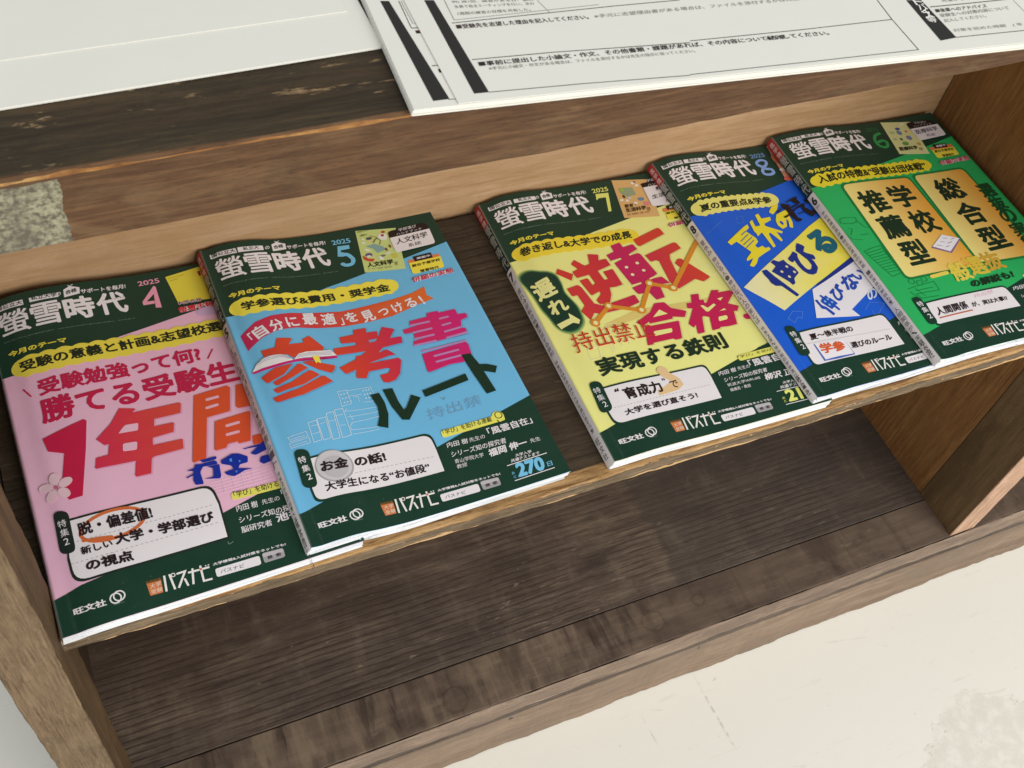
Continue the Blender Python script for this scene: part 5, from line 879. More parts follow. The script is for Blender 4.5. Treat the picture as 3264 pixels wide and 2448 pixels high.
('P',5,'f2f0a0','102,1222,213,1239,222,1289,281,1202,258,1170,221,1193,115,1169'),
('P',3,'dedc8c','325,1703,327,1705,329,1706,331,1706,333,1705,335,1704,421,1629,423,1627,424,1625,424,1623,424,1621,423,1619,390,1572,388,1570,386,1569,384,1569,383,1570,381,1571,302,1658,300,1660,300,1662,299,1664,300,1667,301,1669'),
('P',4,'d63a34','316,1713,318,1715,320,1716,322,1716,324,1715,326,1714,412,1639,414,1637,415,1635,415,1633,415,1631,414,1629,381,1582,379,1580,377,1579,375,1579,374,1580,372,1581,293,1668,291,1670,291,1672,290,1674,291,1677,292,1679'),
('P',3,'dedc8c','457,1718,456,1721,455,1723,456,1725,457,1727,458,1729,493,1760,495,1762,497,1763,499,1762,501,1762,503,1760,555,1697,556,1695,559,1694,561,1693,563,1693,566,1693,599,1700,601,1701,604,1702,605,1704,607,1706,608,1708,635,1797,636,1799,637,1801,639,1802,641,1802,643,1802,713,1784,716,1783,717,1782,718,1780,718,1778,718,1776,699,1729,698,1727,698,1725,699,1724,700,1723,703,1723,756,1727,759,1727,761,1726,763,1725,764,1723,764,1721,771,1663,771,1661,770,1658,769,1657,767,1655,765,1654,646,1622,644,1621,642,1620,641,1618,641,1616,641,1613,652,1528,653,1525,654,1523,655,1522,657,1521,660,1521,681,1522,684,1523,685,1524,687,1525,687,1527,687,1530,681,1596,681,1598,682,1600,683,1602,685,1603,688,1604,763,1613,765,1613,767,1612,769,1611,770,1609,770,1606,777,1452,777,1450,776,1448,775,1446,773,1445,770,1444,721,1436,718,1436,715,1435,712,1435,710,1435,707,1435,665,1437,663,1437,661,1437,659,1435,658,1433,657,1431,644,1380,643,1378,642,1375,641,1372,640,1370,639,1367,597,1300,595,1298,593,1297,591,1295,589,1295,586,1295,514,1294,512,1295,510,1296,508,1297,506,1299,505,1301,498,1330,497,1332,498,1335,498,1337,500,1339,501,1341,555,1386,557,1388,558,1390,559,1392,560,1395,560,1397,559,1411,558,1413,558,1415,556,1416,554,1416,552,1415,485,1393,483,1392,481,1393,479,1393,478,1395,477,1398,450,1545,450,1547,451,1549,452,1551,454,1552,456,1553,517,1563,520,1563,522,1563,523,1562,524,1560,525,1557,531,1495,531,1492,532,1491,534,1490,536,1490,538,1490,558,1499,561,1501,562,1502,563,1504,564,1506,564,1509,553,1589,553,1591,551,1593,550,1594,548,1595,545,1595,447,1582,444,1582,442,1582,441,1583,440,1585,439,1588,431,1642,431,1645,432,1647,433,1649,435,1650,437,1651,481,1665,483,1666,484,1667,485,1669,485,1671,484,1673'),
('PG',4,'d83a34','d23238','d02c40','448,1728,447,1731,446,1733,447,1735,448,1737,449,1739,484,1770,486,1772,488,1773,490,1772,492,1772,494,1770,546,1707,547,1705,550,1704,552,1703,554,1703,557,1703,590,1710,592,1711,595,1712,596,1714,598,1716,599,1718,626,1807,627,1809,628,1811,630,1812,632,1812,634,1812,704,1794,707,1793,708,1792,709,1790,709,1788,709,1786,690,1739,689,1737,689,1735,690,1734,691,1733,694,1733,747,1737,750,1737,752,1736,754,1735,755,1733,755,1731,762,1673,762,1671,761,1668,760,1667,758,1665,756,1664,637,1632,635,1631,633,1630,632,1628,632,1626,632,1623,643,1538,644,1535,645,1533,646,1532,648,1531,651,1531,672,1532,675,1533,676,1534,678,1535,678,1537,678,1540,672,1606,672,1608,673,1610,674,1612,676,1613,679,1614,754,1623,756,1623,758,1622,760,1621,761,1619,761,1616,768,1462,768,1460,767,1458,766,1456,764,1455,761,1454,712,1446,709,1446,706,1445,703,1445,701,1445,698,1445,656,1447,654,1447,652,1447,650,1445,649,1443,648,1441,635,1390,634,1388,633,1385,632,1382,631,1380,630,1377,588,1310,586,1308,584,1307,582,1305,580,1305,577,1305,505,1304,503,1305,501,1306,499,1307,497,1309,496,1311,489,1340,488,1342,489,1345,489,1347,491,1349,492,1351,546,1396,548,1398,549,1400,550,1402,551,1405,551,1407,550,1421,549,1423,549,1425,547,1426,545,1426,543,1425,476,1403,474,1402,472,1403,470,1403,469,1405,468,1408,441,1555,441,1557,442,1559,443,1561,445,1562,447,1563,508,1573,511,1573,513,1573,514,1572,515,1570,516,1567,522,1505,522,1502,523,1501,525,1500,527,1500,529,1500,549,1509,552,1511,553,1512,554,1514,555,1516,555,1519,544,1599,544,1601,542,1603,541,1604,539,1605,536,1605,438,1592,435,1592,433,1592,432,1593,431,1595,430,1598,422,1652,422,1655,423,1657,424,1659,426,1660,428,1661,472,1675,474,1676,475,1677,476,1679,476,1681,475,1683'),
('P',3,'dedc8c','318,1493,318,1496,319,1498,320,1499,322,1500,324,1501,410,1513,413,1513,415,1512,417,1511,419,1510,421,1508,431,1493,432,1491,433,1488,434,1486,435,1483,436,1480,463,1319,463,1317,465,1314,466,1312,468,1310,470,1309,516,1282,518,1281,521,1280,523,1279,526,1279,529,1279,603,1290,606,1290,609,1291,611,1291,614,1292,617,1292,816,1324,818,1324,820,1324,822,1323,823,1321,823,1318,829,1252,829,1250,828,1248,827,1246,825,1245,823,1244,715,1218,712,1217,710,1217,707,1216,704,1216,701,1216,471,1204,468,1204,466,1204,463,1205,460,1206,458,1207,430,1222,427,1223,425,1224,423,1223,421,1222,419,1221,375,1172,373,1170,372,1169,370,1170,369,1171,368,1173,335,1257,334,1259,334,1262,335,1264,336,1266,337,1268,377,1305,379,1307,380,1309,381,1312,382,1314,382,1317,371,1412,370,1414,369,1416,368,1418,366,1418,363,1419,334,1419,332,1420,329,1420,328,1422,327,1424,326,1426'),
('PG',4,'d83a34','d0304a','c8244c','309,1503,309,1506,310,1508,311,1509,313,1510,315,1511,401,1523,404,1523,406,1522,408,1521,410,1520,412,1518,422,1503,423,1501,424,1498,425,1496,426,1493,427,1490,454,1329,454,1327,456,1324,457,1322,459,1320,461,1319,507,1292,509,1291,512,1290,514,1289,517,1289,520,1289,594,1300,597,1300,600,1301,602,1301,605,1302,608,1302,807,1334,809,1334,811,1334,813,1333,814,1331,814,1328,820,1262,820,1260,819,1258,818,1256,816,1255,814,1254,706,1228,703,1227,701,1227,698,1226,695,1226,692,1226,462,1214,459,1214,457,1214,454,1215,451,1216,449,1217,421,1232,418,1233,416,1234,414,1233,412,1232,410,1231,366,1182,364,1180,363,1179,361,1180,360,1181,359,1183,326,1267,325,1269,325,1272,326,1274,327,1276,328,1278,368,1315,370,1317,371,1319,372,1322,373,1324,373,1327,362,1422,361,1424,360,1426,359,1428,357,1428,354,1429,325,1429,323,1430,320,1430,319,1432,318,1434,317,1436'),
('P',3,'dedc8c','864,1844,865,1846,866,1848,867,1850,869,1851,871,1852,946,1866,949,1866,951,1866,952,1864,953,1863,954,1860,957,1818,958,1815,959,1813,960,1812,962,1811,965,1811,1046,1822,1049,1822,1051,1821,1053,1820,1054,1818,1055,1816,1064,1771,1064,1769,1063,1766,1062,1765,1061,1763,1058,1762,982,1734,980,1733,978,1731,976,1729,974,1727,973,1725,970,1720,969,1717,969,1716,970,1715,972,1714,974,1714,1045,1722,1048,1722,1051,1721,1053,1721,1055,1719,1057,1717,1061,1714,1063,1712,1064,1710,1065,1707,1066,1705,1067,1702,1104,1489,1104,1486,1103,1484,1102,1482,1101,1480,1098,1479,1022,1445,1020,1444,1019,1443,1020,1442,1021,1442,1023,1442,1119,1444,1121,1444,1124,1443,1126,1442,1127,1440,1129,1438,1158,1372,1159,1369,1159,1368,1158,1366,1157,1366,1154,1366,1075,1370,1072,1370,1070,1369,1069,1368,1067,1366,1067,1364,1051,1249,1050,1247,1049,1245,1047,1243,1045,1242,1043,1242,981,1235,978,1235,976,1235,974,1236,973,1238,972,1240,954,1308,953,1310,951,1312,950,1314,947,1315,945,1315,861,1324,859,1325,856,1326,855,1327,853,1329,853,1332,839,1388,839,1391,839,1393,841,1395,842,1396,845,1397,921,1414,923,1415,924,1416,924,1416,923,1417,920,1417,857,1426,854,1427,852,1428,851,1430,849,1432,849,1434,813,1659,813,1662,813,1664,814,1666,816,1667,818,1669,876,1687,879,1688,880,1690,882,1691,883,1694,883,1696,884,1702,884,1704,883,1706,882,1707,880,1708,877,1707,804,1695,802,1695,800,1696,798,1697,797,1699,796,1701,786,1754,786,1756,787,1759,788,1760,790,1762,792,1763,857,1781,860,1782,862,1783,863,1785,864,1787,864,1790'),
('PG',4,'c81c60','c81c5c','cc2454','855,1854,856,1856,857,1858,858,1860,860,1861,862,1862,937,1876,940,1876,942,1876,943,1874,944,1873,945,1870,948,1828,949,1825,950,1823,951,1822,953,1821,956,1821,1037,1832,1040,1832,1042,1831,1044,1830,1045,1828,1046,1826,1055,1781,1055,1779,1054,1776,1053,1775,1052,1773,1049,1772,973,1744,971,1743,969,1741,967,1739,965,1737,964,1735,961,1730,960,1727,960,1726,961,1725,963,1724,965,1724,1036,1732,1039,1732,1042,1731,1044,1731,1046,1729,1048,1727,1052,1724,1054,1722,1055,1720,1056,1717,1057,1715,1058,1712,1095,1499,1095,1496,1094,1494,1093,1492,1092,1490,1089,1489,1013,1455,1011,1454,1010,1453,1011,1452,1012,1452,1014,1452,1110,1454,1112,1454,1115,1453,1117,1452,1118,1450,1120,1448,1149,1382,1150,1379,1150,1378,1149,1376,1148,1376,1145,1376,1066,1380,1063,1380,1061,1379,1060,1378,1058,1376,1058,1374,1042,1259,1041,1257,1040,1255,1038,1253,1036,1252,1034,1252,972,1245,969,1245,967,1245,965,1246,964,1248,963,1250,945,1318,944,1320,942,1322,941,1324,938,1325,936,1325,852,1334,850,1335,847,1336,846,1337,844,1339,844,1342,830,1398,830,1401,830,1403,832,1405,833,1406,836,1407,912,1424,914,1425,915,1426,915,1426,914,1427,911,1427,848,1436,845,1437,843,1438,842,1440,840,1442,840,1444,804,1669,804,1672,804,1674,805,1676,807,1677,809,1679,867,1697,870,1698,871,1700,873,1701,874,1704,874,1706,875,1712,875,1714,874,1716,873,1717,871,1718,868,1717,795,1705,793,1705,791,1706,789,1707,788,1709,787,1711,777,1764,777,1766,778,1769,779,1770,781,1772,783,1773,848,1791,851,1792,853,1793,854,1795,855,1797,855,1800'),
('P',5,'f2eebc','1001,1634,999,1643,991,1648,982,1648,974,1643,971,1634,974,1626,982,1621,991,1621,999,1626'),
('P',5,'f2eebc','895,1614,892,1622,885,1628,876,1628,868,1622,865,1614,868,1606,876,1601,885,1601,892,1606'),
('P',5,'f2eebc','1018,1550,1015,1558,1007,1563,998,1563,991,1558,988,1550,991,1542,998,1537,1007,1537,1015,1542'),
('P',5,'f2eebc','908,1530,905,1539,898,1544,889,1544,881,1539,878,1530,881,1522,889,1517,898,1517,905,1522'),
('S',5,'f0eca0',1.5,'962,1731,1045,1745'),
('S',5,'f0eca0',1.5,'785,1698,878,1710'),
('S',5,'f0eca0',1.5,'1008,1453,1083,1471'),
('S',5,'f0eca0',1.5,'839,1425,922,1433'),
('P',3,'dedc8c','1078,1861,1078,1863,1078,1865,1080,1867,1081,1869,1084,1869,1330,1936,1333,1937,1336,1937,1338,1936,1341,1935,1343,1934,1347,1931,1349,1930,1351,1928,1352,1926,1353,1923,1354,1921,1361,1868,1361,1865,1360,1863,1359,1861,1357,1860,1355,1859,1108,1789,1105,1789,1102,1789,1100,1789,1097,1790,1095,1791,1091,1794,1089,1795,1088,1797,1086,1799,1085,1802,1085,1804'),
('P',4,'d8402e','1069,1871,1069,1873,1069,1875,1071,1877,1072,1879,1075,1879,1321,1946,1324,1947,1327,1947,1329,1946,1332,1945,1334,1944,1338,1941,1340,1940,1342,1938,1343,1936,1344,1933,1345,1931,1352,1878,1352,1875,1351,1873,1350,1871,1348,1870,1346,1869,1099,1799,1096,1799,1093,1799,1091,1799,1088,1800,1086,1801,1082,1804,1080,1805,1079,1807,1077,1809,1076,1812,1076,1814'),
('P',3,'dedc8c','1098,1677,1098,1680,1098,1682,1099,1684,1101,1685,1103,1686,1389,1753,1392,1753,1395,1753,1397,1753,1400,1752,1402,1751,1406,1749,1409,1748,1411,1747,1412,1745,1413,1742,1414,1740,1424,1687,1424,1684,1424,1682,1423,1680,1421,1679,1418,1678,1308,1645,1305,1644,1303,1642,1301,1641,1299,1638,1298,1636,1284,1604,1283,1601,1283,1599,1282,1596,1281,1593,1281,1591,1265,1446,1265,1444,1266,1442,1267,1440,1269,1440,1271,1439,1307,1440,1309,1440,1312,1441,1315,1441,1318,1442,1320,1443,1332,1446,1334,1447,1335,1449,1336,1451,1336,1453,1336,1455,1301,1537,1300,1539,1300,1542,1301,1544,1302,1546,1304,1548,1332,1573,1334,1575,1336,1576,1339,1577,1341,1578,1344,1578,1363,1579,1366,1578,1368,1578,1370,1577,1372,1575,1374,1573,1507,1349,1508,1346,1508,1344,1508,1342,1507,1340,1505,1338,1499,1332,1497,1330,1495,1329,1493,1327,1490,1326,1487,1325,1439,1308,1437,1307,1434,1307,1432,1307,1430,1308,1427,1310,1385,1345,1382,1346,1380,1347,1378,1348,1375,1348,1372,1347,1210,1294,1207,1293,1205,1293,1203,1294,1201,1296,1200,1298,1168,1367,1167,1370,1167,1372,1166,1375,1166,1378,1166,1381,1182,1587,1182,1590,1181,1593,1180,1595,1179,1597,1177,1599,1165,1610,1163,1612,1161,1613,1159,1614,1156,1614,1153,1614,1120,1611,1118,1611,1116,1612,1114,1613,1113,1615,1112,1617'),
('PG',4,'d23248','d63c38','d8442c','1089,1687,1089,1690,1089,1692,1090,1694,1092,1695,1094,1696,1380,1763,1383,1763,1386,1763,1388,1763,1391,1762,1393,1761,1397,1759,1400,1758,1402,1757,1403,1755,1404,1752,1405,1750,1415,1697,1415,1694,1415,1692,1414,1690,1412,1689,1409,1688,1299,1655,1296,1654,1294,1652,1292,1651,1290,1648,1289,1646,1275,1614,1274,1611,1274,1609,1273,1606,1272,1603,1272,1601,1256,1456,1256,1454,1257,1452,1258,1450,1260,1450,1262,1449,1298,1450,1300,1450,1303,1451,1306,1451,1309,1452,1311,1453,1323,1456,1325,1457,1326,1459,1327,1461,1327,1463,1327,1465,1292,1547,1291,1549,1291,1552,1292,1554,1293,1556,1295,1558,1323,1583,1325,1585,1327,1586,1330,1587,1332,1588,1335,1588,1354,1589,1357,1588,1359,1588,1361,1587,1363,1585,1365,1583,1498,1359,1499,1356,1499,1354,1499,1352,1498,1350,1496,1348,1490,1342,1488,1340,1486,1339,1484,1337,1481,1336,1478,1335,1430,1318,1428,1317,1425,1317,1423,1317,1421,1318,1418,1320,1376,1355,1373,1356,1371,1357,1369,1358,1366,1358,1363,1357,1201,1304,1198,1303,1196,1303,1194,1304,1192,1306,1191,1308,1159,1377,1158,1380,1158,1382,1157,1385,1157,1388,1157,1391,1173,1597,1173,1600,1172,1603,1171,1605,1170,1607,1168,1609,1156,1620,1154,1622,1152,1623,1150,1624,1147,1624,1144,1624,1111,1621,1109,1621,1107,1622,1105,1623,1104,1625,1103,1627'),
('S',6,'e0912c',3.6,'380,1140,555,1272'),
('S',7,'e0912c',3.6,'555,1272,796,1177'),
('S',6,'e0912c',3.6,'796,1177,985,1411'),
('S',7,'e0912c',3.6,'985,1411,1151,1319'),
('S',6,'e0912c',3.8,'1151,1319,1730,1862'),
('P',8,'e0912c','416,1140,414,1153,408,1164,398,1172,387,1177,374,1177,362,1172,353,1164,346,1153,344,1140,346,1127,353,1115,362,1107,374,1102,387,1102,398,1107,408,1115,414,1127'),
('P',9,'f4f0b0','399,1140,397,1150,390,1157,380,1160,371,1157,364,1150,361,1140,364,1130,371,1122,380,1120,390,1122,397,1130'),
('P',8,'e0912c','591,1272,589,1285,583,1297,573,1305,561,1310,549,1310,537,1305,527,1297,521,1285,519,1272,521,1259,527,1248,537,1239,549,1235,561,1235,573,1239,583,1248,589,1259'),
('P',9,'f4f0b0','574,1272,572,1282,565,1289,555,1292,546,1289,539,1282,536,1272,539,1262,546,1255,555,1252,565,1255,572,1262'),
('P',8,'e0912c','832,1177,830,1190,824,1201,814,1210,802,1214,790,1214,778,1210,768,1201,762,1190,760,1177,762,1164,768,1153,778,1144,790,1140,802,1140,814,1144,824,1153,830,1164'),
('P',9,'f4f0b0','815,1177,812,1187,805,1194,796,1197,786,1194,780,1187,777,1177,780,1167,786,1160,796,1157,805,1160,812,1167'),
('P',8,'e0912c','1021,1411,1018,1424,1012,1436,1003,1444,991,1449,978,1449,967,1444,957,1436,951,1424,949,1411,951,1398,957,1387,967,1378,978,1374,991,1374,1003,1378,1012,1387,1018,1398'),
('P',9,'f4f0b0','1004,1411,1001,1421,994,1429,985,1431,975,1429,968,1421,966,1411,968,1401,975,1394,985,1391,994,1394,1001,1401'),
('P',8,'e0912c','1187,1319,1185,1332,1179,1343,1169,1352,1157,1356,1145,1356,1133,1352,1123,1343,1117,1332,1115,1319,1117,1306,1123,1294,1133,1286,1145,1281,1157,1281,1169,1286,1179,1294,1185,1306'),
('P',9,'f4f0b0','1170,1319,1167,1329,1160,1336,1151,1339,1141,1336,1135,1329,1132,1319,1135,1309,1141,1302,1151,1299,1160,1302,1167,1309'),
('P',3,'dedc8c','934,1202,937,1203,939,1205,941,1205,944,1206,946,1206,1015,1197,1017,1196,1019,1195,1021,1194,1023,1192,1024,1189,1045,1136,1046,1134,1047,1132,1049,1130,1051,1128,1053,1126,1146,1074,1148,1072,1149,1071,1150,1069,1149,1067,1148,1065,1115,1023,1113,1021,1111,1020,1109,1019,1107,1019,1104,1019,1024,1045,1021,1046,1019,1046,1017,1045,1015,1043,1014,1041,1010,1034,1009,1032,1007,1030,1005,1029,1003,1028,1000,1028,813,1029,810,1030,809,1030,808,1032,808,1033,808,1036,811,1043,812,1045,812,1047,811,1047,810,1047,808,1047,754,1023,752,1023,749,1022,747,1023,745,1024,743,1025,710,1059,708,1061,708,1062,708,1064,709,1065,711,1066,859,1130,861,1131,864,1133,866,1134,868,1136,870,1138'),
('P',4,'cc1c54','925,1212,928,1213,930,1215,932,1215,935,1216,937,1216,1006,1207,1008,1206,1010,1205,1012,1204,1014,1202,1015,1199,1036,1146,1037,1144,1038,1142,1040,1140,1042,1138,1044,1136,1137,1084,1139,1082,1140,1081,1141,1079,1140,1077,1139,1075,1106,1033,1104,1031,1102,1030,1100,1029,1098,1029,1095,1029,1015,1055,1012,1056,1010,1056,1008,1055,1006,1053,1005,1051,1001,1044,1000,1042,998,1040,996,1039,994,1038,991,1038,804,1039,801,1040,800,1040,799,1042,799,1043,799,1046,802,1053,803,1055,803,1057,802,1057,801,1057,799,1057,745,1033,743,1033,740,1032,738,1033,736,1034,734,1035,701,1069,699,1071,699,1072,699,1074,700,1075,702,1076,850,1140,852,1141,855,1143,857,1144,859,1146,861,1148'),
('P',5,'f4f49a','937,1148,983,1093,853,1090'),
('P',3,'dedc8c','755,1002,756,1004,757,1006,759,1007,762,1008,764,1008,1040,997,1043,997,1044,996,1045,994,1046,992,1045,990,994,845,992,842,991,840,989,838,987,837,985,836,981,835,978,834,975,834,972,833,970,833,967,833,935,835,932,835,930,836,928,838,926,839,925,842,925,843,924,845,922,847,920,849,918,849,915,850,759,851,756,851,754,850,751,849,750,848,748,846,746,843,744,841,742,839,740,838,738,838,735,837,701,839,699,839,697,840,696,841,696,843,697,846'),
('PG',4,'c8244c','cc1c54','cc1c58','746,1012,747,1014,748,1016,750,1017,753,1018,755,1018,1031,1007,1034,1007,1035,1006,1036,1004,1037,1002,1036,1000,985,855,983,852,982,850,980,848,978,847,976,846,972,845,969,844,966,844,963,843,961,843,958,843,926,845,923,845,921,846,919,848,917,849,916,852,916,853,915,855,913,857,911,859,909,859,906,860,750,861,747,861,745,860,742,859,741,858,739,856,737,853,735,851,733,849,731,848,729,848,726,847,692,849,690,849,688,850,687,851,687,853,688,856'),
('P',5,'f4f49a','787,947,790,953,793,957,797,960,802,961,808,962,933,957,939,956,943,954,945,951,945,947,944,942,940,932,938,927,934,923,930,920,925,918,919,918,794,918,788,919,785,921,782,924,782,928,783,934'),
('P',3,'dedc8c','1189,1133,1190,1135,1192,1137,1193,1138,1196,1139,1198,1138,1227,1134,1230,1134,1232,1134,1234,1135,1235,1137,1237,1139,1263,1202,1264,1204,1265,1206,1267,1207,1270,1208,1272,1208,1325,1203,1327,1203,1329,1202,1330,1200,1330,1198,1329,1196,1309,1150,1309,1148,1309,1146,1310,1144,1311,1143,1313,1142,1335,1136,1337,1135,1339,1134,1340,1132,1340,1130,1340,1128,1334,1107,1333,1105,1334,1103,1335,1102,1336,1101,1339,1101,1349,1103,1352,1103,1355,1104,1357,1106,1359,1107,1361,1109,1448,1202,1450,1204,1453,1205,1455,1206,1457,1206,1460,1205,1506,1194,1509,1193,1510,1192,1510,1191,1510,1189,1508,1188,1497,1177,1496,1175,1495,1173,1496,1172,1497,1172,1499,1171,1586,1165,1589,1165,1592,1164,1594,1163,1596,1162,1598,1160,1612,1143,1613,1141,1614,1138,1613,1136,1612,1135,1611,1133,1520,1054,1518,1052,1517,1050,1518,1048,1519,1047,1521,1045,1582,1006,1584,1004,1585,1003,1585,1001,1585,999,1583,997,1552,961,1550,960,1548,958,1546,958,1544,958,1541,959,1529,964,1526,964,1524,964,1522,964,1521,962,1520,960,1484,847,1483,845,1482,843,1480,842,1478,841,1475,840,1422,840,1419,839,1416,840,1413,840,1411,840,1408,840,1344,850,1342,850,1339,850,1337,849,1335,848,1333,846,1331,844,1329,843,1327,841,1324,840,1322,839,1319,839,1268,838,1266,838,1264,839,1263,840,1263,842,1263,844,1300,957,1300,959,1300,962,1299,964,1298,965,1296,967,1267,982,1264,983,1262,984,1259,984,1257,984,1254,983,1251,982,1249,981,1246,980,1245,978,1243,976,1242,973,1193,844,1192,842,1191,840,1189,839,1186,838,1184,838,1140,839,1138,839,1136,840,1135,841,1135,843,1135,846,1155,916,1155,918,1155,920,1154,920,1153,920,1151,919,1134,907,1132,906,1130,906,1128,906,1127,908,1126,910,1110,941,1109,943,1108,946,1109,948,1110,950,1111,952,1208,1071,1209,1073,1210,1075,1210,1076,1208,1078,1206,1079,1179,1090,1177,1091,1175,1093,1175,1095,1175,1097,1175,1099'),
('PG',4,'cc1858','cc1858','c82450','1180,1143,1181,1145,1183,1147,1184,1148,1187,1149,1189,1148,1218,1144,1221,1144,1223,1144,1225,1145,1226,1147,1228,1149,1254,1212,1255,1214,1256,1216,1258,1217,1261,1218,1263,1218,1316,1213,1318,1213,1320,1212,1321,1210,1321,1208,1320,1206,1300,1160,1300,1158,1300,1156,1301,1154,1302,1153,1304,1152,1326,1146,1328,1145,1330,1144,1331,1142,1331,1140,1331,1138,1325,1117,1324,1115,1325,1113,1326,1112,1327,1111,1330,1111,1340,1113,1343,1113,1346,1114,1348,1116,1350,1117,1352,1119,1439,1212,1441,1214,1444,1215,1446,1216,1448,1216,1451,1215,1497,1204,1500,1203,1501,1202,1501,1201,1501,1199,1499,1198,1488,1187,1487,1185,1486,1183,1487,1182,1488,1182,1490,1181,1577,1175,1580,1175,1583,1174,1585,1173,1587,1172,1589,1170,1603,1153,1604,1151,1605,1148,1604,1146,1603,1145,1602,1143,1511,1064,1509,1062,1508,1060,1509,1058,1510,1057,1512,1055,1573,1016,1575,1014,1576,1013,1576,1011,1576,1009,1574,1007,1543,971,1541,970,1539,968,1537,968,1535,968,1532,969,1520,974,1517,974,1515,974,1513,974,1512,972,1511,970,1475,857,1474,855,1473,853,1471,852,1469,851,1466,850,1413,850,1410,849,1407,850,1404,850,1402,850,1399,850,1335,860,1333,860,1330,860,1328,859,1326,858,1324,856,1322,854,1320,853,1318,851,1315,850,1313,849,1310,849,1259,848,1257,848,1255,849,1254,850,1254,852,1254,854,1291,967,1291,969,1291,972,1290,974,1289,975,1287,977,1258,992,1255,993,1253,994,1250,994,1248,994,1245,993,1242,992,1240,991,1237,990,1236,988,1234,986,1233,983,1184,854,1183,852,1182,850,1180,849,1177,848,1175,848,1131,849,1129,849,1127,850,1126,851,1126,853,1126,856,1146,926,1146,928,1146,930,1145,930,1144,930,1142,929,1125,917,1123,916,1121,916,1119,916,1118,918,1117,920,1101,951,1100,953,1099,956,1100,958,1101,960,1102,962,1199,1081,1200,1083,1201,1085,1201,1086,1199,1088,1197,1089,1170,1100,1168,1101,1166,1103,1166,1105,1166,1107,1166,1109'),
('P',5,'f4f49a','1444,1126,1499,1127,1459,1100'),
('P',5,'f4f49a','1276,1097,1298,1096,1323,1061,1391,1088,1401,1070,1312,1025,1294,1032'),
('P',5,'f4f49a','1398,1006,1448,1020,1459,1004'),
('P',5,'f4f49a','1356,943,1359,948,1362,952,1366,955,1371,956,1377,956,1422,954,1428,953,1431,951,1433,948,1434,944,1433,939,1430,930,1427,925,1424,921,1420,918,1416,916,1410,915,1360,915,1354,915,1351,917,1349,920,1349,924,1350,929'),
('P',4,'cc1858','1620,896,1617,907,1611,916,1601,922,1590,924,1578,922,1568,916,1562,907,1560,896,1562,886,1568,877,1578,871,1590,868,1601,871,1611,877,1617,886'),
('P',4,'cc1858','1633,1175,1717,1182,1679,979,1617,974'),
('P',1,'e6d27c','392,1060,788,1119,1402,1087,1679,1116,1702,1156,1312,1157,765,1197,468,1119'),
('T',9,'cc3a2c',0,'持出禁止','127,921,789,914,140,1097'),
('S',2,'f6f4c8',0.5,'220,940,312,938,288,836,207,835,220,940'),
('S',2,'f6f4c8',0.5,'344,983,405,987,397,845'),
('S',2,'f6f4c8',0.5,'451,1109,526,1113,490,890'),
('S',2,'f6f4c8',0.5,'451,1109,419,866'),
('S',2,'f6f4c8',0.5,'599,1062,550,890'),
('S',2,'f8f6d8',0.4,'1474,1612,1482,1451,1555,1469,1555,1381,1625,1326'),
('S',2,'f8f6d8',0.4,'1404,1422,1625,1326'),
('T',4,'10301c',0.036,'実現する鉄則','218,672,1302,660,218,834'),
('P',3,'0c3a2a','170,591,988,577,1005,575,1018,570,1028,560,1034,547,1036,530,1037,480,1019,247,195,255,172,258,154,266,140,279,132,297,128,319,124,388'),
('P',4,'f2eef2','185,576,974,562,991,560,1004,555,1013,545,1019,532,1021,515,1023,465,1005,262,210,270,187,273,168,281,155,294,146,312,142,334,138,403'),
('P',5,'0c3a2a','101,624,104,639,110,649,118,656,130,658,145,657,149,656,163,651,174,644,182,634,187,621,188,606,181,434,178,418,172,405,162,395,149,389,133,387,127,387,111,388,98,393,90,402,85,415,85,431'),
('T',6,'f2eef2',0,'特','109,553,159,553,109,605'),
('T',6,'f2eef2',0,'集','110,488,160,488,110,540'),
('T',6,'f2eef2',0,'2','124,429,154,429,124,475'),
('P',5,'ecca98','724,605,721,618,714,629,703,638,689,642,674,642,661,638,649,629,642,618,640,605,642,592,649,580,661,572,674,567,689,567,703,572,714,580,721,592'),
('P',5,'ecca98','641,574,718,589,777,506,783,448,722,414,554,401,567,453,637,468,701,499'),
('T',6,'24141a',0.04,'“','248,519,283,519,253,546'),
('T',6,'24141a',0.035,'育成力','308,433,612,426,303,537'),
('T',6,'24141a',0.02,'”','639,516,665,516,637,538'),
('T',6,'24141a',0.015,'で','673,437,739,435,684,502'),
('T',6,'24141a',0.03,'大学を選び直そう!','241,312,836,309,244,365'),
('S',5,'9a969c',0.25,'187,402,202,401'),
('S',5,'9a969c',0.25,'212,400,227,399'),
('S',5,'9a969c',0.25,'236,399,251,398'),
('S',5,'9a969c',0.25,'261,397,276,397'),
('S',5,'9a969c',0.25,'286,396,301,395'),
('S',5,'9a969c',0.25,'311,395,327,395'),
('S',5,'9a969c',0.25,'337,394,352,394'),
('S',5,'9a969c',0.25,'363,394,378,393'),
('S',5,'9a969c',0.25,'388,393,404,393'),
('S',5,'9a969c',0.25,'414,393,430,393'),
('S',5,'9a969c',0.25,'441,393,456,393'),
('S',5,'9a969c',0.25,'467,393,483,393'),
('S',5,'9a969c',0.25,'493,393,509,392'),
('S',5,'9a969c',0.25,'520,392,536,392'),
('S',5,'9a969c',0.25,'547,393,563,393'),
('S',5,'9a969c',0.25,'574,393,590,393'),
('S',5,'9a969c',0.25,'601,393,617,393'),
('S',5,'9a969c',0.25,'628,393,644,394'),
('S',5,'9a969c',0.25,'655,394,672,394'),
('S',5,'9a969c',0.25,'683,394,699,394'),
('S',5,'9a969c',0.25,'710,394,726,394'),
('S',5,'9a969c',0.25,'737,394,754,394'),
('S',5,'9a969c',0.25,'764,394,781,394'),
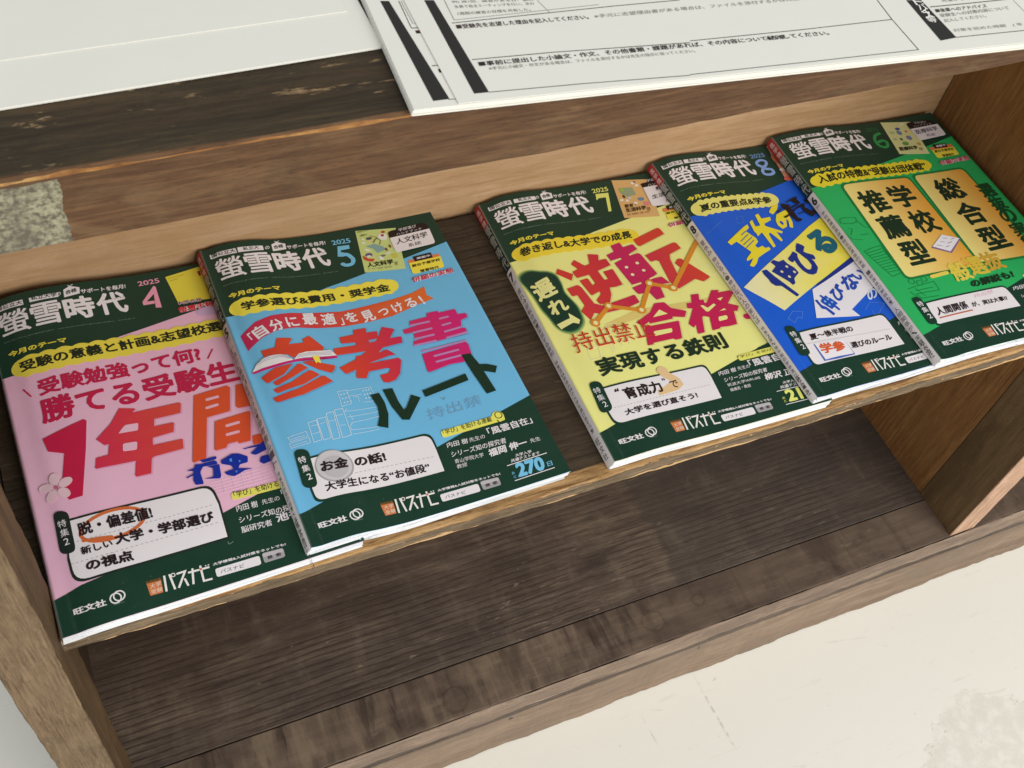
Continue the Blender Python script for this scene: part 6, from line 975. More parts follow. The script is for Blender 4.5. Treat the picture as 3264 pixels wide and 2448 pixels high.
('S',5,'9a969c',0.25,'792,394,808,394'),
('S',5,'9a969c',0.25,'819,394,835,394'),
('S',5,'9a969c',0.25,'846,394,862,394'),
('S',5,'9a969c',0.25,'873,394,890,394'),
('S',5,'9a969c',0.25,'901,394,917,393'),
('S',5,'9a969c',0.25,'928,393,944,393'),
('S',5,'9a969c',0.25,'955,393,972,393'),
('P',2,'0c3a2a','1505,598,1649,625,1669,573'),
('P',4,'ecea70','1311,551,1313,560,1317,567,1322,571,1329,574,1338,575,1637,577,1645,576,1652,573,1656,568,1658,562,1658,553,1657,546,1655,537,1651,530,1646,526,1638,523,1630,522,1330,523,1322,524,1316,527,1312,532,1310,539,1310,547'),
('T',5,'24341c',0,'「学び」を助ける連載','1308,547,1747,538,1317,572'),
('T',3,'f2eef2',0.01,'内田 樹','1089,444,1238,445,1096,484'),
('T',3,'f2eef2',0,'先生の','1253,449,1358,448,1261,482'),
('T',3,'f2eef2',0.02,'「風雲自在」','1369,447,1759,441,1364,515'),
('T',3,'f2eef2',0.01,'シリーズ知の探究者','1099,380,1471,376,1108,419'),
('T',3,'f2eef2',0,'筑波大学WPI-IIIS','1102,337,1382,331,1107,365'),
('T',3,'f2eef2',0,'機構長・教授','1101,291,1275,287,1106,320'),
('T',3,'f2eef2',0.03,'柳沢 正史','1413,304,1726,293,1427,365'),
('T',3,'f2eef2',0.02,'大学入学','1523,237,1656,231,1530,262'),
('T',3,'f2eef2',0.02,'共通テストまで','1482,202,1735,194,1490,230'),
('S',3,'f2eef2',0.55,'1440,192,1684,184'),
('S',3,'f2eef2',0.55,'1446,67,1682,60'),
('T',3,'ecf07c',0.045,'210','1485,80,1713,69,1495,187'),
('T',3,'ecf07c',0,'あ','1447,115,1470,114,1452,136'),
('T',3,'ecf07c',0,'と','1445,87,1468,87,1451,107'),
],
'8':[
('P',2,'f2eef2','265,2504,266,2505,266,2506,267,2507,269,2507,270,2508,456,2505,458,2505,459,2504,459,2503,460,2502,459,2501,449,2465,448,2463,447,2462,446,2462,445,2461,444,2461,260,2465,259,2465,258,2466,257,2467,257,2468,257,2469'),
('T',3,'17382c',0.02,'私立大','297,2470,408,2468,312,2508'),
('T',2,'74a0d8',0.015,'2025','954,2436,1106,2432,960,2485'),
('S',2,'8ab0ec',2.6,'1028,2317,1019,2320,1007,2323,993,2327,980,2332,972,2338,968,2345,967,2354,968,2363,971,2372,975,2379,983,2385,994,2391,1006,2396,1018,2400,1028,2401,1039,2400,1049,2396,1059,2391,1067,2384,1071,2378,1072,2371,1070,2363,1066,2355,1060,2347,1054,2340,1047,2333,1037,2328,1027,2323,1018,2319,1012,2316'),
('S',3,'8ab0ec',3,'977,2346,982,2338,988,2327,995,2314,1003,2302,1012,2292,1023,2286,1036,2283,1049,2280,1060,2276,1068,2271,1071,2264,1072,2255,1071,2246,1068,2237,1064,2230,1057,2225,1048,2221,1037,2218,1026,2216,1016,2216,1006,2217,995,2219,984,2222,975,2227,969,2232,966,2238,965,2246,966,2255,968,2264,972,2273,979,2282,989,2292,999,2301,1009,2309,1015,2315'),
('P',3,'e09a80','1190,2551,1744,2506,1675,2175,1131,2155'),
('P',5,'f0e0dc','1217,2245,1213,2254,1202,2261,1186,2265,1168,2265,1152,2261,1141,2254,1137,2245,1141,2237,1152,2230,1168,2226,1186,2226,1202,2230,1213,2237'),
('P',5,'e06c60','1231,2130,1225,2143,1208,2153,1184,2159,1158,2159,1134,2153,1117,2143,1111,2130,1117,2117,1134,2107,1158,2101,1184,2101,1208,2107,1225,2117'),
('P',5,'b86c50','1207,2377,1204,2403,1196,2424,1184,2436,1170,2436,1158,2424,1150,2403,1147,2377,1150,2351,1158,2330,1170,2319,1184,2319,1196,2330,1204,2351'),
('P',3,'f2ec80','128,2030,141,2039,154,2044,167,2044,180,2038,192,2028,205,2037,218,2043,231,2043,244,2036,256,2027,269,2036,282,2041,295,2041,308,2035,320,2025,333,2034,346,2040,359,2040,372,2033,384,2024,398,2033,410,2038,423,2038,436,2032,449,2022,462,2031,475,2037,487,2036,500,2030,513,2021,526,2030,539,2035,552,2035,564,2029,577,2019,590,2028,603,2034,616,2033,628,2027,641,2018,654,2027,667,2032,680,2032,692,2026,705,2016,718,2025,731,2031,744,2030,757,2024,769,2015,782,2024,795,2029,808,2029,821,2023,833,2013,859,2009,882,1998,900,1981,912,1960,915,1937,911,1914,898,1894,879,1878,856,1868,829,1849,817,1852,804,1861,791,1861,778,1853,765,1851,753,1854,740,1862,727,1863,714,1855,701,1852,688,1855,676,1864,663,1864,650,1856,637,1854,624,1857,612,1865,599,1866,586,1858,573,1855,560,1858,548,1867,535,1867,522,1859,509,1857,496,1860,483,1868,471,1869,458,1861,445,1858,432,1862,419,1870,407,1870,394,1862,381,1860,368,1863,355,1871,342,1872,329,1864,317,1861,304,1865,291,1873,278,1873,265,1865,252,1863,240,1866,227,1874,214,1875,201,1867,188,1864,176,1868,163,1876,150,1876,137,1868,124,1866,99,1886,76,1897,57,1914,46,1935,42,1958,47,1980,59,2001,78,2017,102,2027'),
('T',4,'182818',0.0345,'夏の重要点&学参','112,1916,832,1892,128,1998'),
('S',2,'4c86dc',0.4,'63,1708,209,1770'),
('S',2,'4c86dc',0.4,'39,1699,232,1776'),
('S',2,'4c86dc',0.4,'380,1789,442,1790,411,1725,344,1715,380,1789'),
('P',4,'f2e234','151,1550,150,1553,150,1555,151,1557,153,1558,155,1560,386,1677,389,1678,392,1679,394,1680,397,1681,399,1682,424,1691,427,1692,428,1692,429,1691,430,1689,429,1687,423,1662,422,1659,421,1657,420,1655,418,1653,416,1651,375,1628,373,1626,372,1625,371,1623,372,1621,373,1618,415,1542,416,1539,417,1537,418,1534,418,1531,418,1529,415,1504,415,1501,414,1499,412,1496,411,1495,409,1493,365,1465,363,1464,362,1462,361,1460,361,1458,362,1455,368,1440,369,1438,370,1436,372,1435,374,1435,377,1435,420,1447,423,1447,425,1447,427,1446,428,1444,429,1442,435,1427,437,1424,438,1423,440,1422,442,1421,445,1421,471,1425,473,1425,475,1425,477,1424,477,1422,478,1419,478,1403,478,1400,477,1398,475,1396,474,1395,471,1394,382,1363,380,1362,377,1361,374,1360,372,1359,369,1358,320,1339,318,1338,315,1336,313,1335,311,1333,309,1331,270,1290,268,1288,266,1287,263,1285,261,1283,259,1282,227,1263,224,1262,222,1261,220,1262,218,1262,215,1264,201,1277,199,1279,198,1281,198,1282,199,1284,201,1286,261,1338,263,1339,264,1340,263,1341,262,1341,260,1341,204,1331,202,1330,200,1331,200,1332,200,1333,201,1335,210,1350,212,1353,213,1355,215,1357,217,1359,220,1360,284,1403,286,1405,287,1406,288,1408,288,1411,287,1413,268,1452,267,1455,266,1457,265,1460,264,1462,262,1465,228,1534,227,1536,225,1538,224,1538,221,1539,219,1538,168,1519,165,1519,163,1519,161,1520,160,1521,159,1524'),
('S',5,'5c7ca8',0.9,'303,1593,369,1624'),
('S',5,'5c7ca8',0.9,'260,1531,369,1587'),
('S',5,'5c7ca8',0.9,'263,1491,389,1554'),
('S',5,'5c7ca8',0.9,'270,1457,384,1518'),
('P',4,'f2e234','464,1708,465,1711,466,1713,467,1715,469,1717,472,1718,498,1730,501,1731,502,1731,503,1730,504,1729,504,1726,492,1664,492,1661,493,1659,494,1658,496,1658,498,1658,536,1661,538,1662,540,1663,542,1664,543,1666,544,1669,565,1774,566,1777,567,1779,568,1781,570,1782,573,1783,601,1790,603,1790,605,1790,606,1789,607,1787,607,1785,603,1741,603,1739,604,1737,605,1736,607,1735,610,1735,693,1741,696,1741,698,1741,698,1740,698,1738,698,1736,687,1709,685,1707,684,1705,682,1703,680,1702,677,1701,600,1676,598,1675,596,1674,594,1672,593,1670,592,1667,590,1655,589,1652,590,1650,590,1648,592,1646,594,1644,712,1571,714,1570,715,1568,716,1566,715,1564,713,1562,701,1549,699,1547,697,1546,695,1546,692,1546,690,1547,658,1567,656,1568,655,1568,654,1567,653,1566,653,1563,655,1483,655,1480,655,1477,653,1475,652,1473,650,1472,638,1463,636,1462,634,1462,632,1462,631,1464,630,1466,590,1567,589,1569,587,1571,586,1571,584,1571,582,1570,570,1561,568,1560,566,1558,565,1555,564,1553,563,1550,547,1428,546,1425,545,1423,543,1421,542,1420,539,1419,522,1413,519,1412,517,1412,516,1413,515,1415,515,1417,511,1579,511,1582,510,1583,509,1584,507,1584,505,1583,452,1554,450,1553,448,1553,447,1554,447,1555,447,1557,452,1582,452,1585,452,1588,452,1590,451,1593,450,1595,448,1598,447,1600,446,1603,446,1606,446,1608,446,1611'),
('P',4,'f2e234','728,1789,726,1791,726,1793,726,1795,727,1797,729,1799,794,1856,796,1858,798,1859,800,1860,803,1861,806,1862,865,1868,867,1868,868,1867,869,1866,868,1865,867,1863,824,1813,822,1811,820,1809,818,1807,815,1806,813,1804,752,1767,750,1766,747,1766,745,1766,744,1767,742,1769'),
('P',4,'f2e234','775,1753,777,1755,779,1757,781,1758,784,1759,786,1760,903,1794,905,1795,907,1794,908,1793,908,1792,908,1789,899,1749,899,1746,898,1743,897,1741,897,1738,896,1735,879,1655,878,1652,877,1650,876,1647,875,1644,874,1642,847,1592,846,1590,844,1589,842,1588,840,1588,837,1589,822,1596,820,1597,819,1599,818,1600,818,1603,819,1605,845,1662,846,1665,847,1667,847,1670,847,1673,847,1675,844,1690,844,1693,843,1694,842,1694,841,1693,840,1691,797,1616,796,1614,794,1612,792,1610,790,1609,787,1608,742,1594,739,1594,737,1594,735,1595,734,1596,732,1599,719,1630,718,1632,717,1635,717,1638,717,1640,717,1643,726,1683,726,1686,727,1688,729,1691,730,1693,731,1695'),
('P',5,'0c52cc','785,1658,782,1672,775,1681,765,1681,758,1672,755,1658,758,1644,765,1635,775,1635,782,1644'),
('PG',3,'f4f0c4','f4ec60','f4e41c','34,1104,621,1384,994,1569,1389,1722,1359,1203,1170,1171,666,978,224,796'),
('P',2,'10308c','655,980,1174,1177,1359,1203,1384,1155,1168,1119,678,928'),
('P',5,'14308c','262,1197,262,1199,263,1201,264,1203,266,1204,269,1204,304,1207,307,1206,309,1206,311,1205,312,1203,314,1200,338,1127,339,1124,340,1122,341,1119,342,1117,344,1114,436,912,437,909,437,907,437,905,435,904,433,902,412,893,410,892,408,892,406,893,404,894,403,897,342,1015,340,1017,338,1019,336,1021,334,1022,332,1023,297,1032,295,1033,292,1034,290,1036,288,1038,287,1040,273,1065,271,1067,270,1070,270,1072,269,1075,269,1078,270,1101,270,1103,270,1106,270,1109,269,1112,269,1114,261,1154,260,1156,260,1159,260,1162,260,1165,260,1168'),
('P',5,'14308c','393,1261,393,1264,393,1266,393,1268,395,1269,397,1271,427,1284,429,1285,432,1286,434,1285,436,1284,438,1283,462,1263,464,1262,467,1261,469,1260,472,1260,474,1260,519,1269,522,1269,524,1269,525,1267,527,1266,527,1263,534,1234,534,1231,535,1229,536,1226,537,1224,539,1221,570,1176,571,1174,573,1171,574,1169,574,1166,574,1164,578,1123,578,1120,577,1118,576,1116,574,1114,572,1112,504,1072,502,1070,500,1068,498,1066,497,1064,496,1062,483,1028,482,1025,480,1023,478,1021,476,1020,474,1019,450,1009,448,1008,446,1008,444,1009,443,1011,442,1013,436,1036,435,1039,434,1042,433,1044,432,1047,430,1049,403,1089,401,1091,399,1093,398,1096,396,1098,395,1100,347,1171,346,1173,345,1175,346,1177,347,1179,349,1180,405,1215,407,1217,408,1218,409,1220,409,1223,408,1225'),
('P',6,'e8dfae','444,1155,441,1163,435,1168,427,1168,420,1163,418,1155,420,1147,427,1142,435,1142,441,1147'),
('P',6,'e8dfae','521,1196,519,1204,512,1209,504,1209,498,1204,495,1196,498,1188,504,1183,512,1183,519,1188'),
('P',6,'e8dfae','479,1094,476,1102,470,1107,462,1107,455,1102,453,1094,455,1085,462,1080,470,1080,476,1085'),
('P',6,'e8dfae','556,1130,553,1139,547,1144,539,1144,532,1139,530,1130,532,1122,539,1117,547,1117,553,1122'),
('T',5,'14308c',0.05,'び','649,1037,890,1153,551,1316'),
('T',5,'10647c',0.06,'る','919,1211,1149,1284,866,1469'),
('P',3,'f0eef6','591,931,1168,1119,1394,1152,1288,893,810,668,839,591,442,659'),
('T',5,'1c4cb8',0.04,'び','730,754,868,808,718,893'),
('T',5,'1c4cb8',0.04,'な','905,811,1058,884,883,968'),
('T',5,'1c4cb8',0.04,'い','1059,909,1174,954,1032,994'),
('T',4,'dce8f8',0.03,'の','1014,695,1137,735,1036,789'),
('T',4,'dce8f8',0.03,'差','1152,692,1307,759,1173,800'),
('S',2,'5c90e4',0.45,'206,719,284,772,365,744,315,687,293,711,238,668,206,719'),
('S',2,'5c90e4',0.45,'922,633,1014,695,1131,648,1015,571,969,571,980,617'),
('P',9,'170c14','795,1780,795,1781,796,1781,797,1782,797,1783,798,1783,886,1820,887,1820,887,1821,888,1821,888,1822,888,1823,891,1849,891,1850,891,1851,892,1851,893,1852,894,1852,913,1861,914,1861,915,1861,916,1861,917,1861,918,1860,952,1839,953,1839,953,1839,954,1838,955,1838,956,1838,974,1839,975,1839,975,1839,976,1838,976,1838,975,1837,968,1826,967,1825,967,1825,966,1824,965,1823,964,1823,953,1820,952,1819,952,1819,951,1818,951,1817,951,1816,953,1806,953,1806,953,1805,954,1805,955,1804,956,1805,1050,1830,1051,1830,1051,1830,1051,1831,1051,1831,1050,1831,1028,1841,1027,1842,1026,1842,1026,1843,1026,1844,1025,1845,1022,1864,1022,1865,1022,1865,1021,1866,1021,1867,1020,1867,1005,1873,1004,1873,1003,1873,1002,1873,1001,1873,1000,1873,949,1858,948,1857,948,1857,948,1858,948,1858,948,1859,952,1865,953,1866,953,1866,954,1867,955,1867,956,1868,1018,1892,1019,1892,1020,1892,1021,1893,1021,1893,1022,1893,1087,1908,1088,1908,1089,1908,1090,1908,1091,1907,1092,1907,1096,1902,1097,1901,1097,1901,1097,1900,1097,1900,1096,1899,1079,1889,1078,1889,1077,1888,1077,1888,1077,1887,1077,1886,1084,1837,1084,1836,1084,1835,1084,1834,1083,1834,1082,1833,1025,1809,1024,1809,1023,1809,1022,1808,1021,1808,1020,1808,960,1792,959,1792,958,1791,958,1791,957,1790,957,1789,958,1774,958,1773,959,1772,959,1772,960,1772,961,1772,1085,1815,1086,1816,1087,1816,1088,1816,1089,1816,1090,1816,1125,1818,1126,1818,1126,1817,1126,1817,1126,1817,1125,1816,1111,1806,1110,1806,1110,1805,1109,1804,1108,1804,1108,1803,1094,1777,1094,1776,1094,1775,1094,1774,1094,1773,1095,1772,1116,1747,1117,1746,1117,1746,1118,1745,1118,1744,1118,1743,1125,1717,1126,1716,1126,1715,1127,1715,1127,1715,1128,1716,1183,1749,1184,1749,1184,1750,1185,1749,1185,1749,1186,1748,1194,1727,1194,1726,1194,1725,1194,1724,1194,1723,1195,1722,1196,1684,1196,1683,1196,1682,1196,1682,1195,1681,1194,1682,1159,1686,1158,1686,1157,1686,1156,1686,1155,1686,1154,1685,1100,1660,1100,1660,1099,1660,1098,1660,1097,1660,1097,1661,1079,1685,1079,1686,1078,1686,1078,1687,1077,1688,1077,1689,1060,1729,1060,1730,1059,1731,1059,1732,1059,1733,1059,1734,1067,1784,1067,1785,1067,1786,1066,1786,1065,1786,1065,1786,1026,1780,1025,1780,1024,1780,1023,1779,1022,1779,1021,1779,963,1755,963,1754,962,1754,961,1753,961,1752,961,1751,957,1684,957,1683,957,1682,957,1681,958,1680,958,1680,973,1667,974,1667,975,1666,976,1665,976,1665,977,1664,985,1656,986,1656,986,1655,986,1654,986,1654,985,1653,977,1645,976,1644,975,1644,974,1643,973,1643,972,1643,933,1633,932,1633,931,1633,930,1633,930,1634,929,1634,913,1672,913,1673,913,1674,912,1675,912,1676,912,1677,901,1719,901,1720,900,1721,900,1721,899,1721,898,1721,844,1701,843,1701,842,1701,841,1701,841,1701,840,1701,830,1705,829,1706,828,1706,828,1707,828,1707,829,1708,835,1716,836,1717,837,1718,837,1718,838,1719,839,1719,898,1735,898,1736,899,1736,900,1737,900,1737,900,1738,901,1764,901,1765,901,1766,901,1767,901,1768,900,1769,890,1812,889,1813,889,1814,888,1814,888,1814,887,1814,809,1773,808,1773,807,1772,806,1772,805,1772,804,1772,796,1774,795,1774,794,1774,794,1775,794,1776,794,1777'),
('P',9,'170c14','983,1718,983,1719,983,1720,984,1720,985,1721,985,1721,1057,1731,1058,1731,1058,1731,1059,1730,1060,1730,1061,1729,1063,1726,1063,1726,1063,1725,1063,1725,1063,1724,1062,1724,985,1713,984,1713,983,1713,983,1713,982,1714,982,1715'),
('P',9,'170c14','1142,1857,1143,1857,1143,1858,1144,1859,1144,1859,1145,1859,1178,1867,1179,1867,1180,1868,1181,1868,1181,1869,1182,1870,1192,1897,1192,1898,1192,1898,1192,1898,1193,1898,1193,1897,1205,1805,1205,1804,1205,1803,1205,1802,1205,1801,1205,1800,1201,1754,1201,1754,1200,1753,1200,1753,1199,1753,1199,1754,1184,1767,1184,1767,1183,1768,1183,1769,1182,1770,1182,1771,1176,1800,1176,1800,1176,1801,1175,1802,1174,1803,1173,1803,1140,1817,1139,1817,1138,1818,1138,1819,1137,1820,1137,1820,1137,1836,1137,1837,1137,1838,1137,1839,1137,1840,1137,1841'),
('P',5,'1c4cb8','539,815,539,818,540,820,541,822,543,823,545,823,557,825,560,825,562,825,563,824,564,822,565,819,569,771,570,768,571,766,572,764,574,762,576,760,593,745,596,743,597,741,599,739,600,737,602,734,631,669,632,666,632,664,631,662,630,660,628,659,613,650,611,649,609,649,607,650,606,651,604,653,581,712,580,715,579,717,577,719,575,720,572,721,554,729,551,730,549,732,548,734,547,736,547,739,546,755,546,758,546,761,546,763,545,766,545,769'),
('P',5,'1c50c0','611,851,611,854,611,856,612,857,613,859,616,859,624,861,627,862,629,861,631,860,632,859,633,856,638,844,639,841,640,840,642,839,644,839,646,840,666,847,668,848,670,848,672,847,673,845,673,843,677,826,678,824,679,822,680,820,682,819,685,818,687,818,690,817,692,816,694,814,696,812,697,810,722,763,723,760,723,758,723,756,722,753,721,751,720,750,718,748,716,746,714,745,712,744,709,744,698,743,696,742,694,741,693,740,693,738,694,735,707,697,707,694,707,692,706,690,705,689,703,688,694,684,691,684,689,684,687,685,686,686,685,688,673,719,672,721,670,723,668,723,666,723,664,722,640,710,638,709,635,709,633,709,632,711,630,713,589,780,588,783,587,785,586,788,586,791,586,793,586,798,586,801,587,803,588,806,589,808,591,809,613,823,615,825,617,827,617,829,617,831,617,834'),
('P',6,'8cc8f0','632,793,629,801,622,804,615,801,612,793,615,785,622,782,629,785'),
('P',6,'8cc8f0','671,809,668,816,661,820,654,816,651,809,654,801,661,798,668,801'),
('P',6,'8cc8f0','650,753,647,761,640,764,632,761,630,753,632,745,640,742,647,745'),
('P',6,'8cc8f0','690,773,687,781,680,784,673,781,670,773,673,765,680,762,687,765'),
('P',3,'0c3a2a','202,584,1009,568,1024,566,1036,561,1045,553,1051,541,1053,526,1056,481,1042,227,195,246,178,248,165,254,155,264,150,278,148,295,150,346'),
('P',4,'f2eef2','216,569,995,553,1010,551,1022,546,1031,538,1036,526,1039,511,1041,466,1028,242,209,261,192,263,179,269,170,279,164,293,163,310,164,361'),
('P',5,'0c3a2a','121,622,124,636,130,646,138,652,149,655,163,654,166,653,180,649,190,643,198,633,202,622,203,608,195,407,193,390,187,378,177,369,164,365,148,364,143,364,127,367,115,374,106,384,102,397,102,414'),
('T',6,'f2eef2',0.01,'特','134,546,184,546,134,598'),
('T',6,'f2eef2',0.01,'集','135,481,185,481,135,533'),
('T',6,'f2eef2',0.01,'2','151,422,181,422,151,468'),
('T',6,'24141a',0.03,'夏〜後半戦の','265,474,683,464,273,533'),
('T',6,'24141a',0.03,'選びのルール','559,318,961,306,569,375'),
('P',5,'4c6cc0','260,438,448,427,541,422,547,264,376,263,254,275'),
('P',6,'f4f2f8','270,441,437,427,541,430,539,274,389,282,271,283'),
('T',7,'e0602c',0.04,'学参','276,335,500,314,297,430'),
('S',5,'a8a4ac',0.25,'196,458,1003,407'),
('T',3,'f2eef2',0.01,'内田 樹','1103,417,1243,410,1123,459'),
('T',3,'f2eef2',0.01,'シリーズ','1114,347,1283,342,1127,379'),
('T',3,'f2eef2',0.01,'児玉','1116,275,1227,270,1129,306'),
],
}

FORM_LOW=[
('P',1,'2c2b28','-6448,599,-6415,592,-6395,-5,-6456,-2'),
('S',1,'33302c',0.45,'-6388,413,-6355,408'),
('S',1,'33302c',0.45,'-6391,185,-6365,182'),
('S',1,'33302c',0.3,'-6400,-7,-6373,-10'),
('P',1,'3c1c1c','-6380,396,-6361,395,-6362,376,-6381,377'),
('P',1,'2c1c1c','-6377,162,-6364,161,-6368,140,-6378,141'),
('S',1,'33302c',0.3,'-6378,584,-6388,415'),
('S',1,'9c9890',0.3,'-6370,582,-6373,440,-6355,430'),
]
FORM_UP=[
('P',1,'2c2b28','-6282,564,-6245,556,-6244,-8,-6300,-3'),
('S',1,'33302c',0.4,'-6228,404,-5869,386,-5534,368,-5255,348'),
('S',1,'33302c',0.4,'-6235,180,-5911,151,-5349,84'),
('S',1,'33302c',0.4,'-5344,94,-4865,57,-4397,29'),
('S',1,'33302c',0.35,'-6244,-8,-5877,-46,-5449,-98'),
('S',1,'33302c',0.35,'-5447,-94,-4916,-137,-4404,-176'),
('S',1,'33302c',0.4,'-4379,163,-4395,32,-4405,-177'),
('S',1,'8c8880',0.3,'-6205,548,-6213,420,-5604,391'),
('S',1,'8c8880',0.25,'-5841,471,-5825,386'),
('T',1,'6a665f',0,'例) 週1回、練習方法について部員','-6174,545,-5827,539,-6175,563'),
('T',1,'6a665f',0,'例) 週1回、練習がある日、朝の','-6181,521,-5856,466,-6180,538'),
('T',1,'6a665f',0,'全員で自主ミーティングを行い、次の','-6183,490,-5864,444,-6182,509'),
('T',1,'6a665f',0,'1週間の練習の目標を共有した。','-6186,445,-5893,411,-6185,464'),
('T',2,'3c2c28',0.015,'■受験先を志望した理由を記入してください。','-6222,364,-5685,311,-6219,392'),
('T',2,'88827a',0,'※手元に志望理由書がある場合は、ファイルを添付するかは先生の指示に従ってください。','-5661,311,-4364,205,-5655,334'),
('T',2,'2c2420',0.015,'■事前に提出した小論文・作文、その他書類・課題があれば、その内容について記入してください。','-6223,136,-4735,-3,-6219,164'),
('T',2,'3c3430',0.015,'※任意','-5023,24,-4936,17,-5016,50'),
('T',2,'78726a',0,'※手元に小論文・作文がある場合は、ファイルを添付するかは先生の指示に従ってください。','-6195,107,-5357,23,-6192,126'),
('P',1,'2c2b28','-4245,135,-4176,120,-4183,-144,-4267,-146'),
('T',3,'f0eee6',0.01,'バ','-4226,56,-4182,53,-4223,100'),
('T',3,'f0eee6',0.01,'イ','-4232,25,-4189,22,-4229,69'),
('T',3,'f0eee6',0.01,'ス','-4233,-2,-4190,-5,-4230,42'),
('T',3,'f0eee6',0.01,'等','-4239,-31,-4195,-34,-4236,13'),
('T',3,'f0eee6',0.01,'ド','-4221,91,-4177,88,-4217,135'),
('S',1,'33302c',0.4,'-4176,120,-4183,-144'),
('S',2,'33302c',0.45,'-4164,67,-3920,48,-3756,37'),
('S',1,'33302c',0.4,'-4188,-142,-3762,-178'),
('S',1,'8c8880',0.25,'-3731,26,-3737,-138'),
('T',2,'3c3028',0.01,'■後輩へのアドバイス','-4161,25,-3893,5,-4153,50'),
('T',2,'78726a',0,'受験生への対策内容について','-4163,-8,-3797,-29,-4154,15'),
('T',2,'78726a',0,'記入してください。','-4166,-42,-3946,-55,-4158,-21'),
('T',2,'8c867c',0,'対策を始めた時期\u3000( 年 月頃 )','-4168,-113,-3716,-154,-4160,-90'),
('T',2,'88827a',0,'先輩からの','-4084,85,-3937,70,-4076,106'),
]

def decode(f):
    """coordinates are stored as tenths of a millimetre"""
    n = [int(a) / 10.0 for a in f[-1].split(',')]; p = list(zip(n[::2], n[1::2])); f = list(f)
    for i in range(2, 5 if f[0] == 'PG' else 3): f[i] = '#' + f[i]
    return tuple(f[:-1]) + (tuple(p) if f[0] == 'T' else (p,))
PRINT = {k: [decode(f) for f in v] for k, v in PRINT.items()}
FORM_LOW = [decode(f) for f in FORM_LOW]; FORM_UP = [decode(f) for f in FORM_UP]
_glyph = {}
def glyphs(s):
    if s in _glyph: return _glyph[s]
    c = bpy.data.curves.new('lettering', 'FONT'); c.body = s; c.resolution_u = 3
    o = bpy.data.objects.new('lettering', c); scene.collection.objects.link(o)
    bpy.context.view_layer.update()
    m = bpy.data.meshes.new_from_object(o.evaluated_get(bpy.context.evaluated_depsgraph_get()))
    v = np.empty(len(m.vertices) * 3, dtype=np.float64); m.vertices.foreach_get('co', v); v = v.reshape(-1, 3)[:, :2].copy()
    m.calc_loop_triangles(); t = np.empty(len(m.loop_triangles) * 3, dtype=np.int64); m.loop_triangles.foreach_get('vertices', t)
    bpy.data.objects.remove(o); bpy.data.curves.remove(c); bpy.data.meshes.remove(m)
    _glyph[s] = (v, t.reshape(-1, 3)); return _glyph[s]

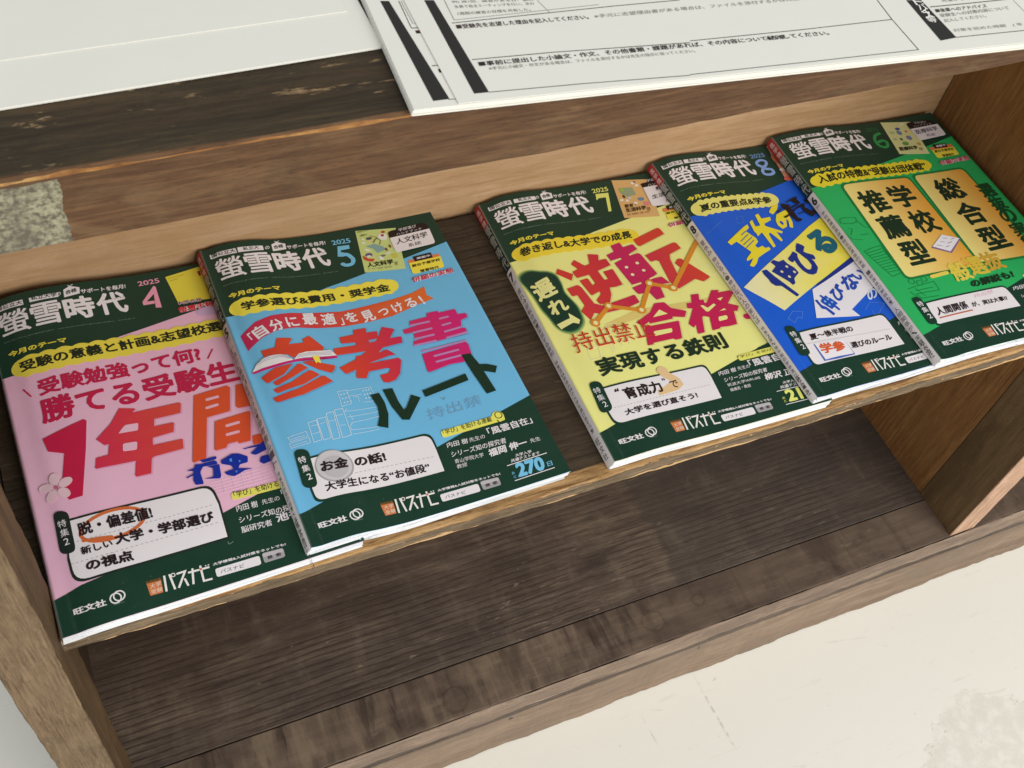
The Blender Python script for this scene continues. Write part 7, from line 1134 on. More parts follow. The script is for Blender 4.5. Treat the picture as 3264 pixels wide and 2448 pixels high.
LAYER = 0.10     # mm between print layers
def prim(f, k):
    """one printed feature -> list of (xy array, tris array, z in mm, colours per vertex)"""
    kind, layer = f[0], f[1]; z0 = layer * LAYER + k * 0.0003
    if kind == 'T':
        _, _, col, bold, s, BL, BR, TL = f
        v, t = glyphs(s)
        if len(v) == 0: return []
        lo, hi = v.min(0), v.max(0); sz = hi - lo
        lo = lo - bold; sz = sz + 2 * bold
        ex = np.array([BR[0] - BL[0], BR[1] - BL[1]]); ey = np.array([TL[0] - BL[0], TL[1] - BL[1]])
        c = lin(col); out = []
        offs = [(0, 0)]
        if bold > 0:
            n = 6 if bold < .028 else 12
            offs += [(bold * math.cos(2 * math.pi * i / n), bold * math.sin(2 * math.pi * i / n)) for i in range(n)]
            if bold >= .028: offs += [(bold * .5 * math.cos(2 * math.pi * (i + .5) / 4), bold * .5 * math.sin(2 * math.pi * (i + .5) / 4)) for i in range(4)]
        for i, (dx, dy) in enumerate(offs):
            w = (v + np.array([dx, dy]) - lo) / sz
            out.append((np.array(BL) + w[:, :1] * ex + w[:, 1:] * ey, t, z0 + i * 0.004, np.tile(c, (len(v), 1))))
        return out
    if kind in ('P', 'PG'):
        pts = f[-1]; q = [pts[0]]
        for p in pts[1:]:
            if math.dist(p, q[-1]) > .04: q.append(p)
        if math.dist(q[0], q[-1]) < .04: q.pop()
        t = tessellate_polygon([[Vector((p[0], p[1], 0)) for p in q]])
        v = np.array(q, dtype=np.float64)
        if kind == 'P': c = np.tile(lin(f[2]), (len(v), 1))
        else:
            g = [np.array(lin(h)) for h in f[2:5]]; u = v[:, 0]; s = (u - u.min()) / (u.max() - u.min())
            c = np.array([(g[0] * (1 - 2 * a) + g[1] * 2 * a) if a < .5 else (g[1] * (2 - 2 * a) + g[2] * (2 * a - 1)) for a in s])
        return [(v, np.array(t), z0, c)]
    if kind == 'S':
        _, _, col, w, pts = f; q = [np.array(pts[0], float)]
        for p in pts[1:]:
            if np.hypot(*(np.array(p) - q[-1])) > .05: q.append(np.array(p, float))
        if len(q) < 2: return []
        closed = len(q) > 4 and (np.hypot(*(q[0] - q[-1])) < .1 or np.hypot(*(q[1] - q[-1])) < .1)
        if closed:
            if np.hypot(*(q[1] - q[-1])) < .1: q.pop()
            if np.hypot(*(q[0] - q[-1])) < .1: q.pop()
        n = len(q); L, Rr = [], []
        for i in range(n):
            a = q[i] - q[i - 1] if (i > 0 or closed) else q[1] - q[0]
            b = q[(i + 1) % n] - q[i] if (i < n - 1 or closed) else a
            a = a / np.hypot(*a); b = b / max(np.hypot(*b), 1e-9)
            tn = a + b; l = np.hypot(*tn); tn = tn / l if l > .2 else a
            nn = np.array([-tn[1], tn[0]]); k2 = w / 2 / max(.45, abs(nn @ np.array([-a[1], a[0]])))
            L.append(q[i] + nn * k2); Rr.append(q[i] - nn * k2)
        v = L + Rr; t = []
        for i in range(n if closed else n - 1):
            j = (i + 1) % n; t += [(i, n + i, n + j), (i, n + j, j)]
        if not closed and w > 1.5:
            for e, s in ((0, -1), (n - 1, 1)):
                d = (q[1] - q[0]) if e == 0 else (q[-1] - q[-2]); d = d / np.hypot(*d) * s; nn = np.array([-d[1], d[0]])
                base = len(v); v += [q[e] + (nn * math.cos(a) + d * math.sin(a)) * w / 2 for a in (0, .6, 1.2, 1.94, 2.54, math.pi)]
                t += [(base, base + i, base + i + 1) for i in range(1, 5)]
        v = np.array(v); return [(v, np.array(t), z0, np.tile(lin(col), (len(v), 1)))]
    return []

def build_print(name, feats, surf, mat, parent, origin, bounds=None, cut=0.0, uvscale=.01, stuff=False):
    """drape printed features over a sheet: surf(u, v, dz) -> world mm"""
    V, F, C, Z = [], [], [], []; off = 0
    for k, f in enumerate(feats):
        for v, t, z, c in prim(f, k):
            if bounds is not None:
                if f[0] == 'T':
                    cen = v[t].mean(1); ok = (cen[:, 0] > bounds[0]) & (cen[:, 0] < bounds[1]) & (cen[:, 1] > bounds[2]) & (cen[:, 1] < bounds[3]); t = t[ok]
                    if len(t) == 0: continue
                v = np.column_stack([np.clip(v[:, 0], bounds[0], bounds[1]), np.clip(v[:, 1], bounds[2], bounds[3])])
            V.append(v); F.append(np.asarray(t) + off); C.append(c); Z.append(np.full(len(v), z)); off += len(v)
    if not V: return None
    V = np.vstack(V); F = np.vstack(F); C = np.vstack(C); Z = np.concatenate(Z)
    # drop degenerate, make all face up
    a, b, c = V[F[:, 0]], V[F[:, 1]], V[F[:, 2]]
    ar = (b[:, 0] - a[:, 0]) * (c[:, 1] - a[:, 1]) - (b[:, 1] - a[:, 1]) * (c[:, 0] - a[:, 0])
    F[ar < 0] = F[ar < 0][:, ::-1]; F = F[np.abs(ar) > 1e-6]
    if cut:
        ext = np.maximum(V[F].max(1) - V[F].min(1), 0); big = (ext[:, 0] > cut) | (ext[:, 1] > 25)
        if big.any():
            bm = bmesh.new(); cl = bm.verts.layers.float_color.new('Col'); zl = bm.verts.layers.float.new('z')
            used = np.unique(F[big]); mp = {}
            for i in used:
                x = bm.verts.new((V[i, 0], V[i, 1], 0)); x[cl] = C[i]; x[zl] = Z[i]; mp[i] = x
            for tri in F[big]:
                try: bm.faces.new([mp[i] for i in tri])
                except ValueError: pass
            lo, hi = V.min(0), V.max(0)
            for ax, stp, no in ((0, cut, (1, 0, 0)), (1, 25.7, (0, 1, 0))):
                p = math.floor(lo[ax] / stp) * stp + stp
                while p < hi[ax]:
                    bmesh.ops.bisect_plane(bm, geom=bm.verts[:] + bm.edges[:] + bm.faces[:], plane_co=(p, 0, 0) if ax == 0 else (0, p, 0), plane_no=no); p += stp
            bmesh.ops.triangulate(bm, faces=bm.faces[:])
            bm.verts.index_update()
            nv = np.array([x.co[:2] for x in bm.verts]); nc = np.array([tuple(x[cl]) for x in bm.verts]); nz = np.array([x[zl] for x in bm.verts])
            nf = np.array([[x.index for x in fc.verts] for fc in bm.faces]) + len(V)
            bm.free()
            V = np.vstack([V, nv]); C = np.vstack([C, nc]); Z = np.concatenate([Z, nz]); F = np.vstack([F[~big], nf])
    used = np.unique(F); re = np.full(len(V), -1); re[used] = np.arange(len(used)); F = re[F]; V = V[used]; C = C[used]; Z = Z[used]
    P = [surf(u, v, z) for (u, v), z in zip(V, Z)]
    o = mesh_obj(name, [(p[0] * MM, p[1] * MM, p[2] * MM) for p in P], F.tolist(), mat, parent, smooth=True, cols=C, uvs=V * uvscale, origin=origin)
    if stuff: o['kind'] = 'stuff'
    return o

# ---------------------------------------------------------------- boards
def board(name, x0, x1, y0, y1, z0, z1, mat, parent, axis='x', rad=1.2, wob=0.25, seg=9.0, chips=0.0, seed=0):
    """plank with slightly rounded, uneven edges; all in mm, long side along axis"""
    r2 = random.Random(seed + 17)
    if axis == 'x': L0, L1, a0, a1, b0, b1 = x0, x1, y0, y1, z0, z1
    elif axis == 'z': L0, L1, a0, a1, b0, b1 = z0, z1, x0, x1, y0, y1
    else: L0, L1, a0, a1, b0, b1 = y0, y1, x0, x1, z0, z1
    ring = []
    for (ca, cb, st) in ((a0 + rad, b0 + rad, 180), (a1 - rad, b0 + rad, 270), (a1 - rad, b1 - rad, 0), (a0 + rad, b1 - rad, 90)):
        for k in range(4): t = R(st + 30 * k); ring.append((ca + rad * math.cos(t), cb + rad * math.sin(t), math.cos(t), math.sin(t)))
    n = max(2, int((L1 - L0) / seg)); m = len(ring); verts = []; faces = []
    ph = [r2.uniform(0, 6.28) for _ in range(40)]; corner_off = [[0.0] * (n + 1) for _ in range(4)]
    for c in range(4):
        for i in range(n + 1):
            s = (L0 + (L1 - L0) * i / n)
            v = wob * (math.sin(s * .031 + ph[c]) + .6 * math.sin(s * .087 + ph[c + 4]) + .4 * math.sin(s * .21 + ph[c + 8]) + .5 * r2.uniform(-1, 1))
            if chips and r2.random() < .16: v -= r2.uniform(.3, 1) * chips
            corner_off[c][i] = v
    for i in range(n + 1):
        s = L0 + (L1 - L0) * i / n
        for j, (a, b, da, db) in enumerate(ring):
            d = corner_off[j // 4][i] * .5
            a2, b2 = a + (d if da > 0 else -d) * abs(da), b + (d if db > 0 else -d) * abs(db)
            verts.append({'x': (s, a2, b2), 'z': (a2, b2, s), 'y': (a2, s, b2)}[axis])
    for i in range(n):
        for j in range(m):
            k = (j + 1) % m; f = (i * m + j, i * m + k, (i + 1) * m + k, (i + 1) * m + j)
            faces.append(f if axis != 'y' else f[::-1])
    faces.append(tuple(range(m))[::-1]); faces.append(tuple(n * m + j for j in range(m)))
    o = mesh_obj(name, [(x * MM, y * MM, z * MM) for x, y, z in verts], faces, mat, parent)
    bm = bmesh.new(); bm.from_mesh(o.data); bmesh.ops.recalc_face_normals(bm, faces=bm.faces[:]); bm.to_mesh(o.data); bm.free()
    return o

XL, XR, XE = -869.0, 34.0, 520.0
shelf_unit = empty('bookshelf', (0, 0, 0), 'weathered brown wooden bookshelf with papers on top and magazines on its middle shelf', 'bookshelf')
board('top_board', XL - 6, XE, 0, 300, 670.3, 702.6, M['top'], shelf_unit, rad=1.4, wob=.45, chips=.5, seed=1)
board('back_panel', XL + 2, XE, 287, 296, -6, 669.8, M['back'], shelf_unit, rad=.6, wob=.05, seg=60, seed=2)
board('middle_shelf', -852.6, -.6, 21.2, 281.5, 321.0, 335.3, M['shelf'], shelf_unit, rad=1.1, wob=.6, chips=1.0, seg=6, seed=3)
board('base_plank', XL + 1, XE, 48.2, 286.5, -30, -.2, M['base_back'], shelf_unit, rad=.8, wob=.12, seed=4)
board('base_plank', XL + 1, XE, 0, 47.2, -34, 0, M['base_front'], shelf_unit, rad=.9, wob=.25, chips=.3, seg=6, seed=5)
board('front_lip', XL + .5, XE, -2.2, -.35, -35, -1.0, M['lip'], shelf_unit, rad=.9, wob=1.1, chips=.5, seg=6, seed=6)
board('front_groove', XL + .5, XE, -1.0, 1.8, -60, -30, M['groove'], shelf_unit, rad=.6, wob=.5, chips=.6, seg=6, seed=7)
board('plinth_board', XL + .5, XE, -2.6, 18, -133, -47.5, M['plinth'], shelf_unit, rad=1.2, wob=1.3, chips=.5, seg=6, seed=8)
# uprights: a front post in front of a side board, on either side of the bay
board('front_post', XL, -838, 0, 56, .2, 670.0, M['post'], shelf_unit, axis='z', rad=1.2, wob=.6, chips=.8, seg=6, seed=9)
board('front_post', 0, XR, 0, 56, .2, 670.0, M['post_r'], shelf_unit, axis='z', rad=1.0, wob=.35, chips=.3, seg=6, seed=10)
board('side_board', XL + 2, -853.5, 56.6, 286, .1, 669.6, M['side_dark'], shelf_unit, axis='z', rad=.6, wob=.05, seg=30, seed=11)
board('side_board', .8, 16, 56.6, 286, .1, 669.6, M['side'], shelf_unit, axis='z', rad=.6, wob=.05, seg=30, seed=12)
board('shelf_batten', -853.0, -836.6, 62, 280, 300, 320.6, M['post'], shelf_unit, axis='y', rad=.8, wob=.2, seg=20, seed=13)
board('shelf_batten', -16, .2, 92, 280, 300, 320.6, M['side'], shelf_unit, axis='y', rad=.8, wob=.2, seg=20, seed=14)

# floor
fl = mesh_obj('floor', [(-6, -6, -.1334), (6, -6, -.1334), (6, 6, -.1334), (-6, 6, -.1334)], [(0, 1, 2, 3)], M['floor']); fl['kind'] = 'structure'

# ---------------------------------------------------------------- magazines
SH = 335.3
MAG = {'4': {'L': 257,
       'T': 8.0,
       'W': 182,
       'bg': '#f3c0da',
       'label': 'pink magazine number 4 with blue brush marks, leftmost and lying under the light blue one',
       'lean': 1.0,
       'month': '4',
       'o': (-835.9, 19.3),
       'on': '',
       'pb': [(0, 8.6), (7, 8.6), (16, 9.6), (30, 9.8), (60, 8.6), (100, 8.2), (182, 7.6)],
       'pt': [(0, 14), (7, 15.4), (18, 18), (35, 19), (55, 17.5), (81, 13.5), (116, 10), (145, 8.4), (182, 7)],
       'r': 1.44,
       'spine': [('受', 4.6), ('験', 4.6), ('勉', 4.6), ('強', 4.6), ('っ', 4.6), ('て', 4.6), ('何', 4.6), ('？', 4.6), ('勝', 4.6), ('て', 4.6), ('る', 4.6), ('受', 4.6), ('験', 4.6), ('生', 4.6), ('１', 4.6),
                 ('年', 4.6), ('間', 4.6)],
       'spw': 6},
 '5': {'L': 257,
       'T': 7.6,
       'W': 182,
       'bg': '#72c2ee',
       'label': 'light blue magazine number 5 with an open book drawn over red lettering',
       'month': '5',
       'o': (-688, 25.5),
       'on': '4',
       'pb': [(0, 16), (7, 14.7), (16, 15), (25, 14.9), (34, 13.8), (46, 11.2), (69, 8.2), (100, 7), (140, 6.5), (182, 6.5)],
       'pt': [(0, 18.8), (5, 18.4), (12, 20), (22, 20.4), (36, 18.7), (62, 12), (98, 8), (130, 7), (182, 6.5)],
       'r': 1.3,
       'spine': [('「', 4.4), ('自', 4.4), ('分', 4.4), ('に', 4.4), ('最', 4.4), ('適', 4.4), ('」', 4.4), ('を', 4.4), ('見', 4.4), ('つ', 4.4), ('け', 4.4), ('る', 4.4), ('！', 4.4), ('参', 6.0), ('考', 6.0),
                 ('書', 6.0), ('ル', 6.0), ('ー', 6.0), ('ト', 6.0), (' ', 3), ('特', 3.4), ('集', 3.4), ('2', 3.4), ('お', 3.4), ('金', 3.4), ('の', 3.4), ('話', 3.4), ('！', 3.4), ('大', 3.4), ('学', 3.4),
                 ('生', 3.4), ('に', 3.4), ('な', 3.4), ('る', 3.4), ('“', 3.4), ('お', 3.4), ('値', 3.4), ('段', 3.4), ('”', 3.4)],
       'spw': 8},
 '6': {'L': 257,
       'T': 7.6,
       'W': 182,
       'bg': '#28b864',
       'drift': 3.5,
       'label': 'green magazine number 6 with two yellow cards, topmost and nearest the right side board',
       'lean': 2.6,
       'month': '6',
       'o': (-194.3, 25),
       'on': '8',
       'pb': [(0, 17), (7, 15.6), (15, 15.2), (26, 16), (40, 15.6), (62, 14.5), (86, 13), (120, 10.5), (182, 9.5)],
       'pt': [(0, 18.6), (12, 20.3), (34, 20.5), (58, 18.9), (92, 14.6), (125, 12.2), (182, 11)],
       'r': -0.34,
       'spine': [('学', 3.6), ('校', 3.6), ('推', 3.6), ('薦', 3.6), ('型', 3.6), ('選', 3.6), ('抜', 3.6), ('・', 3.6), ('総', 3.6), ('合', 3.6), ('型', 3.6), ('選', 3.6), ('抜', 3.6), ('の', 3.6), ('実', 3.6),
                 ('態', 3.6), (' ', 3), ('一', 3.6), ('般', 3.6), ('選', 3.6), ('抜', 3.6), ('の', 3.6), ('解', 3.6), ('説', 3.6), ('も', 3.6), ('！', 3.6), (' ', 3), ('人', 4.4), ('間', 4.4), ('関', 4.4),
                 ('係', 4.4), ('が', 4.4), ('、', 4.4), ('実', 4.4), ('は', 4.4), ('大', 4.4), ('事', 4.4)],
       'spw': 8},
 '7': {'L': 257,
       'T': 8.2,
       'W': 182,
       'bg': '#f4f496',
       'drift': 1.0,
       'label': 'lemon yellow magazine number 7 with red lettering and a zigzag orange graph line',
       'lean': 2.6,
       'month': '7',
       'o': (-475.5, 25.5),
       'on': '',
       'pb': [(0, 9.6), (6, 9.4), (17, 10.2), (33, 10.9), (52, 10.6), (76, 9.4), (112, 8.6), (182, 8.5)],
       'pt': [(0, 8), (5, 8.8), (11, 10.6), (20, 13), (36, 13.4), (62, 10.7), (88, 9), (122, 8.2), (182, 8)],
       'r': -0.77,
       'spine': [('遅', 4.6), ('れ', 4.6), ('→', 4.6), ('逆', 4.6), ('転', 4.6), ('合', 4.6), ('格', 4.6), ('！', 4.6), ('実', 4.0), ('現', 4.0), ('す', 4.0), ('る', 4.0), ('鉄', 4.0), ('則', 4.0), (' ', 4),
                 ('特', 3.2), ('集', 3.2), ('2', 3.2), ('“', 3.2), ('育', 3.2), ('成', 3.2), ('力', 3.2), ('”', 3.2), ('で', 3.2), ('大', 3.2), ('学', 3.2), ('を', 3.2), ('選', 3.2), ('び', 3.2), ('直', 3.2),
                 ('そ', 3.2), ('う', 3.2), ('！', 3.2)],
       'spw': 8},
 '8': {'L': 257,
       'T': 7.0,
       'W': 182,
       'bg': '#1060dc',
       'drift': 3.0,
       'label': 'deep blue magazine number 8 with a yellow banner, between the lemon and green ones',
       'lean': 2.8,
       'month': '8',
       'o': (-309, 25),
       'on': '7',
       'pb': [(0, 15.4), (8, 14), (16, 13.7), (30, 13.6), (58, 11.5), (80, 9.8), (110, 8.5), (182, 8)],
       'pt': [(0, 16.2), (7, 17.2), (17, 19.6), (31, 18.9), (54, 15.9), (85, 10.8), (121, 8.5), (182, 8)],
       'r': 1.1,
       'spine': [('夏', 5.0), ('休', 5.0), ('み', 5.0), (' ', 2), ('伸', 4.6), ('び', 4.6), ('る', 4.6), ('人', 4.6), ('・', 4.6), ('伸', 4.6), ('び', 4.6), ('な', 4.6), ('い', 4.6), ('人', 4.6), ('の', 4.6),
                 ('差', 4.6), ('と', 4.6), ('は', 4.6), (' ', 3), ('特', 3.4), ('集', 3.4), ('2', 3.4), ('夏', 3.4), ('〜', 3.4), ('後', 3.4), ('半', 3.4), ('戦', 3.4), ('の', 3.4), ('学', 3.4), ('参', 3.4),
                 ('選', 3.4), ('び', 3.4), ('の', 3.4), ('ル', 3.4), ('ー', 3.4), ('ル', 3.4)],
       'spw': 8}}
def interp(p, u):
    xs = [a for a, b in p]; ys = [b for a, b in p]
    if u <= xs[0]: return ys[0]
    if u >= xs[-1]: return ys[-1]
    n = len(xs); d = [(ys[i + 1] - ys[i]) / (xs[i + 1] - xs[i]) for i in range(n - 1)]
    m = [d[0]] + [0 if d[i - 1] * d[i] <= 0 else 2 * d[i - 1] * d[i] / (d[i - 1] + d[i]) for i in range(1, n - 1)] + [d[-1]]
    i = max(j for j in range(n - 1) if xs[j] <= u); H = xs[i + 1] - xs[i]; t = (u - xs[i]) / H
    return (2*t**3 - 3*t*t + 1)*ys[i] + (t**3 - 2*t*t + t)*H*m[i] + (-2*t**3 + 3*t*t)*ys[i + 1] + (t**3 - t*t)*H*m[i + 1]
TAB = {k: (np.array([interp(g['pb'], i * .5) for i in range(-20, 400)]), np.array([interp(g['pt'], i * .5) for i in range(-20, 400)])) for k, g in MAG.items()}
def height(k, u, v):
    x = (u + 10) * 2; i = int(min(max(x, 0), 418)); f = min(max(x - i, 0), 1); b, t = TAB[k]; w = v / MAG[k]['L']
    return (b[i] * (1 - f) + b[i + 1] * f) * (1 - w) + (t[i] * (1 - f) + t[i + 1] * f) * w
def surf_fn(k):
    g = MAG[k]; a = R(g['r']); ca, sa = math.cos(a), math.sin(a); ox, oy = g['o']
    def S(u, v, dz=0.0): return (ox + u * ca - v * sa, oy + u * sa + v * ca, SH + height(k, u, v) + dz)
    return S
def under(k, x, y):
    """height above the shelf of whatever lies below magazine k at world mm x, y"""
    z = .15
    for b in MAG[k]['on']:
        g = MAG[b]; a = R(g['r']); dx, dy = x - g['o'][0], y - g['o'][1]; u = dx * math.cos(a) + dy * math.sin(a); v = -dx * math.sin(a) + dy * math.cos(a)
        if -1 < u < 183 and -2 < v < 259: z = max(z, height(b, u, v) + .9)
    return z
LEAN = 3.2
def magazine(k):
    g = MAG[k]; S = surf_fn(k); T = g['T']; o0 = S(0, 0); org = (o0[0] * MM, o0[1] * MM, SH * MM)
    t = empty('magazine', org, g['label'], 'magazine', 'study magazines laid out on the middle shelf')
    W, L = g['W'], g['L']; rr = random.Random(int(k)); NU, NV = 92, 11
    # cover: a sheet with real thickness, its upper face printed
    us = [W * i / (NU - 1) for i in range(NU)]; vs = [L * j / (NV - 1) for j in range(NV)]
    V, Fc, C, UV = [], [], [], []; base = lin(g['bg']); inner = lin('#e9e6ea')
    for lay in (0, 1):
        for v in vs:
            for u in us:
                p = S(u, v, 0 if lay == 0 else -.28); V.append((p[0] * MM, p[1] * MM, p[2] * MM)); C.append(base if lay == 0 else inner); UV.append((u * .01, v * .01))
    n = NU * NV
    for j in range(NV - 1):
        for i in range(NU - 1):
            a = j * NU + i; Fc.append((a, a + 1, a + NU + 1, a + NU)); Fc.append((n + a, n + a + NU, n + a + NU + 1, n + a + 1))
    for i in range(NU - 1):
        Fc.append((i, n + i, n + i + 1, i + 1)); b = (NV - 1) * NU + i; Fc.append((b, b + 1, n + b + 1, n + b))
    for j in range(NV - 1):
        b = j * NU + NU - 1; Fc.append((b, n + b, n + b + NU, b + NU)); c = j * NU; Fc.append((c, c + NU, n + c + NU, n + c))
    mesh_obj('cover', V, Fc, M['print'], t, cols=C, uvs=UV, origin=org, smooth=True)
    for p in bpy.data.objects[-1:] if False else []: pass
    # page block: many thin leaves, each a little out of line with the next
    V, Fc = [], []; K = 9; nu = 92
    def zb(u, v, d):
        p = S(u, v); lo = under(k, p[0], p[1]); top = height(k, u, v) - .62
        return max(lo, top - T) if d >= 1 else top - (top - max(lo, top - T)) * d
    lean = g.get('lean', LEAN)
    for q in range(K):
        d0, d1 = q / K, (q + .74) / K; j0 = rr.uniform(-.55, .45) - .35 * math.sin(q * .9); j1 = rr.uniform(-.5, .3); b0 = len(V)
        for d in (d0, d1):
            for v in (j0, L - .8 + j0 * .5):
                for i in range(nu):
                    u = .3 + (W - 1.2 + j1) * i / (nu - 1); vv = min(max(v, 0), L)
                    p = S(u, v); sh = -lean * d
                    V.append(((p[0] + sh) * MM, p[1] * MM, (SH + zb(u, vv, d)) * MM))
        for i in range(nu - 1):
            a = b0 + i; Fc += [(a, a + 1, a + nu + 1, a + nu), (a + 2 * nu, a + 3 * nu, a + 3 * nu + 1, a + 2 * nu + 1), (a, a + 2 * nu, a + 2 * nu + 1, a + 1), (a + nu, a + nu + 1, a + 3 * nu + 1, a + 3 * nu)]
        for e in (0, nu - 1):
            a = b0 + e; Fc.append((a, a + nu, a + 3 * nu, a + 2 * nu))
    mesh_obj('page_block', V, Fc, M['pages'], t, origin=org)
    # spine
    def SP(s, v, dz=0.0):        # s = mm down from the cover edge
        p = S(0, v); H = max(height(k, 0, v) - max(under(k, p[0], p[1]), height(k, 0, v) - T - .3), 1.5); d = s / g['spw']
        bul = .55 * math.sin(math.pi * min(max(d, 0), 1))
        nx, nz = -H, -lean; nl = math.hypot(nx, nz)
        return (p[0] - lean * d - .12 + (nx / nl) * (dz + bul), p[1], p[2] - H * d + (-nz / nl) * (dz + bul) * .6)
    V, Fc, C, UV = [], [], [], []; ns, nv = 6, 40
    for j in range(nv + 1):
        for i in range(ns):
            p = SP(g['spw'] * i / (ns - 1), L * j / nv); V.append(tuple(c * MM for c in p)); C.append(lin('#f0edee')); UV.append((.5 + i * .01, L * j / nv * .01))
    for j in range(nv):
        for i in range(ns - 1): a = j * ns + i; Fc.append((a, a + ns, a + ns + 1, a + 1))
    mesh_obj('spine', V, Fc, M['print'], t, cols=C, uvs=UV, origin=org)
    sw = g['spw']; sp = []
    sp.append(('P', 1, '#b02a30', [(0, L), (sw, L), (sw, L - 22), (0, L - 22)]))
    sp.append(('P', 1, '#12352a', [(0, L - 22), (sw, L - 22), (sw, 187), (0, 187)]))
    for j in range(3): sp.append(('T', 2, '#e8c8cc', .02, '進学情'[j], (1.6, L - 8.5 - 6.2 * j), (sw - 1.6, L - 8.5 - 6.2 * j), (1.6, L - 3.2 - 6.2 * j)))
    for j, ch in enumerate('螢雪時代'): sp.append(('T', 2, '#b4b8b4', .014, ch, (.9, 225 - 12 * j), (sw - .9, 225 - 12 * j), (.9, 235.4 - 12 * j)))
    sp.append(('T', 2, '#2c3436', .04, g['month'], (1.6, 176), (sw - 1.6, 176), (1.6, 184)))
    sp.append(('T', 2, '#8a8a8e', .0, '2025', (1.8, 172.5), (sw - 1.8, 172.5), (1.8, 174.8)))
    y = 167.0
    for ch, s in g['spine']:
        w2 = min(s, sw - 1.2) / 2
        if ch != ' ': sp.append(('T', 2, '#6a6268', .0, ch, (sw / 2 - w2, y - s), (sw / 2 + w2, y - s), (sw / 2 - w2, y - .4)))
        y -= s + .5
    for j, ch in enumerate('旺文社'): sp.append(('T', 2, '#3c3438', .0, ch, (1.9, 18 - 6.4 * j), (sw - 1.9, 18 - 6.4 * j), (1.9, 23 - 6.4 * j)))
    sp = [tuple(list(f[:-3]) + [(sw - f[-3][0], f[-3][1]), (sw - f[-2][0], f[-2][1]), (sw - f[-1][0], f[-1][1])]) if f[0] == 'T' else f for f in sp]
    def SPm(s, v, dz=0.0): return SP(s, v, dz)
    o = build_print('spine_lettering', sp, SPm, M['print'], t, org, cut=1.7, uvscale=.01, stuff=False)
    # facing of the spine print: triangles were laid facing the sheet normal of (s, v)
    # cover print: shared masthead and footer follow the small drift between print and trim
    kk = g.get('drift', 0.0)
    def sh(p): return (p[0] + kk * max(0, 1 - p[1] / 200), p[1])
    common = []
    for f in PRINT['C']:
        if f[0] == 'T': common.append(tuple(list(f[:5]) + [sh(p) for p in f[5:]]))
        elif f[0] == 'P' and f[2] == '#0c3a2a' and f[1] == 1: common.append(f)
        else: common.append(tuple(list(f[:-1]) + [[sh(p) for p in f[-1]]]))
    allf = common + PRINT[k]
    bd = (.0, W - .02, .0, L - .02)
    art = [(f if f[0] != 'T' else None) for f in allf]; let = [(f if f[0] == 'T' else None) for f in allf]
    big = [f for f in allf if f[0] == 'T' and math.dist(f[5], f[7]) > 11.5]
    small = [f for f in allf if f[0] == 'T' and math.dist(f[5], f[7]) <= 11.5]
    build_print('printed_artwork', [f for f in allf if f[0] != 'T'], S, M['print'], t, org, bd, cut=W / 91)
    build_print('headline_lettering', big, S, M['print'], t, org, bd, cut=W / 91)
    build_print('small_lettering', small, S, M['print'], t, org, bd)
    tt = []
    for (tw, ch, b) in ((0, '螢', 0), (1, '雪', 0), (2, '時', 0), (3, '代', 0)):
        u0 = 5.8 + 21.3 * tw; tt.append(('T', 2, '#f4f0f4', .014 if ch == '螢' else .02 if ch == '雪' else .034, ch, (u0 + kk * .3, 224.0), (u0 + 20.0 + kk * .3, 224.0), (u0 + kk * .3, 244.2)))
    tt.append(('T', 3, '#20402f', .0, 'けいせつじだい', (74.5, 237.0), (90.0, 237.0), (74.5, 238.4)))
    build_print('title_lettering', tt, S, M['print'], t, org, bd, cut=W / 91)
    return t
for k in '45786': magazine(k)

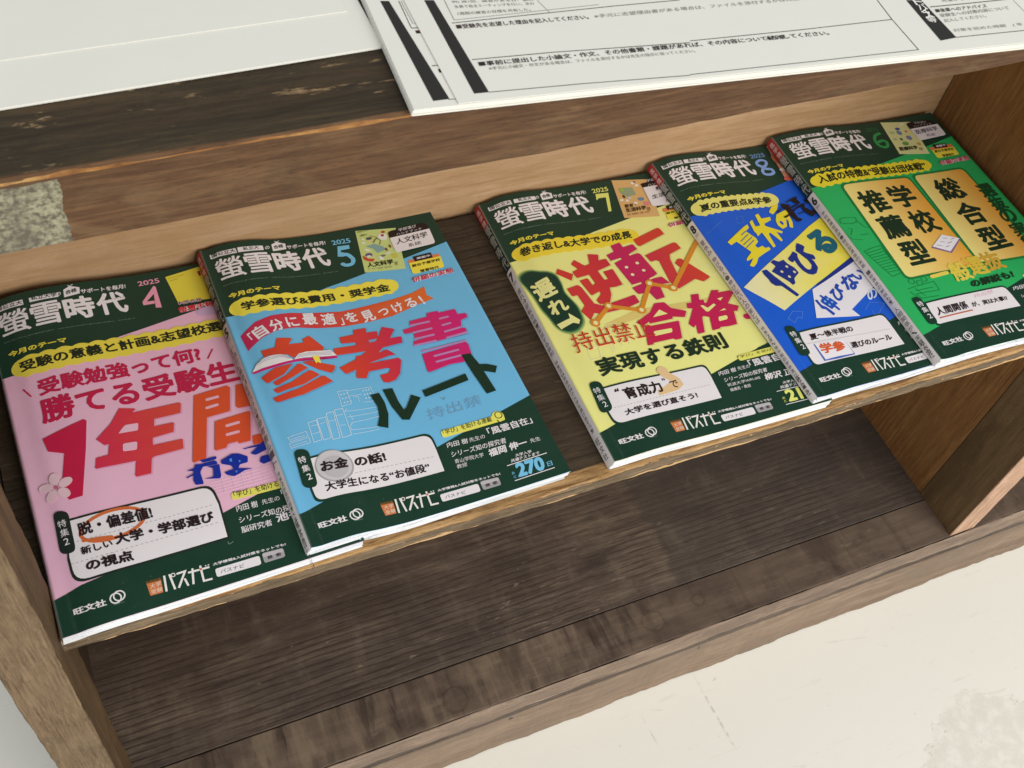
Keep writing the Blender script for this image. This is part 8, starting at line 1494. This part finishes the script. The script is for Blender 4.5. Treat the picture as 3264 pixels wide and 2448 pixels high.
# ---------------------------------------------------------------- papers on top
ZT = 702.9
def sheet_pile(name, label, cat, quad, z0, n, gap, group=None, jit=.5, mat=None, curl=0.0):
    """n sheets lying in a pile; quad = corners in mm (front left, front right, back right, back left)"""
    r2 = random.Random(len(label)); q = [Vector((p[0], p[1])) for p in quad]
    t = empty(name, (q[0].x * MM, q[0].y * MM, z0 * MM), label, cat, group)
    org = (q[0].x * MM, q[0].y * MM, z0 * MM)
    for s in range(n):
        V, Fc = [], []; dx, dy = r2.uniform(-jit, jit), r2.uniform(-jit, jit); nu, nv = 30, 12
        for lay in (0, -gap * .85):
            for j in range(nv + 1):
                for i in range(nu + 1):
                    a, b = i / nu, j / nv
                    p = q[0].lerp(q[1], a).lerp(q[3].lerp(q[2], a), b)
                    lift = curl * (s + 1) / n * (math.exp(-(a * 300) / 9.0) * .8 + math.exp(-(b * 260) / 6.0) * .5)
                    V.append(((p.x + dx) * MM, (p.y + dy) * MM, (z0 + gap * (s + 1) + lay + lift) * MM))
        N1 = (nu + 1) * (nv + 1)
        for j in range(nv):
            for i in range(nu): a = j * (nu + 1) + i; Fc.append((a, a + 1, a + nu + 2, a + nu + 1)); Fc.append((N1 + a, N1 + a + nu + 1, N1 + a + nu + 2, N1 + a + 1))
        for i in range(nu): Fc.append((i, N1 + i, N1 + i + 1, i + 1))
        for j in range(nv): a = j * (nu + 1); Fc.append((a, a + nu + 1, N1 + a + nu + 1, N1 + a))
        for j in range(nv): a = j * (nu + 1) + nu; Fc.append((a, N1 + a, N1 + a + nu + 1, a + nu + 1))
        mesh_obj('sheet', V, Fc, mat or M['paper'], t, origin=org)
    return t
# blank sheets on the left
sheet_pile('blank_paper', 'blank white paper sheet lying lowest at the left of the bookshelf top', 'paper', [(-1070, 26), (-651.5, 36), (-655, 330), (-1072, 322)], ZT, 2, .35, jit=.3)
sheet_pile('blank_paper', 'blank white paper sheet lying on top of another, set back from its edge', 'paper', [(-1070, 52.5), (-658, 58.8), (-662, 330), (-1072, 322)], ZT + .8, 1, .3)
# form sheets on the right
sheet_pile('paper_pile', 'thick pile of white forms jutting over the front edge of the bookshelf top', 'paper', [(-654.4, -3.0), (-235, -37.5), (-215, 250), (-638, 285)], ZT + .1, 6, .42, jit=.35, mat=M['paper'])
def flat(z): return lambda u, v, dz=0.0: (u, v, z + dz * .6)
lowf = sheet_pile('printed_form', 'white printed form whose black side bar shows left of the sheet above', 'form', [(-654.0, -2.6), (-235, -37.2), (-214, 250), (-637.6, 285)], ZT + 2.62, 1, .3)
build_print('form_print', FORM_LOW, flat(ZT + 2.93), M['ink'], lowf, (-.654, -.0026, (ZT + 2.62) * MM), stuff=False)
upf = sheet_pile('printed_form', 'uppermost white printed form with black bars, ruled boxes and Japanese questions', 'form', [(-637.2, -4.0), (-218, -38.3), (-197, 250), (-630.0, 284)], ZT + 3.0, 1, .3)
build_print('form_print', FORM_UP, flat(ZT + 3.31), M['ink'], upf, (-.6372, -.004, (ZT + 3.0) * MM), stuff=False)
